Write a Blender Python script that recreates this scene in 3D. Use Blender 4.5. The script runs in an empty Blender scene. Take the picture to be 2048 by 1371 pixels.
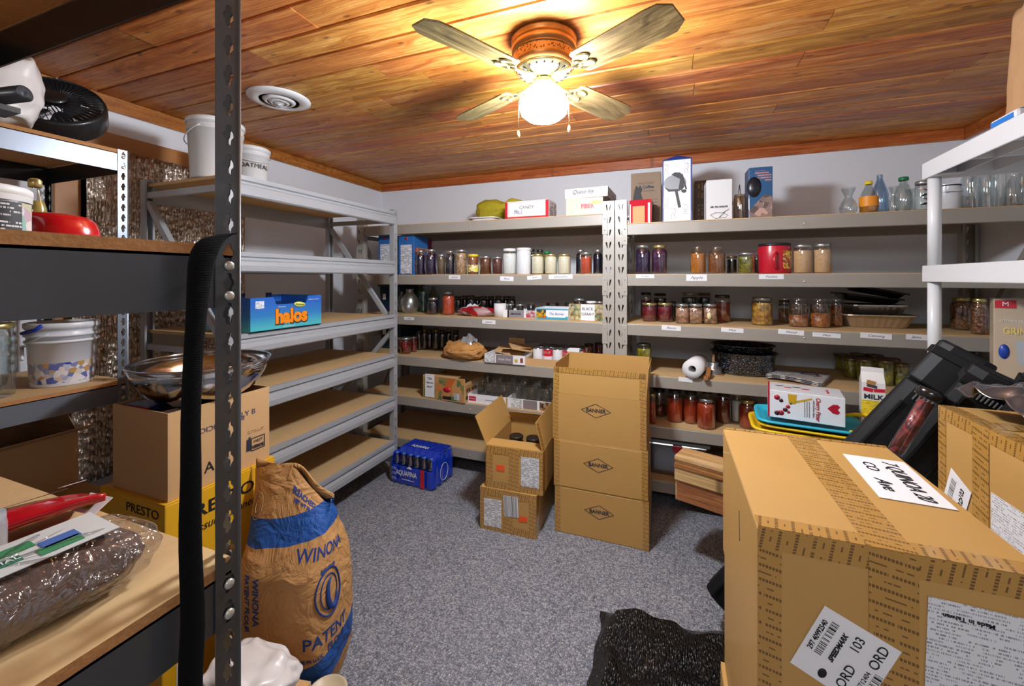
import bpy, math, random
from mathutils import Vector, Matrix, noise
R = random.Random(11)
scn = bpy.context.scene
C = scn.collection
PI = math.pi
# ------------------------------------------------------------- camera, world, lights, exposure
F, HX, HY, CZ, YAW = 829.0, 1024.0, 556.0, 1.36, math.radians(20.9)
cs, sn = math.cos(YAW), math.sin(YAW)
cd = bpy.data.cameras.new('camera'); cam = bpy.data.objects.new('camera', cd); C.objects.link(cam)
cd.sensor_fit = 'HORIZONTAL'; cd.sensor_width = 36.0; cd.lens = 36.0*F/2048
cd.shift_y = -(685.5-HY)/2048.0; cd.clip_start = .02
cam.location = (0, 0, CZ); cam.rotation_euler = (PI/2, 0, YAW)
scn.camera = cam
w = bpy.data.worlds.new('world'); scn.world = w; w.use_nodes = True
w.node_tree.nodes['Background'].inputs[0].default_value = (.85, .9, 1, 1)
w.node_tree.nodes['Background'].inputs[1].default_value = .35
GLOBE = 390.0                                  # ceiling fan lamp, radiance of its glass globe
ld = bpy.data.lights.new('fill_light', 'AREA'); ld.shape = 'RECTANGLE'; ld.size = 1.3; ld.size_y = .7; ld.energy = 30; ld.color = (.93, .97, 1)  # added fill behind the camera, brightens faces turned toward it; no real fixture
lo = bpy.data.objects.new('fill_light', ld); C.objects.link(lo); lo.location = (-.3, -.85, 2.2); lo.rotation_euler = (math.radians(38), 0, math.radians(8))
scn.view_settings.view_transform = 'Standard'; scn.view_settings.look = 'None'
scn.view_settings.exposure = 0.0; scn.view_settings.gamma = 1.0; scn.view_settings.use_curve_mapping = False
scn.cycles.transparent_max_bounces = 24; scn.cycles.max_bounces = 8

def atd(px, py, d):
    u = (px-HX)/F; return Vector((d*(cs*u-sn), d*(sn*u+cs), CZ-(py-HY)/F*d))
def atz(px, py, z):
    return atd(px, py, (CZ-z)*F/(py-HY))
def aty(px, py, Y):
    u = (px-HX)/F; return atd(px, py, Y/(sn*u+cs))
def atx(px, py, X):
    u = (px-HX)/F; return atd(px, py, X/(cs*u-sn))
def dep(p): return -sn*p[0]+cs*p[1]

# ------------------------------------------------------------- materials
def rgb(h):
    if not isinstance(h, str): return tuple(h)+((1,) if len(h) == 3 else ())
    h = h.lstrip('#'); o = []
    for i in (0, 2, 4):
        c = int(h[i:i+2], 16)/255; o.append(c/12.92 if c <= .04045 else ((c+.055)/1.055)**2.4)
    return tuple(o)+(1,)
MC = {}
class NT:
    def __init__(s, name):
        s.m = bpy.data.materials.new(name); s.m.use_nodes = True; s.t = s.m.node_tree; s.n = s.t.nodes; s.b = s.n['Principled BSDF']; s.out = s.n['Material Output']
    def new(s, ty, **k):
        n = s.n.new(ty)
        for a, b in k.items():
            if isinstance(b, bpy.types.NodeSocket): s.t.links.new(b, n.inputs[a.replace('_', ' ') if isinstance(a, str) else a])
            elif a in ('operation', 'blend_type', 'data_type', 'feature', 'wave_type', 'bands_direction', 'interpolation', 'noise_dimensions', 'voronoi_dimensions', 'distance'): setattr(n, a, b)
            else:
                n.inputs[a.replace('_', ' ')].default_value = b
        return n
    def link(s, a, b): s.t.links.new(a, b)
    def math(s, op, a, b=0.0, c=None):
        n = s.n.new('ShaderNodeMath'); n.operation = op
        for i, v in enumerate((a, b) if c is None else (a, b, c)):
            if isinstance(v, bpy.types.NodeSocket): s.link(v, n.inputs[i])
            else: n.inputs[i].default_value = v
        return n.outputs[0]
    def mix(s, fac, a, b, mode='MIX'):
        n = s.n.new('ShaderNodeMix'); n.data_type = 'RGBA'; n.blend_type = mode
        for i, v in ((0, fac), (6, a), (7, b)):
            if isinstance(v, bpy.types.NodeSocket): s.link(v, n.inputs[i])
            else: n.inputs[i].default_value = v if i == 0 else rgb(v)
        return n.outputs[2]
    def co(s, kind='Object', scale=(1, 1, 1), rot=(0, 0, 0), rnd=0):
        c = s.n.new('ShaderNodeTexCoord').outputs[kind]
        mp = s.n.new('ShaderNodeMapping'); s.link(c, mp.inputs[0]); mp.inputs['Scale'].default_value = scale; mp.inputs['Rotation'].default_value = rot
        if rnd:
            oi = s.n.new('ShaderNodeObjectInfo'); v = s.n.new('ShaderNodeCombineXYZ')
            for i in range(3): s.link(s.math('MULTIPLY', oi.outputs['Random'], rnd*(i+1)*.37), v.inputs[i])
            s.link(v.outputs[0], mp.inputs['Location'])
        return mp.outputs[0]
    def noise(s, vec, scale, detail=3, rough=.5):
        n = s.n.new('ShaderNodeTexNoise'); s.link(vec, n.inputs['Vector']); n.inputs['Scale'].default_value = scale; n.inputs['Detail'].default_value = detail; n.inputs['Roughness'].default_value = rough; return n.outputs['Fac']
    def vor(s, vec, scale, feature='F1'):
        n = s.n.new('ShaderNodeTexVoronoi'); n.feature = feature; s.link(vec, n.inputs['Vector']); n.inputs['Scale'].default_value = scale; return n
    def ramp(s, fac, stops):
        n = s.n.new('ShaderNodeValToRGB'); s.link(fac, n.inputs[0]); e = n.color_ramp.elements
        while len(e) > 1: e.remove(e[-1])
        e[0].position = stops[0][0]; e[0].color = rgb(stops[0][1])
        for p, c in stops[1:]:
            k = e.new(p); k.color = rgb(c)
        return n.outputs[0]
    def bump(s, h, strength=.3, dist=.002):
        n = s.n.new('ShaderNodeBump'); s.link(h, n.inputs['Height']); n.inputs['Strength'].default_value = strength; n.inputs['Distance'].default_value = dist; s.link(n.outputs[0], s.b.inputs['Normal'])
    def base(s, c):
        if isinstance(c, bpy.types.NodeSocket): s.link(c, s.b.inputs['Base Color'])
        else: s.b.inputs['Base Color'].default_value = rgb(c)
    def set(s, **k):
        for a, v in k.items(): s.b.inputs[a.replace('_', ' ')].default_value = v
        return s
def mat(name, col='#888888', rough=.5, metal=0, nz=None, bp=None, coat=0, spec=.5, sheen=0):
    if name in MC: return MC[name]
    t = NT(name); t.set(Roughness=rough, Metallic=metal, Coat_Weight=coat, Specular_IOR_Level=spec)
    if nz:
        f = t.noise(t.co(rnd=3), nz[0], 4, .6); a = Vector(rgb(col)[:3]); t.base(t.mix(f, tuple(a*(1-nz[1])), tuple(a*(1+nz[1]))))
    else: t.base(col)
    if bp: t.bump(t.noise(t.co(rnd=3), bp[0], 3), bp[1], bp[2])
    MC[name] = t.m; return t.m
def glass(name, tint='#f4fafa', refl=.12, rough=.03, edge=.75):
    if name in MC: return MC[name]
    t = NT(name); t.n.remove(t.b)
    tr = t.n.new('ShaderNodeBsdfTransparent'); tr.inputs[0].default_value = rgb(tint)
    g = t.n.new('ShaderNodeBsdfGlossy'); g.inputs['Roughness'].default_value = rough; g.inputs[0].default_value = (1, 1, 1, 1)
    lw = t.n.new('ShaderNodeLayerWeight'); lw.inputs[0].default_value = .35
    p = t.math('POWER', lw.outputs['Facing'], 2.5); f = t.math('MULTIPLY_ADD', p, edge, refl)
    mx = t.n.new('ShaderNodeMixShader'); t.link(f, mx.inputs[0]); t.link(tr.outputs[0], mx.inputs[1]); t.link(g.outputs[0], mx.inputs[2]); t.link(mx.outputs[0], t.out.inputs[0])
    MC[name] = t.m; return t.m
def chunks(name, cols, scale=90, rough=.35, bs=.6, stretch=(1, 1, 1)):
    if name in MC: return MC[name]
    t = NT(name); v = t.vor(t.co(rnd=5, scale=stretch), scale)
    sp = t.n.new('ShaderNodeSeparateColor'); t.link(v.outputs['Color'], sp.inputs[0])
    n = len(cols); c = t.ramp(sp.outputs[0], [(i/max(1, n-1)*.9, cols[i]) for i in range(n)])
    d = t.ramp(v.outputs['Distance'], [(0, '#ffffff'), (.55, '#d0d0d0'), (.9, '#505050')])
    if bs <= .1: t.base(c); t.n.new('ShaderNodeValue'); MC[name] = t.m; t.set(Roughness=rough); return t.m
    t.base(t.mix(.75, c, d, 'MULTIPLY')); t.set(Roughness=rough, Coat_Weight=.3)
    t.bump(t.math('SUBTRACT', 1.0, v.outputs['Distance']), bs, .004)
    MC[name] = t.m; return t.m
def wood(name, c1, c2, c3, sc=(1.2, 22, 22), rnd=9, rough=.4, knots=True, coat=.15, var=.25):
    if name in MC: return MC[name]
    t = NT(name); v = t.co(scale=sc, rnd=rnd)
    warp = t.noise(t.co(scale=(1.3, 5, 5), rnd=rnd), 2.2, 2)
    add = t.n.new('ShaderNodeVectorMath'); add.operation = 'ADD'; t.link(v, add.inputs[0])
    cv = t.n.new('ShaderNodeCombineXYZ'); t.link(t.math('MULTIPLY', warp, 5.0), cv.inputs[1]); t.link(t.math('MULTIPLY', warp, 3.0), cv.inputs[2]); t.link(cv.outputs[0], add.inputs[1])
    g = t.noise(add.outputs[0], 1.1, 5, .65)
    col = t.ramp(g, [(.28, c1), (.5, c2), (.72, c3)])
    fine = t.noise(t.co(scale=(sc[0]*1.2, sc[1]*5, sc[2]*5), rnd=rnd), 1.6, 3); col = t.mix(.55, col, t.ramp(fine, [(.35, '#a8907c'), (.6, '#ffffff')]), 'MULTIPLY')
    if knots:
        k = t.vor(t.co(scale=(1.0, 2.4, .05), rnd=rnd*1.7), 3.2); k.voronoi_dimensions = '2D'
        kf = t.ramp(k.outputs['Distance'], [(.0, '#ffffff'), (.035, '#d0d0d0'), (.06, '#404040'), (.12, '#000000')])
        col = t.mix(t.math('MULTIPLY', kf, .75), col, '#3b1a0a')
    oi = t.n.new('ShaderNodeObjectInfo'); hv = t.n.new('ShaderNodeHueSaturation'); t.link(col, hv.inputs['Color'])
    t.link(t.math('MULTIPLY_ADD', oi.outputs['Random'], var*1.6, 1-var*.8), hv.inputs['Value'])
    t.link(t.math('MULTIPLY_ADD', t.math('FRACT', t.math('MULTIPLY', oi.outputs['Random'], 7.31)), .03, .485), hv.inputs['Hue'])
    t.base(hv.outputs[0]); t.set(Roughness=rough, Coat_Weight=coat, Coat_Roughness=.3); t.bump(g, .25, .0015)
    MC[name] = t.m; return t.m
def printed(name, bg, ink, pitch=.004, dens=.5, cell=.0018, rough=.5, fill=.5):
    """paper with rows of small print, UV in metres"""
    if name in MC: return MC[name]
    t = NT(name); uv = t.n.new('ShaderNodeTexCoord').outputs['UV']; sp = t.n.new('ShaderNodeSeparateXYZ'); t.link(uv, sp.inputs[0])
    row = t.math('LESS_THAN', t.math('FRACT', t.math('DIVIDE', sp.outputs[1], pitch)), fill)
    fl = t.math('FLOOR', t.math('DIVIDE', sp.outputs[1], pitch))
    cx = t.n.new('ShaderNodeCombineXYZ'); t.link(t.math('DIVIDE', sp.outputs[0], cell), cx.inputs[0]); t.link(t.math('MULTIPLY', fl, 3.7), cx.inputs[1])
    nn = t.noise(cx.outputs[0], 1.0, 1); ch = t.math('GREATER_THAN', nn, 1-dens)
    cw = t.n.new('ShaderNodeCombineXYZ'); t.link(t.math('DIVIDE', sp.outputs[0], cell*14), cw.inputs[0]); t.link(t.math('MULTIPLY', fl, 5.1), cw.inputs[1])
    wd = t.math('GREATER_THAN', t.noise(cw.outputs[0], 1.0, 0), .44)
    t.base(t.mix(t.math('MULTIPLY', t.math('MULTIPLY', row, ch), wd), bg, ink)); t.set(Roughness=rough)
    MC[name] = t.m; return t.m
def barcode(name, bg='#e8e8e8', cell=.0016):
    if name in MC: return MC[name]
    t = NT(name); uv = t.n.new('ShaderNodeTexCoord').outputs['UV']; sp = t.n.new('ShaderNodeSeparateXYZ'); t.link(uv, sp.inputs[0])
    cx = t.n.new('ShaderNodeCombineXYZ'); t.link(t.math('DIVIDE', sp.outputs[0], cell), cx.inputs[0])
    t.base(t.mix(t.math('GREATER_THAN', t.noise(cx.outputs[0], 1.0, 0), .5), bg, '#151515'))
    MC[name] = t.m; return t.m
def tape(name, bg, pitch=.021, ink='#3a2410'):
    """clear printed packing tape over carton: rows of bold and thin broken words across the tape (UV in metres, u runs along the tape)"""
    if name in MC: return MC[name]
    t = NT(name); uv = t.n.new('ShaderNodeTexCoord').outputs['UV']; sp = t.n.new('ShaderNodeSeparateXYZ'); t.link(uv, sp.inputs[0])
    u = t.math('ADD', sp.outputs[0], t.math('MULTIPLY', sp.outputs[1], -.18))
    q = t.math('DIVIDE', u, pitch); fr = t.math('FRACT', q); fl = t.math('FLOOR', q)
    bold = t.math('LESS_THAN', fr, .20); thin = t.math('LESS_THAN', t.math('ABSOLUTE', t.math('SUBTRACT', fr, .6)), .05)
    dv = t.math('DIVIDE', sp.outputs[1], .0048); bl = t.math('LESS_THAN', t.math('FRACT', dv), .72)
    cx = t.n.new('ShaderNodeCombineXYZ'); t.link(dv, cx.inputs[0]); t.link(fl, cx.inputs[1]); nn = t.noise(cx.outputs[0], .45, 1)
    m = t.math('MAXIMUM', t.math('MULTIPLY', bold, bl), t.math('MULTIPLY', thin, t.math('GREATER_THAN', nn, .52)))
    m = t.math('MULTIPLY', m, t.math('GREATER_THAN', nn, .36))
    t.base(t.mix(t.math('MULTIPLY', m, .72), bg, ink)); t.set(Roughness=.22, Coat_Weight=.6, Coat_Roughness=.1)
    t.bump(t.noise(t.co(scale=(1, 1, 1)), 45, 2), .25, .002)
    MC[name] = t.m; return t.m

# ------------------------------------------------------------- mesh helpers
class MB:
    def __init__(s): s.v = []; s.f = []; s.mi = []; s.sm = []; s.uv = {}
    def add(s, vs, fs, m=0, smooth=False, M=None):
        o = len(s.v); s.v += [tuple(M @ Vector(p)) if M is not None else tuple(p) for p in vs]
        for f in fs: s.f.append([i+o for i in f]); s.mi.append(m); s.sm.append(smooth)
        return s
    def box(s, x0, y0, z0, x1, y1, z1, m=0, M=None):
        return s.add([(x0, y0, z0), (x1, y0, z0), (x1, y1, z0), (x0, y1, z0), (x0, y0, z1), (x1, y0, z1), (x1, y1, z1), (x0, y1, z1)],
                     [(0, 3, 2, 1), (4, 5, 6, 7), (0, 1, 5, 4), (1, 2, 6, 5), (2, 3, 7, 6), (3, 0, 4, 7)], m, False, M)
    def quad(s, p, m=0, uv=None):
        s.add(p, [(0, 1, 2, 3)], m)
        if uv: s.uv[len(s.f)-1] = uv
        return s
    def lathe(s, prof, n=24, m=0, M=None, smooth=True, caps=True, sx=1, sy=1):
        vs = []; fs = []
        for r, z in prof:
            for i in range(n):
                a = 2*PI*i/n; vs.append((r*math.cos(a)*sx, r*math.sin(a)*sy, z))
        for j in range(len(prof)-1):
            for i in range(n):
                k = (i+1) % n; fs.append((j*n+i, j*n+k, (j+1)*n+k, (j+1)*n+i))
        if caps:
            if prof[0][0] > 1e-4: fs.append(tuple(range(n-1, -1, -1)))
            if prof[-1][0] > 1e-4: fs.append(tuple((len(prof)-1)*n+i for i in range(n)))
        return s.add(vs, fs, m, smooth, M)
    def tube(s, pts, r, n=8, m=0, closed=False, M=None, flat=1.0):
        pts = [Vector(p) for p in pts]; L = len(pts); vs = []; fs = []; up = Vector((0, 0, 1)); pa = None
        for i, p in enumerate(pts):
            a = pts[(i-1) % L] if (closed or i) else p; b = pts[(i+1) % L] if (closed or i < L-1) else p
            t = (b-a).normalized()
            if pa is None:
                pa = t.orthogonal().normalized() if abs(t.dot(up)) > .95 else t.cross(up).normalized()
            pa = (pa-t*pa.dot(t)).normalized(); pb = t.cross(pa); rr = r[i] if isinstance(r, (list, tuple)) else r
            for k in range(n):
                an = 2*PI*k/n; vs.append(p+pa*math.cos(an)*rr+pb*math.sin(an)*rr*flat)
        for i in range(L if closed else L-1):
            j = (i+1) % L
            for k in range(n):
                l = (k+1) % n; fs.append((i*n+k, i*n+l, j*n+l, j*n+k))
        if not closed: fs.append(tuple(range(n-1, -1, -1))); fs.append(tuple((L-1)*n+k for k in range(n)))
        return s.add(vs, fs, m, True, M)
    def prism(s, poly, z0, z1, m=0, M=None, smooth=False):
        n = len(poly); vs = [(x, y, z0) for x, y in poly]+[(x, y, z1) for x, y in poly]
        fs = [tuple(range(n-1, -1, -1)), tuple(range(n, 2*n))]+[(i, (i+1) % n, n+(i+1) % n, n+i) for i in range(n)]
        return s.add(vs, fs, m, smooth, M)
    def grid(s, fn, nu, nv, m=0, smooth=True, M=None, uvs=None, wrap=False):
        vs = [fn(i/nu, j/nv) for j in range(nv+1) for i in range(nu+(0 if wrap else 1))]; W = nu if wrap else nu+1; fs = []
        b = len(s.f)
        for j in range(nv):
            for i in range(nu):
                k = (i+1) % W if wrap else i+1
                fs.append((j*W+i, j*W+k, (j+1)*W+k, (j+1)*W+i))
        s.add(vs, fs, m, smooth, M)
        if uvs:
            q = 0
            for j in range(nv):
                for i in range(nu):
                    a, c, e, g = i/nu*uvs[0], (i+1)/nu*uvs[0], j/nv*uvs[1], (j+1)/nv*uvs[1]
                    s.uv[b+q] = [(a, e), (c, e), (c, g), (a, g)]; q += 1
        return s
    def mesh(s, name, mats):
        me = bpy.data.meshes.new(name); me.from_pydata(s.v, [], s.f)
        for m in (mats if isinstance(mats, (list, tuple)) else [mats]): me.materials.append(m)
        me.polygons.foreach_set('material_index', s.mi); me.polygons.foreach_set('use_smooth', s.sm)
        if s.uv:
            L = me.uv_layers.new(name='UVMap')
            for fi, uv in s.uv.items():
                for k, li in enumerate(me.polygons[fi].loop_indices): L.data[li].uv = uv[k]
        me.validate(); me.update(); return me
    def build(s, name, mats, parent=None, bevel=0, solid=0, sub=0, loc=None, M=None, seg=2):
        return put(name, s.mesh(name, mats), parent, bevel, solid, sub, loc, M, seg)
def put(name, me, parent=None, bevel=0, solid=0, sub=0, loc=None, M=None, seg=2):
    o = bpy.data.objects.new(name, me); C.objects.link(o)
    if parent: o.parent = parent
    if M is not None: o.matrix_local = M
    if loc is not None: o.location = loc
    if solid: d = o.modifiers.new('s', 'SOLIDIFY'); d.thickness = solid; d.offset = -1
    if bevel: d = o.modifiers.new('b', 'BEVEL'); d.width = bevel; d.segments = seg; d.limit_method = 'ANGLE'; d.angle_limit = math.radians(40); d.harden_normals = False
    if sub: d = o.modifiers.new('u', 'SUBSURF'); d.levels = sub; d.render_levels = sub
    return o
def thing(name, label, cat, loc=(0, 0, 0), rz=0, group=None, rot=None):
    o = bpy.data.objects.new(name, None); C.objects.link(o); o.location = loc; o.rotation_euler = rot or (0, 0, rz); o.empty_display_size = .05
    o['label'] = label; o['category'] = cat
    if group: o['group'] = group
    return o
def tag(o, label, cat, group=None):
    o['label'] = label; o['category'] = cat
    if group: o['group'] = group
    return o
def struct(o): o['kind'] = 'structure'; return o
def frame(o, x, y, z=None):
    x = Vector(x).normalized(); y = Vector(y); y = (y-x*x.dot(y)).normalized(); z = x.cross(y)
    return Matrix(((x.x, y.x, z.x, o[0]), (x.y, y.y, z.y, o[1]), (x.z, y.z, z.z, o[2]), (0, 0, 0, 1)))
def face(w, d, h, side):
    """frame on a face (centre) of a box of base centre origin, local z outward"""
    return {'F': frame((0, -d/2, h/2), (1, 0, 0), (0, 0, 1)), 'R': frame((w/2, 0, h/2), (0, 1, 0), (0, 0, 1)), 'L': frame((-w/2, 0, h/2), (0, -1, 0), (0, 0, 1)),
            'B': frame((0, d/2, h/2), (-1, 0, 0), (0, 0, 1)), 'T': frame((0, 0, h), (1, 0, 0), (0, 1, 0))}[side]
def T(x, y, z=0): return Matrix.Translation((x, y, z))
def RZ(a): return Matrix.Rotation(a, 4, 'Z')
def decal(parent, name, m, M, w, h, th=.0008, off=0.0002):
    b = MB(); b.box(-w/2, -h/2, off, w/2, h/2, off+th)
    b.f.pop(1); b.mi.pop(); b.sm.pop()
    b.quad([(-w/2, -h/2, off+th), (w/2, -h/2, off+th), (w/2, h/2, off+th), (-w/2, h/2, off+th)], 0, [(0, 0), (w, 0), (w, h), (0, h)])
    return b.build(name, m, parent, M=M)
TXC = {}
def text(parent, s, size, M, m, name='lettering', shear=0, sx=1, wrapf=None, align='CENTER', bold=0):
    key = (s, size, shear, align, bold)
    if key not in TXC:
        cu = bpy.data.curves.new('lettering', 'FONT'); cu.body = s; cu.size = size; cu.align_x = align; cu.align_y = 'CENTER'; cu.shear = shear; cu.extrude = .0003; cu.resolution_u = 3; cu.offset = bold
        ob = bpy.data.objects.new('lettering', cu); C.objects.link(ob); dg = bpy.context.evaluated_depsgraph_get()
        TXC[key] = bpy.data.meshes.new_from_object(ob.evaluated_get(dg)); bpy.data.objects.remove(ob); bpy.data.curves.remove(cu)
    me = TXC[key].copy(); me.name = name; me.materials.clear(); me.materials.append(m)
    if wrapf:
        for v in me.vertices: v.co = wrapf(v.co.x*sx, v.co.y, v.co.z)
        me.update(); return put(name, me, parent)
    o = put(name, me, parent, M=M @ Matrix.Translation((0, 0, .0012)) @ Matrix.Diagonal((sx, 1, 1, 1))); return o
def nz3(p, s=1.0): return noise.noise_vector(Vector(p)*s)
# ------------------------------------------------------------- shared materials
M_WALL = NT('wall_paint'); M_WALL.base('#e9ecf2'); M_WALL.set(Roughness=.75); M_WALL.bump(M_WALL.noise(M_WALL.co(), 95, 3, .6), .55, .004); M_WALL = M_WALL.m
def carpet():
    t = NT('carpet'); co = t.co(); d = t.n.new('ShaderNodeVectorMath'); d.operation = 'ADD'
    nn = t.n.new('ShaderNodeTexNoise'); t.link(co, nn.inputs['Vector']); nn.inputs['Scale'].default_value = 30
    sc = t.n.new('ShaderNodeVectorMath'); sc.operation = 'SCALE'; t.link(nn.outputs['Color'], sc.inputs[0]); sc.inputs['Scale'].default_value = .02
    t.link(co, d.inputs[0]); t.link(sc.outputs[0], d.inputs[1])
    v = t.vor(d.outputs[0], 135); v.inputs['Randomness'].default_value = .55
    sp = t.n.new('ShaderNodeSeparateColor'); t.link(v.outputs['Color'], sp.inputs[0])
    c = t.ramp(sp.outputs[0], [(0, '#80848f'), (.35, '#a3a6b0'), (.65, '#b8b9bf'), (.85, '#cecdce'), (1, '#9196aa')])
    sh = t.ramp(v.outputs['Distance'], [(.1, '#ffffff'), (.75, '#84848a')])
    big = t.noise(t.co(), 2.5, 2); c = t.mix(1.0, c, sh, 'MULTIPLY'); c = t.mix(t.math('MULTIPLY', big, .25), c, '#aeb0b8')
    t.base(c); t.set(Roughness=.95, Specular_IOR_Level=.1); t.bump(t.math('SUBTRACT', 1.0, v.outputs['Distance']), .8, .006); return t.m
M_CARPET = carpet()
M_CEDAR = wood('cedar_plank', '#94501c', '#cc8238', '#eab060', rnd=11, var=.2, coat=.06, rough=.42)
M_TRIM = wood('cedar_trim', '#8e4d1c', '#b86e2c', '#cb8844', rnd=5, var=.1)
M_TRIMY = wood('cedar_trim_side', '#8e4d1c', '#b86e2c', '#cb8844', sc=(22, 1.2, 22), rnd=5, var=.1, knots=False)
M_PINE = wood('pine_board', '#c9975c', '#dcb27a', '#e8c896', rnd=5, var=.1)
M_OAKB = wood('oak_blade', '#44381f', '#786440', '#a89262', sc=(2.5, 40, 40), rnd=6, knots=False, var=.05, rough=.3, coat=.3)
M_PART = mat('particle_board', '#c9a878', .75, nz=(60, .12), bp=(120, .15, .001))
M_PARTE = mat('particle_board_edge', '#b07c48', .8, nz=(160, .35), bp=(160, .5, .002))
M_BEIGE = mat('beige_steel', '#9b958b', .42, 0, nz=(3, .05), coat=.15)
M_BEIGEP = mat('beige_post_steel', '#a39e95', .4, 0, nz=(120, .08), coat=.2, bp=(260, .15, .0005))
M_GREY = mat('grey_steel', '#a9adb2', .38, .15, nz=(4, .05), coat=.2)
M_GREYP = mat('grey_post_steel', '#9fa3a8', .4, .15, nz=(150, .05), coat=.2)
M_DARK = mat('charcoal_steel', '#46484b', .38, .2, nz=(5, .06), coat=.25)
M_BLACKST = mat('black_steel', '#202225', .4, .2, coat=.2)
M_SILV = mat('galvanised_steel', '#8c96a2', .32, .75, nz=(12, .1))
M_RIVET = mat('rivet', '#c4c0b4', .35, .5)
M_PAPER = mat('white_paper', '#e8e8ea', .7); M_INK = mat('black_ink', '#15151a', .6); M_BLUEINK = mat('blue_ink', '#25469a', .6)
M_CARD = mat('cardboard', '#c79a5c', .72, nz=(9, .06), bp=(70, .08, .001)); M_CARDK = mat('kraft_cardboard', '#c79f6e', .75, nz=(9, .06), bp=(70, .08, .001))
M_CARDG = mat('golden_cardboard', '#bb9150', .6, nz=(7, .06), bp=(60, .08, .001), coat=.1)
M_TAPE = tape('printed_tape', '#b48844', .021); M_TAPEB = tape('printed_tape_large', '#b48844', .024)
M_BLACKP = mat('black_plastic', '#17181a', .42, coat=.1); M_WHITEP = mat('white_plastic', '#dcdee0', .35, coat=.15)
M_GLASS = glass('clear_glass', '#fafcfc')
# ------------------------------------------------------------- the room
X0, X1, Y0, Y1, ZC = -2.57, 1.64, -1.3, 3.25, 2.25
b = MB(); b.box(X0, Y0, -.05, X1, Y1, 0); struct(b.build('floor', M_CARPET))
b = MB(); b.box(X0, Y1, 0, X1, Y1+.1, ZC); struct(b.build('wall_back', M_WALL))
b = MB(); b.box(X1, Y0, 0, X1+.1, Y1+.1, ZC); struct(b.build('wall_right', M_WALL))
b = MB(); b.box(X0, Y0-.1, 0, X1, Y0, ZC); struct(b.build('wall_front', M_WALL))
WY0, WY1, WZ0, WZ1 = 1.08, 1.78, .62, 1.99                     # window opening in the left wall, covered with foil
b = MB(); b.box(X0-.1, Y0, 0, X0, WY0, ZC); b.box(X0-.1, WY1, 0, X0, Y1+.1, ZC); b.box(X0-.1, WY0, 0, X0, WY1, WZ0); b.box(X0-.1, WY0, WZ1, X0, WY1, ZC)
struct(b.build('wall_left', M_WALL))
b = MB(); b.box(X0, Y0, ZC+.012, X1, Y1, ZC+.07); CEIL = struct(b.build('ceiling', mat('ceiling_backing', '#2a170c', .9)))
y = Y0; pw = .133; row = 0
y = 1.007-pw*18
while y < Y1-.01:
    ya, yb = max(y, Y0), min(y+pw, Y1)
    if yb > Y0+.02:
        x = X0-R.uniform(0, 1.2)
        while x < X1:
            L = R.uniform(1.1, 2.4); xa, xb = max(x, X0), min(x+L, X1)
            if xb-xa > .05:
                bb = MB(); g = .0035; t = R.uniform(-.0015, .0015)
                bb.add([(xa+.001, ya+g+.004, ZC+t), (xb-.001, ya+g+.004, ZC+t), (xb-.001, yb-g-.004, ZC+t), (xa+.001, yb-g-.004, ZC+t),
                        (xa+.001, ya+g, ZC+.006), (xb-.001, ya+g, ZC+.006), (xb-.001, yb-g, ZC+.006), (xa+.001, yb-g, ZC+.006),
                        (xa, ya+g, ZC+.013), (xb, ya+g, ZC+.013), (xb, yb-g, ZC+.013), (xa, yb-g, ZC+.013)],
                       [(3, 2, 1, 0), (0, 1, 5, 4), (1, 2, 6, 5), (2, 3, 7, 6), (3, 0, 4, 7), (4, 5, 9, 8), (5, 6, 10, 9), (6, 7, 11, 10), (7, 4, 8, 11)])
                bb.build('plank', M_CEDAR, CEIL)
            x += L
    y += pw; row += 1
TH = .072
b = MB(); b.box(X0+.02, Y1-.02, ZC-TH, X1-.02, Y1, ZC-.001); struct(b.build('trim_1', M_TRIM, bevel=.003))
b = MB(); b.box(X0, Y0, ZC-TH, X0+.02, Y1, ZC-.001); struct(b.build('trim_2', M_TRIMY, bevel=.003))
b = MB(); b.box(X1-.02, Y0, ZC-TH, X1, Y1, ZC-.001); struct(b.build('trim_3', M_TRIMY, bevel=.003))
b = MB(); b.box(X0, WY0-.09, WZ1-.01, X0+.03, WY1+.09, WZ1+.075); b.box(X0-.1, WY0, WZ1-.012, X0, WY1, WZ1)
b.box(X0, WY0-.09, WZ0-.06, X0+.025, WY0, WZ1-.011); b.box(X0, WY1, WZ0-.06, X0+.025, WY1+.09, WZ1-.011); b.box(X0, WY0-.09, WZ0-.12, X0+.04, WY1+.09, WZ0-.061)
win = struct(b.build('window_1', mat('stained_casing', '#b3783c', .45, nz=(6, .15), coat=.2), bevel=.003))
b = MB(); b.box(X0-.06, WY0, WZ0, X0-.052, WY1, WZ1); b.build('pane', glass('window_glass', '#aab4b8', .2), win)
b = MB(); b.box(X0-.1, WY0, WZ0, X0-.098, WY1, WZ1); b.build('blind', mat('blind', '#55585c', .9), win)
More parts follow.
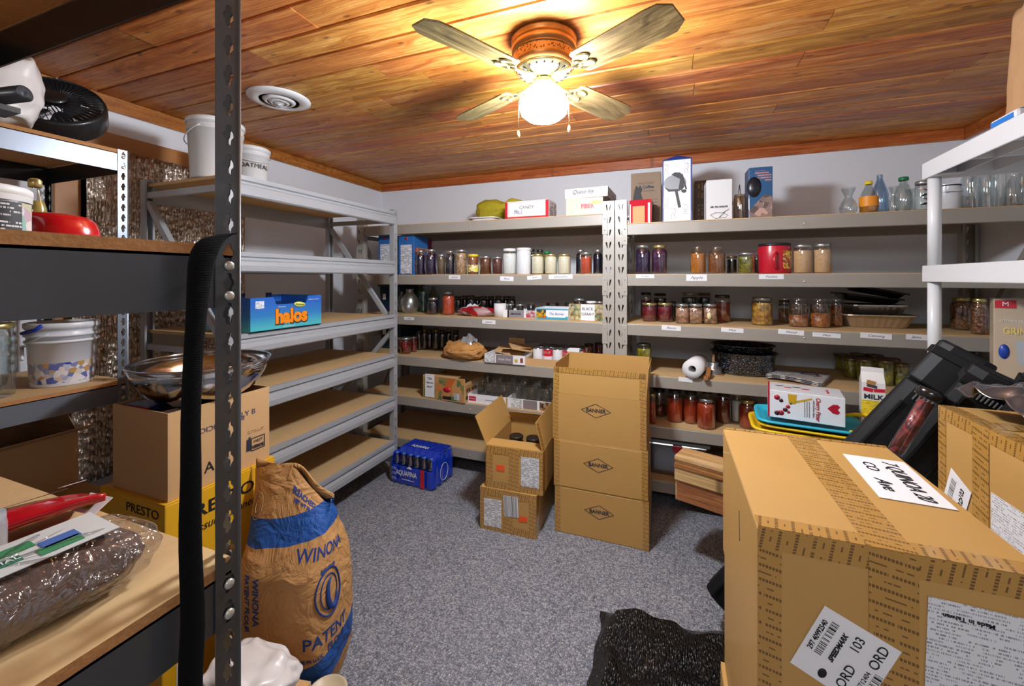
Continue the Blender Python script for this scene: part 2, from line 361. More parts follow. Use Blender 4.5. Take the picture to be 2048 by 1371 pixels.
# ---- reflective foil sheet hung over the window
def foil():
    t = NT('bubble_foil'); v = t.vor(t.co(scale=(1, 1, .55)), 62); n = t.noise(t.co(), 30, 3)
    t.base('#d6cabc'); t.set(Metallic=.9, Roughness=.33); t.bump(t.math('ADD', v.outputs['Distance'], n), 1.0, .012); return t.m
FY0, FY1, FZ0, FZ1 = 1.03, 1.83, .42, 1.98
def fs(u, v):
    yy = FY0+(FY1-FY0)*u; zz = FZ0+(FZ1-FZ0)*v; lo = max(0, 1-v*1.6)
    fold = .006*math.sin(yy*260+2*math.sin(zz*3))+.006*math.sin(yy*61+1.3)+.025*noise.noise(Vector((yy*7, zz*1.6, 0)))*(1+lo)
    if zz > 1.3 and yy < 1.14: yy = yy+.05*(1.14-yy)/.11
    return (X0+.062+fold+.02*lo, yy, zz)
b = MB(); b.grid(fs, 200, 40); tag(b.build('insulation_foil', foil(), solid=.002), 'crumpled silver bubble foil sheet hung over the window on the left wall', 'foil')

# ------------------------------------------------------------- perforated posts
def ringcell(b, x0, z0, x1, z1, hole, m=0):
    cx = sum(p[0] for p in hole)/len(hole); cz = sum(p[1] for p in hole)/len(hole); outer = []
    for hx, hz in hole:
        dx, dz = hx-cx, hz-cz; tt = 1e9
        if dx > 1e-9: tt = min(tt, (x1-cx)/dx)
        if dx < -1e-9: tt = min(tt, (x0-cx)/dx)
        if dz > 1e-9: tt = min(tt, (z1-cz)/dz)
        if dz < -1e-9: tt = min(tt, (z0-cz)/dz)
        outer.append([cx+dx*tt, cz+dz*tt])
    used = set()
    for c in ((x0, z0), (x1, z0), (x1, z1), (x0, z1)):
        ac = math.atan2(c[1]-cz, c[0]-cx)
        k = min((i for i in range(len(hole)) if i not in used), key=lambda i: abs((math.atan2(hole[i][1]-cz, hole[i][0]-cx)-ac+PI) % (2*PI)-PI)); used.add(k); outer[k] = list(c)
    n = len(hole); vs = [(p[0], 0, p[1]) for p in hole]+[(p[0], 0, p[1]) for p in outer]
    b.add(vs, [(i, n+i, n+(i+1) % n, (i+1) % n) for i in range(n)], m)
KEY = [(0, .0145), (-.0038, .0128), (-.0042, .008), (-.007, .0045), (-.0075, -.0005), (-.0045, -.0045), (-.0038, -.011), (0, -.0145), (.0038, -.0125), (.0042, -.006), (.007, -.003), (.0072, .002), (.0045, .006), (.0036, .012)]
def keypost(parent, sx, sy, x, y, H, m, w=.032, pitch=.0381, name='post'):
    """angle post: flange facing x (sign sx) and flange facing y (sign sy), corner at x,y"""
    b = MB()
    def strip(Mx):
        q = MB(); z = 0; k = 0
        while z < H-.001:
            z1 = min(z+pitch, H)
            if z1-z > .03: ringcell(q, 0, z, w, z1, [(p[0]+w*.5, p[1]+z+pitch/2) for p in KEY])
            else: q.add([(0, 0, z), (w, 0, z), (w, 0, z1), (0, 0, z1)], [(0, 1, 2, 3)])
            z = z1
        b.add(q.v, q.f, 0, False, Mx)
    strip(frame((x, y, 0), (0, -sy, 0), (0, 0, 1)) @ Matrix.Rotation(PI/2, 4, 'X').inverted() if False else Matrix(((0, 1, 0, x), (-sy, 0, 0, y), (0, 0, 1, 0), (0, 0, 0, 1))))
    b.tube([(x-sx*.002, y-sy*.002, 0), (x-sx*.002, y-sy*.002, H)], .003, 10)
    strip(Matrix(((-sx, 0, 0, x), (0, 1, 0, y), (0, 0, 1, 0), (0, 0, 0, 1))))
    o = b.build(name, m, parent); d = o.modifiers.new('s', 'SOLIDIFY'); d.thickness = .0018; d.offset = 0; return o
def beam_box(parent, x0, y0, z0, x1, y1, z1, m, name='beam', bevel=.003):
    b = MB(); b.box(x0, y0, z0, x1, y1, z1); return b.build(name, m, parent, bevel=bevel)
def rivet(parent, p, axis, r=.006, L=.004):
    b = MB(); M = frame(p, (0, 0, 1), (0, 1, 0)) if axis == 'X' else frame(p, (1, 0, 0), (0, 0, 1))
    if axis == 'X': M = Matrix(((0, 0, 1, p[0]), (1, 0, 0, p[1]), (0, 1, 0, p[2]), (0, 0, 0, 1)))
    b.lathe([(r, 0), (r, L*.6), (r*.7, L), (0, L)], 14, 0, M); b.build('rivet', M_RIVET, parent)
def rivet_rack(name, label, xr, xf, ya, yb, shelves, postm, beamm, H=1.83, bt=.065, front_post=None, rear_post=None, inner=None):
    t = thing(name, label, 'shelving', ((xr+xf)/2, (ya+yb)/2, 0)); ox, oy = t.location[0], t.location[1]
    X0_, X1_, A, B = xr-ox, xf-ox, ya-oy, yb-oy
    for px, sx in ((X0_, -1), (X1_, 1)):
        for py, sy in ((A, -1), (B, 1)):
            keypost(t, sx, sy, px, py, H, (front_post or postm) if sx > 0 else (rear_post or postm))
    for z in shelves:
        for px, s, mm in ((X1_, -1, beamm), (X0_, 1, inner or beamm)):
            b = MB(); b.box(min(px+s*.002, px+s*.005), A+.003, z-.013-bt, max(px+s*.002, px+s*.005), B-.003, z-.013); b.box(min(px+s*.002, px+s*.03), A+.003, z-.016, max(px+s*.002, px+s*.03), B-.003, z-.013)
            b.build('beam', mm, t)
        for py, s in ((A, 1), (B, -1)):
            b = MB(); b.box(X0_+.003, min(py+s*.002, py+s*.005), z-.013-bt, X1_-.003, max(py+s*.002, py+s*.005), z-.013); b.build('end_beam', inner or beamm, t)
        b = MB(); b.box(X0_+.006, A+.006, z-.0128, X1_-.002, B-.006, z); b.f.pop(1)if False else None
        b.mi = [1, 0, 1, 1, 1, 1]; b.build('shelf_board', [M_PART, M_PARTE], t)
        for zz in (z-.013-bt*.2, z-.013-bt*.78):
            rivet(t, (X1_+.001, B-.016, zz), 'X')
    return t
near_rack = rivet_rack('shelving_rack', 'charcoal boltless rack closest on the left, its slotted post tall in front', -1.235, -.53, -.85, .383, (1.83, 1.402, .995, .56), M_DARK, M_DARK, inner=M_BLACKST, bt=.066)
wall_rack = rivet_rack('shelving_rack', 'silver and black boltless rack against the left wall, holding the desk fan and spotted bucket', -2.44, -1.88, -.55, .93, (1.83, 1.36, .985, .56, .14), M_SILV, mat('grey_blue_steel', '#78808c', .35, .5), inner=M_BLACKST, rear_post=M_BLACKST)

# ------------------------------------------------------------- grey welded rack along the left wall
def profile_beam(parent, x, ya, yb, z, s, m):
    """rolled step beam, z = underside; s=+1 faces +X"""
    P = [(0, 0), (.018, 0), (.026, .006), (.028, .03), (.024, .048), (.008, .056), (.006, .066), (.018, .071), (.019, .09), (.0, .092)]
    b = MB(); M = Matrix(((s, 0, 0, x), (0, 0, 1, 0), (0, 1, 0, z), (0, 0, 0, 1)))
    b.prism(P, ya, yb, 0, M)
    if s < 0: pass
    o = b.build('beam', m, parent); return o
GX0, GX1, GY0, GY1 = -2.36, -1.76, 1.215, 2.39
grack = thing('shelving_rack', 'light grey steel rack along the left wall, bare boards and one blue fruit box', 'shelving', ((GX0+GX1)/2, (GY0+GY1)/2, 0))
gx, gy = grack.location[0], grack.location[1]; hx, hy = (GX1-GX0)/2, (GY1-GY0)/2
GSH = [1.815, 1.478, 1.115, .848, .558, .258]
def slotpost(parent, M, w, dpt, H, pitch, cols, m, name='post'):
    """channel post: perforated face in local xz plane (y=0), cheeks going back +y"""
    b = MB(); z = 0
    while z < H-.001:
        z1 = min(z+pitch, H)
        if z1-z < pitch*.9: b.add([(-w/2, 0, z), (w/2, 0, z), (w/2, 0, z1), (-w/2, 0, z1)], [(0, 1, 2, 3)])
        else:
            n = len(cols)
            for i, hole in enumerate(cols): ringcell(b, -w/2+w*i/n, z, -w/2+w*(i+1)/n, z1, [(p[0], p[1]+z+pitch/2) for p in hole])
        z = z1
    for s in (-1, 1): b.add([(s*w/2, 0, 0), (s*w/2, dpt, 0), (s*w/2, dpt, H), (s*w/2, 0, H), (s*w/2*.6, dpt, 0), (s*w/2*.6, dpt, H)], [(0, 1, 2, 3), (1, 4, 5, 2)])
    o = b.build(name, m, parent, M=M); d = o.modifiers.new('s', 'SOLIDIFY'); d.thickness = .0022; d.offset = 0; return o
SLOT = [(-.003, .010), (-.003, -.010), (.003, -.010), (.003, .010)]
SLOT = [(-.003, -.012), (.003, -.012), (.003, 0), (.003, .012), (0, .012), (-.003, .012), (-.003, 0)]
for sx in (-1, 1):
    for sy in (-1, 1):
        Mx = Matrix(((0, -sx, 0, sx*hx), (1, 0, 0, sy*(hy-.02)), (0, 0, 1, 0), (0, 0, 0, 1)))
        slotpost(grack, Mx, .04, .032, 1.83, .061, [SLOT], M_GREYP)
for z in GSH:
    profile_beam(grack, hx-.012, -hy+.042, hy-.042, z-.092, 1, M_GREY); profile_beam(grack, -hx+.012, -hy+.042, hy-.042, z-.092, -1, M_GREYP)
    b = MB(); b.box(-hx+.014, -hy+.02, z-.017, hx-.014, hy-.045, z-.003); b.build('shelf_board', M_PART, grack)
    for sy in (-1, 1):
        b = MB(); ye = sy*(hy-.021); b.box(hx+.001, ye-.021, z-.15, hx+.004, ye+.012, z-.035); b.build('connector_plate', M_GREY, grack, bevel=.001)
for sy in (-1, 1):
    ye = sy*(hy-.02)
    for z in (1.74, 1.02, .1):
        b = MB(); b.box(-hx+.03, ye-.012, z, hx-.03, ye+.012, z+.028); b.build('cross_rail', M_GREY, grack)
    for (xa, za, xb, zb) in ((-hx+.03, 1.72, hx-.03, 1.05), (hx-.03, 1.0, -hx+.03, .42), (-hx+.03, .4, hx-.03, .12)):
        v = Vector((xb-xa, 0, zb-za)); L = v.length; b = MB(); b.box(0, -.012, -.014, L, .012, .014)
        b.build('diagonal_brace', M_GREY, grack, M=frame((xa, ye, za), v, (0, 1, 0)))
# ------------------------------------------------------------- beige pallet-style racks on the back wall
def tear(s):
    P = [(-.0105, .0195), (-.0165, .017), (-.0175, .010), (-.0125, -.006), (-.0085, -.019), (-.005, -.0195), (-.0045, -.012), (-.0058, .006), (-.0075, .0165)]
    return [(p[0]*-1 if s > 0 else p[0], p[1]) for p in (P if s < 0 else P[::-1])]
tags_at = {}
def beige_rack(label, xa, xb, shelves, H=1.83, yf=2.57, yr=3.17, topz=None):
    t = thing('shelving_rack', label, 'shelving', ((xa+xb)/2, (yf+yr)/2, 0)); ox, oy = t.location[0], t.location[1]
    A, B, f, r = xa-ox, xb-ox, yf-oy, yr-oy
    for px in (A+.034, B-.034):
        slotpost(t, Matrix(((1, 0, 0, px), (0, 1, 0, f), (0, 0, 1, 0), (0, 0, 0, 1))), .066, .045, H, .0762, [tear(-1), tear(1)], M_BEIGEP)
        slotpost(t, Matrix(((-1, 0, 0, px), (0, -1, 0, r), (0, 0, 1, 0), (0, 0, 0, 1))), .066, .045, H, .0762, [tear(-1), tear(1)], M_BEIGEP)
        for z in (.12, .9, 1.66): b = MB(); b.box(px-.012, f+.05, z, px+.012, r-.05, z+.03); b.build('cross_rail', M_BEIGE, t)
        for (ya, za, yb, zb) in ((f+.05, 1.62, r-.05, .96), (r-.05, .86, f+.05, .18)):
            v = Vector((0, yb-ya, zb-za)); b = MB(); b.box(0, -.012, -.014, v.length, .012, .014); b.build('diagonal_brace', M_BEIGE, t, M=frame((px, ya, za), v, (1, 0, 0)))
    for z in shelves:
        for y0_, y1_, mm in ((f+.002, f+.04, M_BEIGE), (r-.04, r-.002, M_BEIGE)):
            b = MB(); b.box(A+.068, y0_, z-.072, B-.068, y1_, z-.004); b.build('beam', mm, t, bevel=.004)
        b = MB(); b.box(A+.068, f+.006, z-.0038, B-.068, r-.006, z); b.box(A+.068, f+.041, z-.018, B-.068, r-.041, z-.0038); b.build('shelf_board', M_PART, t)
        for px, s in ((A+.056, 1), (B-.056, -1)):
            b = MB(); b.box(px-.015, f-.005, z-.13, px+.015, f-.0015, z-.012); b.build('connector_plate', M_BEIGEP, t, bevel=.001)
            for k in (-.035, -.105): b = MB(); b.lathe([(.004, 0), (.004, .002), (0, .003)], 8, 0, Matrix(((1, 0, 0, px), (0, 0, -1, f-.005), (0, 1, 0, z+k), (0, 0, 0, 1)))); b.build('rivet', M_RIVET, t)
        b = MB(); b.lathe([(.006, 0), (.006, .002), (.003, .004), (0, .004)], 12, 0, Matrix(((1, 0, 0, (A+B)/2), (0, 0, -1, f+.002), (0, 1, 0, z-.042), (0, 0, 0, 1)))); b.build('screw', mat('steel_screw', '#e8e8e4', .25, .8), t)
    return t
LSH = (1.757, 1.385, 1.09, .79, .495, .18); RSH = (1.69, 1.385, 1.09, .79, .495, .18)
XLa, XLb, XRa, XRb = -2.27, -.318, -.312, 1.625
lrack = beige_rack('beige steel rack on the back wall, left of the paired slotted posts', XLa, XLb, LSH)
rrack = beige_rack('beige steel rack on the back wall, right of the paired slotted posts', XRa, XRb, RSH)
def shelf_tag(rack, px, py, wpx, hpx, s, rot=0, ink=None):
    p = aty(px, py, 2.57); q = wpx*dep(p)/F; h = hpx*dep(p)/F
    M = Matrix.Translation((p.x-rack.location[0], 2.5708-rack.location[1], p.z)) @ frame((0, 0, 0), (1, 0, 0), (0, 0, 1)) @ RZ(rot)
    o = decal(rack, 'shelf_tag', M_PAPER, M, q, h)
    if s:
        k = text(o, s, h*.62, Matrix.Identity(4), ink or M_GREYINK, shear=.25, sx=min(1.2, q*.85/(len(s)*h*.34)))
M_GREYINK = mat('pencil_ink', '#4a4a66', .7)
for a in ((lrack, 909, 554, 26, 8, 'spices', -.02), (lrack, 1013.5, 557, 29, 9, 'flour', -.03), (lrack, 1068.5, 554.5, 30, 8, 'lard', .08), (lrack, 1121, 553, 49, 9, 'Quantities', .01),
          (lrack, 818, 636.5, 24, 6, 'vases', 0), (lrack, 977.5, 643.5, 29, 8, 'plums', -.02),
          (rrack, 1290, 552, 35, 8, 'Grape', 0), (rrack, 1393, 555, 38, 13, 'Apple', 0), (rrack, 1542.5, 553, 43, 10, 'Pickles', 0),
          (rrack, 1342.5, 655.5, 36, 10, 'Beans', -.03), (rrack, 1464.5, 660, 40, 9, 'Meat', -.03), (rrack, 1582, 664, 44, 10, 'Mixed', -.05), (rrack, 1653, 670, 47, 9, 'Meat', -.03),
          (rrack, 1752, 671.5, 51, 11, 'Canning', -.03), (rrack, 1833, 674, 33, 11, 'Jams', -.03), (rrack, 1371, 759, 26, 9, '', -.04)):
    shelf_tag(*a)
def finish_kit(): pass
# ------------------------------------------------------------- ceiling fan with lamp
FX, FYY = -.442, 1.49
fan = thing('ceiling_fan', 'brass ceiling fan with four oak blades and a glowing globe lamp', 'fan', (FX, FYY, ZC))
M_BRONZE = mat('antique_bronze', '#a8733c', .35, .7, nz=(20, .1)); M_BRASS = mat('polished_brass', '#d9cf9e', .16, .95); M_GOLD = mat('gold_fitter', '#cdb768', .2, .8)
b = MB(); b.lathe([(.122, -.001), (.122, -.012), (.116, -.018), (.118, -.026), (.121, -.032), (.119, -.05), (.112, -.054), (.112, -.058), (.117, -.061)], 48); b.build('canopy', M_BRONZE, fan)
b = MB(); b.lathe([(.1175, -.061), (.1175, -.066)], 48, caps=False); b.build('dark_ring', mat('dark_band', '#2c2a2c', .4, .5), fan)
t = NT('mesh_band'); v = t.vor(t.co(scale=(1, 1, .8)), 130); t.base(t.ramp(v.outputs['Distance'], [(.2, '#2b1a0c'), (.45, '#a8733c')])); t.set(Metallic=.6, Roughness=.4)
b = MB(); b.lathe([(.1165, -.066), (.114, -.09)], 64, caps=False); b.build('vent_band', t.m, fan)
b = MB(); b.lathe([(.114, -.09), (.113, -.108), (.105, -.114)], 48, caps=False); b.build('motor_housing', M_BRONZE, fan)
b = MB(); b.lathe([(.106, -.112), (.098, -.122), (.07, -.138), (.045, -.145), (.03, -.15)], 48)
b.build('motor_plate', M_BRASS, fan)
for k in range(20):
    a = 2*PI*k/20; b = MB(); b.lathe([(.0, 0), (.006, .0), (.006, .002), (0, .002)], 10, sx=1.9, sy=.75)
    b.build('vent_slot', M_INK, fan, M=RZ(a) @ Matrix.Translation((.0845, 0, -.1325)) @ Matrix.Rotation(math.radians(-30), 4, 'Y') @ Matrix.Rotation(0, 4, 'Z'))
b = MB(); b.lathe([(.03, -.146), (.04, -.155), (.044, -.165), (.04, -.176), (.03, -.18)], 32); b.build('switch_housing', M_BRASS, fan)
b = MB(); prof = [(.034, -.178), (.036, -.195), (.046, -.205), (.05, -.212)]
b.lathe(prof, 16, smooth=False); b.build('lamp_fitter', M_GOLD, fan)
t = NT('lit_globe'); t.b.inputs['Emission Color'].default_value = rgb('#ebf1fa'); t.b.inputs['Emission Strength'].default_value = GLOBE; t.base('#ffffff')
b = MB(); b.lathe([(.044, -.196), (.052, -.204), (.076, -.214), (.087, -.232), (.089, -.255), (.084, -.276), (.062, -.294), (.03, -.303), (.001, -.305)], 32); b.build('lamp_globe', t.m, fan)
for sx_ in (-1, 1):
    ax, ay = sx_*.088*cs, sx_*.088*sn
    zb = -.338 if sx_ < 0 else -.318
    b = MB(); b.tube([(ax*.45, ay*.45, -.178), (ax*.9, ay*.9, -.20), (ax*1.06, ay*1.06, -.235), (ax*1.08, ay*1.08, zb)], .0013, 6); b.build('pull_chain', M_BRASS, fan)
    b = MB(); b.lathe([(.001, 0), (.004, -.004), (.0062, -.016), (.005, -.024), (.001, -.027)], 12, 0, T(ax*1.08, ay*1.08, zb)); b.build('pull_knob', mat('knob_wood', '#d8a868', .4), fan)
for k in range(4):
    a = math.radians(41.5+20.9+90*k)
    Mb = RZ(a) @ Matrix.Translation((0, 0, -.148)) @ Matrix.Rotation(math.radians(-11), 4, 'X')
    P = [(.165, -.048), (.18, -.056), (.45, -.066), (.49, -.063), (.524, -.036), (.524, .036), (.49, .063), (.45, .066), (.18, .056), (.165, .048)]
    b = MB(); b.prism(P, -.003, .003); bl = b.build('blade', M_OAKB, fan, M=Mb, bevel=.001)
    b = MB(); b.tube([(.045, 0, .0), (.09, 0, -.004), (.13, .0, -.006), (.165, 0, -.005)], [.011, .008, .007, .006], 10)
    ring = [(.19+.03*math.cos(q), .018+.017*math.sin(q), -.0055) for q in [2*PI*i/20 for i in range(20)]]; b.tube(ring, .0035, 6, closed=True)
    ring = [(.19+.03*math.cos(q), -.018+.017*math.sin(q), -.0055) for q in [2*PI*i/20 for i in range(20)]]; b.tube(ring, .0035, 6, closed=True)
    b.tube([(.16+.016*math.cos(q), .016*math.sin(q), -.0055) for q in [2*PI*i/16 for i in range(16)]], .0035, 6, closed=True)
    b.build('blade_bracket', M_BRASS, fan, M=Mb)
# ------------------------------------------------------------- round air vent
vent = thing('ceiling_vent', 'round white air vent with stepped rings in the plank ceiling', 'vent', (-1.81, 1.508, ZC-.0005))
MW = mat('vent_white', '#dfe1e3', .3, coat=.3)
b = MB(); b.lathe([(.14, 0), (.139, -.006), (.12, -.012), (.094, -.016), (.09, -.012)], 48, caps=False); b.build('flange', MW, vent, solid=.0015)
b = MB(); b.lathe([(.09, -.004), (.0, -.004)], 32); b.build('duct_opening', M_INK, vent)
for r0, z0 in ((.074, -.018), (.05, -.022), (.028, -.026)):
    b = MB(); b.lathe([(r0, z0+.008), (r0-.008, z0), (r0-.019, z0-.004), (r0-.020, z0+.002)], 40, caps=False); b.build('louvre_ring', MW, vent, solid=.0012)
b = MB(); b.lathe([(.012, -.018), (.012, -.032), (.006, -.036), (0, -.036)], 16); b.box(-.018, -.002, -.04, .018, .002, -.034); b.build('damper_knob', MW, vent)

# ------------------------------------------------------------- jars
ORD = ['leftmost', 'second from left', 'third from left', 'fourth from left', 'fifth from left', 'sixth from left', 'seventh from left', 'second from right', 'rightmost']
def jarprof(shape, r, h):
    if shape == 'mason': return [(r*.93, 0), (r, .008), (r, h*.70), (r*.93, h*.79), (r*.76, h*.86), (r*.74, h*.97)]
    if shape == 'wide': return [(r*.93, 0), (r, .008), (r, h*.76), (r*.96, h*.84), (r*.88, h*.88), (r*.87, h*.97)]
    if shape == 'small': return [(r*.93, 0), (r, .006), (r*1.0, h*.76), (r*.96, h*.84), (r*.93, h*.96)]
    if shape == 'taper': return [(r*.78, 0), (r*.84, .006), (r*.97, h*.9), (r*.98, h*.97)]
    if shape == 'square': return [(r*.93, 0), (r, .006), (r, h*.74), (r*.95, h*.82), (r*.88, h*.86), (r*.88, h*.96)]
    if shape == 'tub': return [(r*.95, 0), (r, .004), (r, h*.8), (r*.97, h*.86), (r*.97, h*.96)]
    if shape == 'vase': return [(r*.55, 0), (r*.9, h*.08), (r, h*.25), (r*.8, h*.45), (r*.42, h*.62), (r*.45, h*.72), (r*.75, h*.92), (r*.8, h)]
    if shape == 'round': return [(r*.5, 0), (r*.85, h*.12), (r, h*.36), (r*.92, h*.58), (r*.6, h*.78), (r*.42, h*.84), (r*.42, h*.95), (r*.46, h)]
    if shape == 'bottle': return [(r*.9, 0), (r, h*.03), (r, h*.5), (r*.85, h*.62), (r*.5, h*.78), (r*.36, h*.86), (r*.36, h*.97)]
    if shape == 'cyl': return [(r*.96, 0), (r, h*.03), (r, h)]
def interp(P, z):
    for (a, za), (c, zc) in zip(P, P[1:]):
        if za <= z <= zc: return a+(c-a)*(z-za)/max(1e-6, zc-za)
    return P[-1][0]
LID = {'silver': ('#b9bcbe', .28, .85), 'gold': ('#c9b878', .3, .8), 'dark': ('#4a443c', .35, .7), 'white': ('#e2e2e2', .5, 0), 'yellow': ('#e6c81e', .45, 0), 'black': ('#1c1c20', .5, 0), 'green': ('#0f7c4c', .45, 0), 'bronze': ('#7d6a4c', .35, .7)}
def jar(x, y, z, r, h, content, lid, fill=.8, shape='mason', label='', group=None, name='glass_jar', cat='jar', glassm=None, n=20):
    t = thing(name, label, cat, (x, y, z), R.uniform(0, 6), group)
    P = jarprof(shape, r, h); sq = shape == 'square'; nn = 4 if sq else n
    def ro(Pq, mb, caps=True):
        if sq:
            for_ = []
            k = 20; vs = []; fs = []
            for rr, zz in Pq:
                for i in range(k):
                    a = 2*PI*i/k; e = (abs(math.cos(a))**5+abs(math.sin(a))**5)**(-1/5) if zz < h*.8 else 1.0
                    vs.append((rr*math.cos(a)*e, rr*math.sin(a)*e, zz))
            for j in range(len(Pq)-1):
                for i in range(k): fs.append((j*k+i, j*k+(i+1) % k, (j+1)*k+(i+1) % k, (j+1)*k+i))
            fs.append(tuple(range(k-1, -1, -1)))
            if caps: fs.append(tuple((len(Pq)-1)*k+i for i in range(k)))
            mb.add(vs, fs, 0, True)
        else: mb.lathe(Pq, nn, caps=caps)
    if sq: t.rotation_euler = (0, 0, R.uniform(-.1, .1))
    P2 = [(0.001, 0)]+P if not sq else P
    if shape == 'tub':                         # opaque tub
        b = MB(); b.lathe(P, nn); b.build('body', content, t)
    else:
        b = MB(); ro(P2, b, False); b.build('glass_body', glassm or M_GLASS, t)
        if content:
            zf = h*fill; Q = [(a*.975-.0005, max(zz, .005)) for a, zz in P if zz < zf]+[(interp(P, zf)*.975-.0005, zf)]
            b = MB(); ro(Q, b); b.build('contents', content, t)
    if lid:
        c = LID[lid]; rl = P[-1][0]+.0015; m = mat('lid_'+lid, c[0], c[1], c[2]); b = MB(); zl = P[-1][1]; lh = max(.012, min(.018, h*.12))
        b.lathe([(rl, zl-lh+.004), (rl+.0012, zl-lh+.005), (rl+.0012, zl+.001), (rl-.002, zl+.004), (rl*.8, zl+.0035), (0.001, zl+.0035)], nn if not sq else 20, caps=False); b.build('lid', m, t, solid=.0008)
    elif shape in ('mason', 'wide', 'small') :
        b = MB(); rr = P[-1][0]; b.tube([(rr*math.cos(q), rr*math.sin(q), P[-1][1]) for q in [2*PI*i/20 for i in range(20)]], .0018, 5, closed=True); b.build('rim', M_GLASS, t)
    return t
def jp(x0, x1, yt, yb, z, content, lid, label, fill=.82, shape='mason', Y=None, group=None, **k):
    """jar seen between pixel columns x0..x1, top yt; base row yb on the shelf height z, or at depth Y"""
    px = (x0+x1)/2
    p = atz(px, yb, z) if yb else aty(px, 556, Y)
    cf = 1/math.sqrt(1+((px-HX)/F)**2); r = (x1-x0)/2*dep(p)/F*cf
    if yb:                                   # visible base is its near edge: move back by one radius
        d = Vector((p.x, p.y, 0)).normalized(); p = p+d*r*.9
    d = dep(p); r = (x1-x0)/2*d/F*.99*cf; h = CZ+(HY-yt)/F*d-z
    return jar(p.x, p.y, z+.0006, r, h, content, lid, fill, shape, label, group, **k)
K = dict(
    purple=mat('grape_juice', '#241338', .12, coat=.6), navy=mat('blueberry_juice', '#0f1024', .1, coat=.6), violet=mat('plum_juice', '#3c1438', .12, coat=.6),
    berries=chunks('dark_berries', ['#2a1226', '#1a0c18', '#3a2038'], 110), brown=mat('apple_butter', '#6b3a1e', .3, coat=.4, nz=(30, .2)), brown2=mat('bbq_sauce', '#5a2416', .3, coat=.4),
    nuts=chunks('shelled_nuts', ['#c89a6a', '#e0bd92', '#a8774c', '#d8aa80'], 95), spice=mat('brown_spice', '#6a5436', .8, nz=(200, .3)),
    salsa=chunks('salsa', ['#b6482a', '#8a6a22', '#c25a30'], 130), flour=mat('white_powder', '#e4e4e0', .9), cream=mat('rendered_lard', '#e0d8bc', .5, nz=(20, .04)),
    orange=mat('tomato_puree', '#bf4a2a', .25, coat=.5, nz=(60, .18)), salmon=chunks('salmon_pieces', ['#b8502e', '#8e3a20', '#c96a44'], 60), tomato=mat('tomato_sauce', '#a8391b', .25, coat=.5, nz=(25, .18)),
    dktomato=mat('dark_tomato', '#6e2412', .25, coat=.5, nz=(25, .25)), beets=chunks('beet_pieces', ['#7a1226', '#a01c34', '#5a0c1c'], 62), cherries=chunks('cherry_pieces', ['#8a1a20', '#b0262c', '#4a0c10'], 70),
    honey=mat('honey', '#b06a18', .1, coat=.7), amber=mat('amber_honey', '#7a461c', .1, coat=.7), dark=mat('dark_preserve', '#1c1210', .15, coat=.6),
    pickles=chunks('pickle_slices', ['#8a8420', '#a8a034', '#6c6a18'], 70), sand=mat('tan_grain', '#c9a274', .9, nz=(150, .12)),
    peanut=chunks('boiled_peanuts', ['#b07a58', '#d0a080', '#8c5a40'], 62), yellow=chunks('yellow_peaches', ['#c8902c', '#d8ac48', '#b06820'], 55), orangec=chunks('orange_chunks', ['#b85a1c', '#c98036', '#8a3c14'], 75),
    meat=chunks('meat_pieces', ['#b07850', '#8c4a2c', '#c89878', '#a85a30'], 65), gbeans=chunks('green_beans', ['#9a9428', '#b8b03c', '#6e6c18'], 90, stretch=(1, 1, .45)), ybeans=chunks('wax_beans', ['#c4b41e', '#a89a20', '#6c6a10'], 70, stretch=(1, 1, .5)),
    pecan=chunks('shelled_pecans', ['#8a5432', '#a86c46', '#5c341e', '#c08a64'], 110))
M_TEALG = glass('teal_glass', '#a8d8d8', .15); M_BLUEG = glass('pale_blue_plastic', '#b4cfe4', .18, .08); M_FROST = glass('frosted_glass', '#dfe6e6', .3, .35)
M_GREYG = glass('grey_glass', '#cdd6d4', .2)
# upper jar row, left beige rack
s2 = 1.385
for a in (
    (832, 851, 500, 'purple', 'silver', 'dark purple juice jar beside the tall blue box', .8, 'mason', 2.63), (851, 874, 498, 'purple', 'silver', 'dark purple juice jar, second right of the tall blue box', .8, 'mason', 2.63),
    (874.5, 891, 508, 'spice', 'silver', 'narrow jar of brown spice between purple juice and dark berries', .85, 'small', 2.62), (891, 910, 501, 'berries', 'silver', 'jar of dark berries left of the nut jar', .85, 'mason', 2.62),
    (910, 934.5, 499, 'nuts', 'silver', 'jar of light brown nuts left of the yellow lidded salsa', .85, 'wide', 2.62),
    (959, 983.5, 512, 'brown', 'silver', 'squat jar of brown apple butter right of the yellow lidded salsa', .85, 'small', 2.62), (984.5, 1005, 513, 'brown2', 'silver', 'squat jar of reddish brown sauce left of the white powder jars', .85, 'small', 2.62),
    (1063, 1088, 508, 'cream', 'gold', 'cream lard jar with gold lid, leftmost of the three', .93, 'wide', 2.63), (1089.5, 1114, 508, 'cream', 'gold', 'cream lard jar with gold lid, middle of the three', .93, 'wide', 2.63),
    (1116, 1141.5, 508, 'cream', 'gold', 'cream lard jar with gold lid, rightmost of the three', .93, 'wide', 2.63),
    (1151.5, 1171, 499, 'navy', 'silver', 'dark blue juice jar at the left behind the orange red jar', .85, 'mason', 2.72), (1186, 1206, 499, 'navy', 'silver', 'dark blue juice jar beside the slotted posts, right of the orange red jar', .85, 'mason', 2.68),
    (1160.5, 1184, 504, 'orange', 'silver', 'orange red tomato jar in front of two dark blue jars', .78, 'small', 2.63)):
    jp(a[0], a[1], a[2], None, s2, K[a[3]], a[4], a[5], a[6], a[7], a[8])
jp(1005, 1033, 497, None, s2, K['flour'], 'white', 'tall glass jar of white powder with white lid, part empty', .8, 'wide', 2.63)
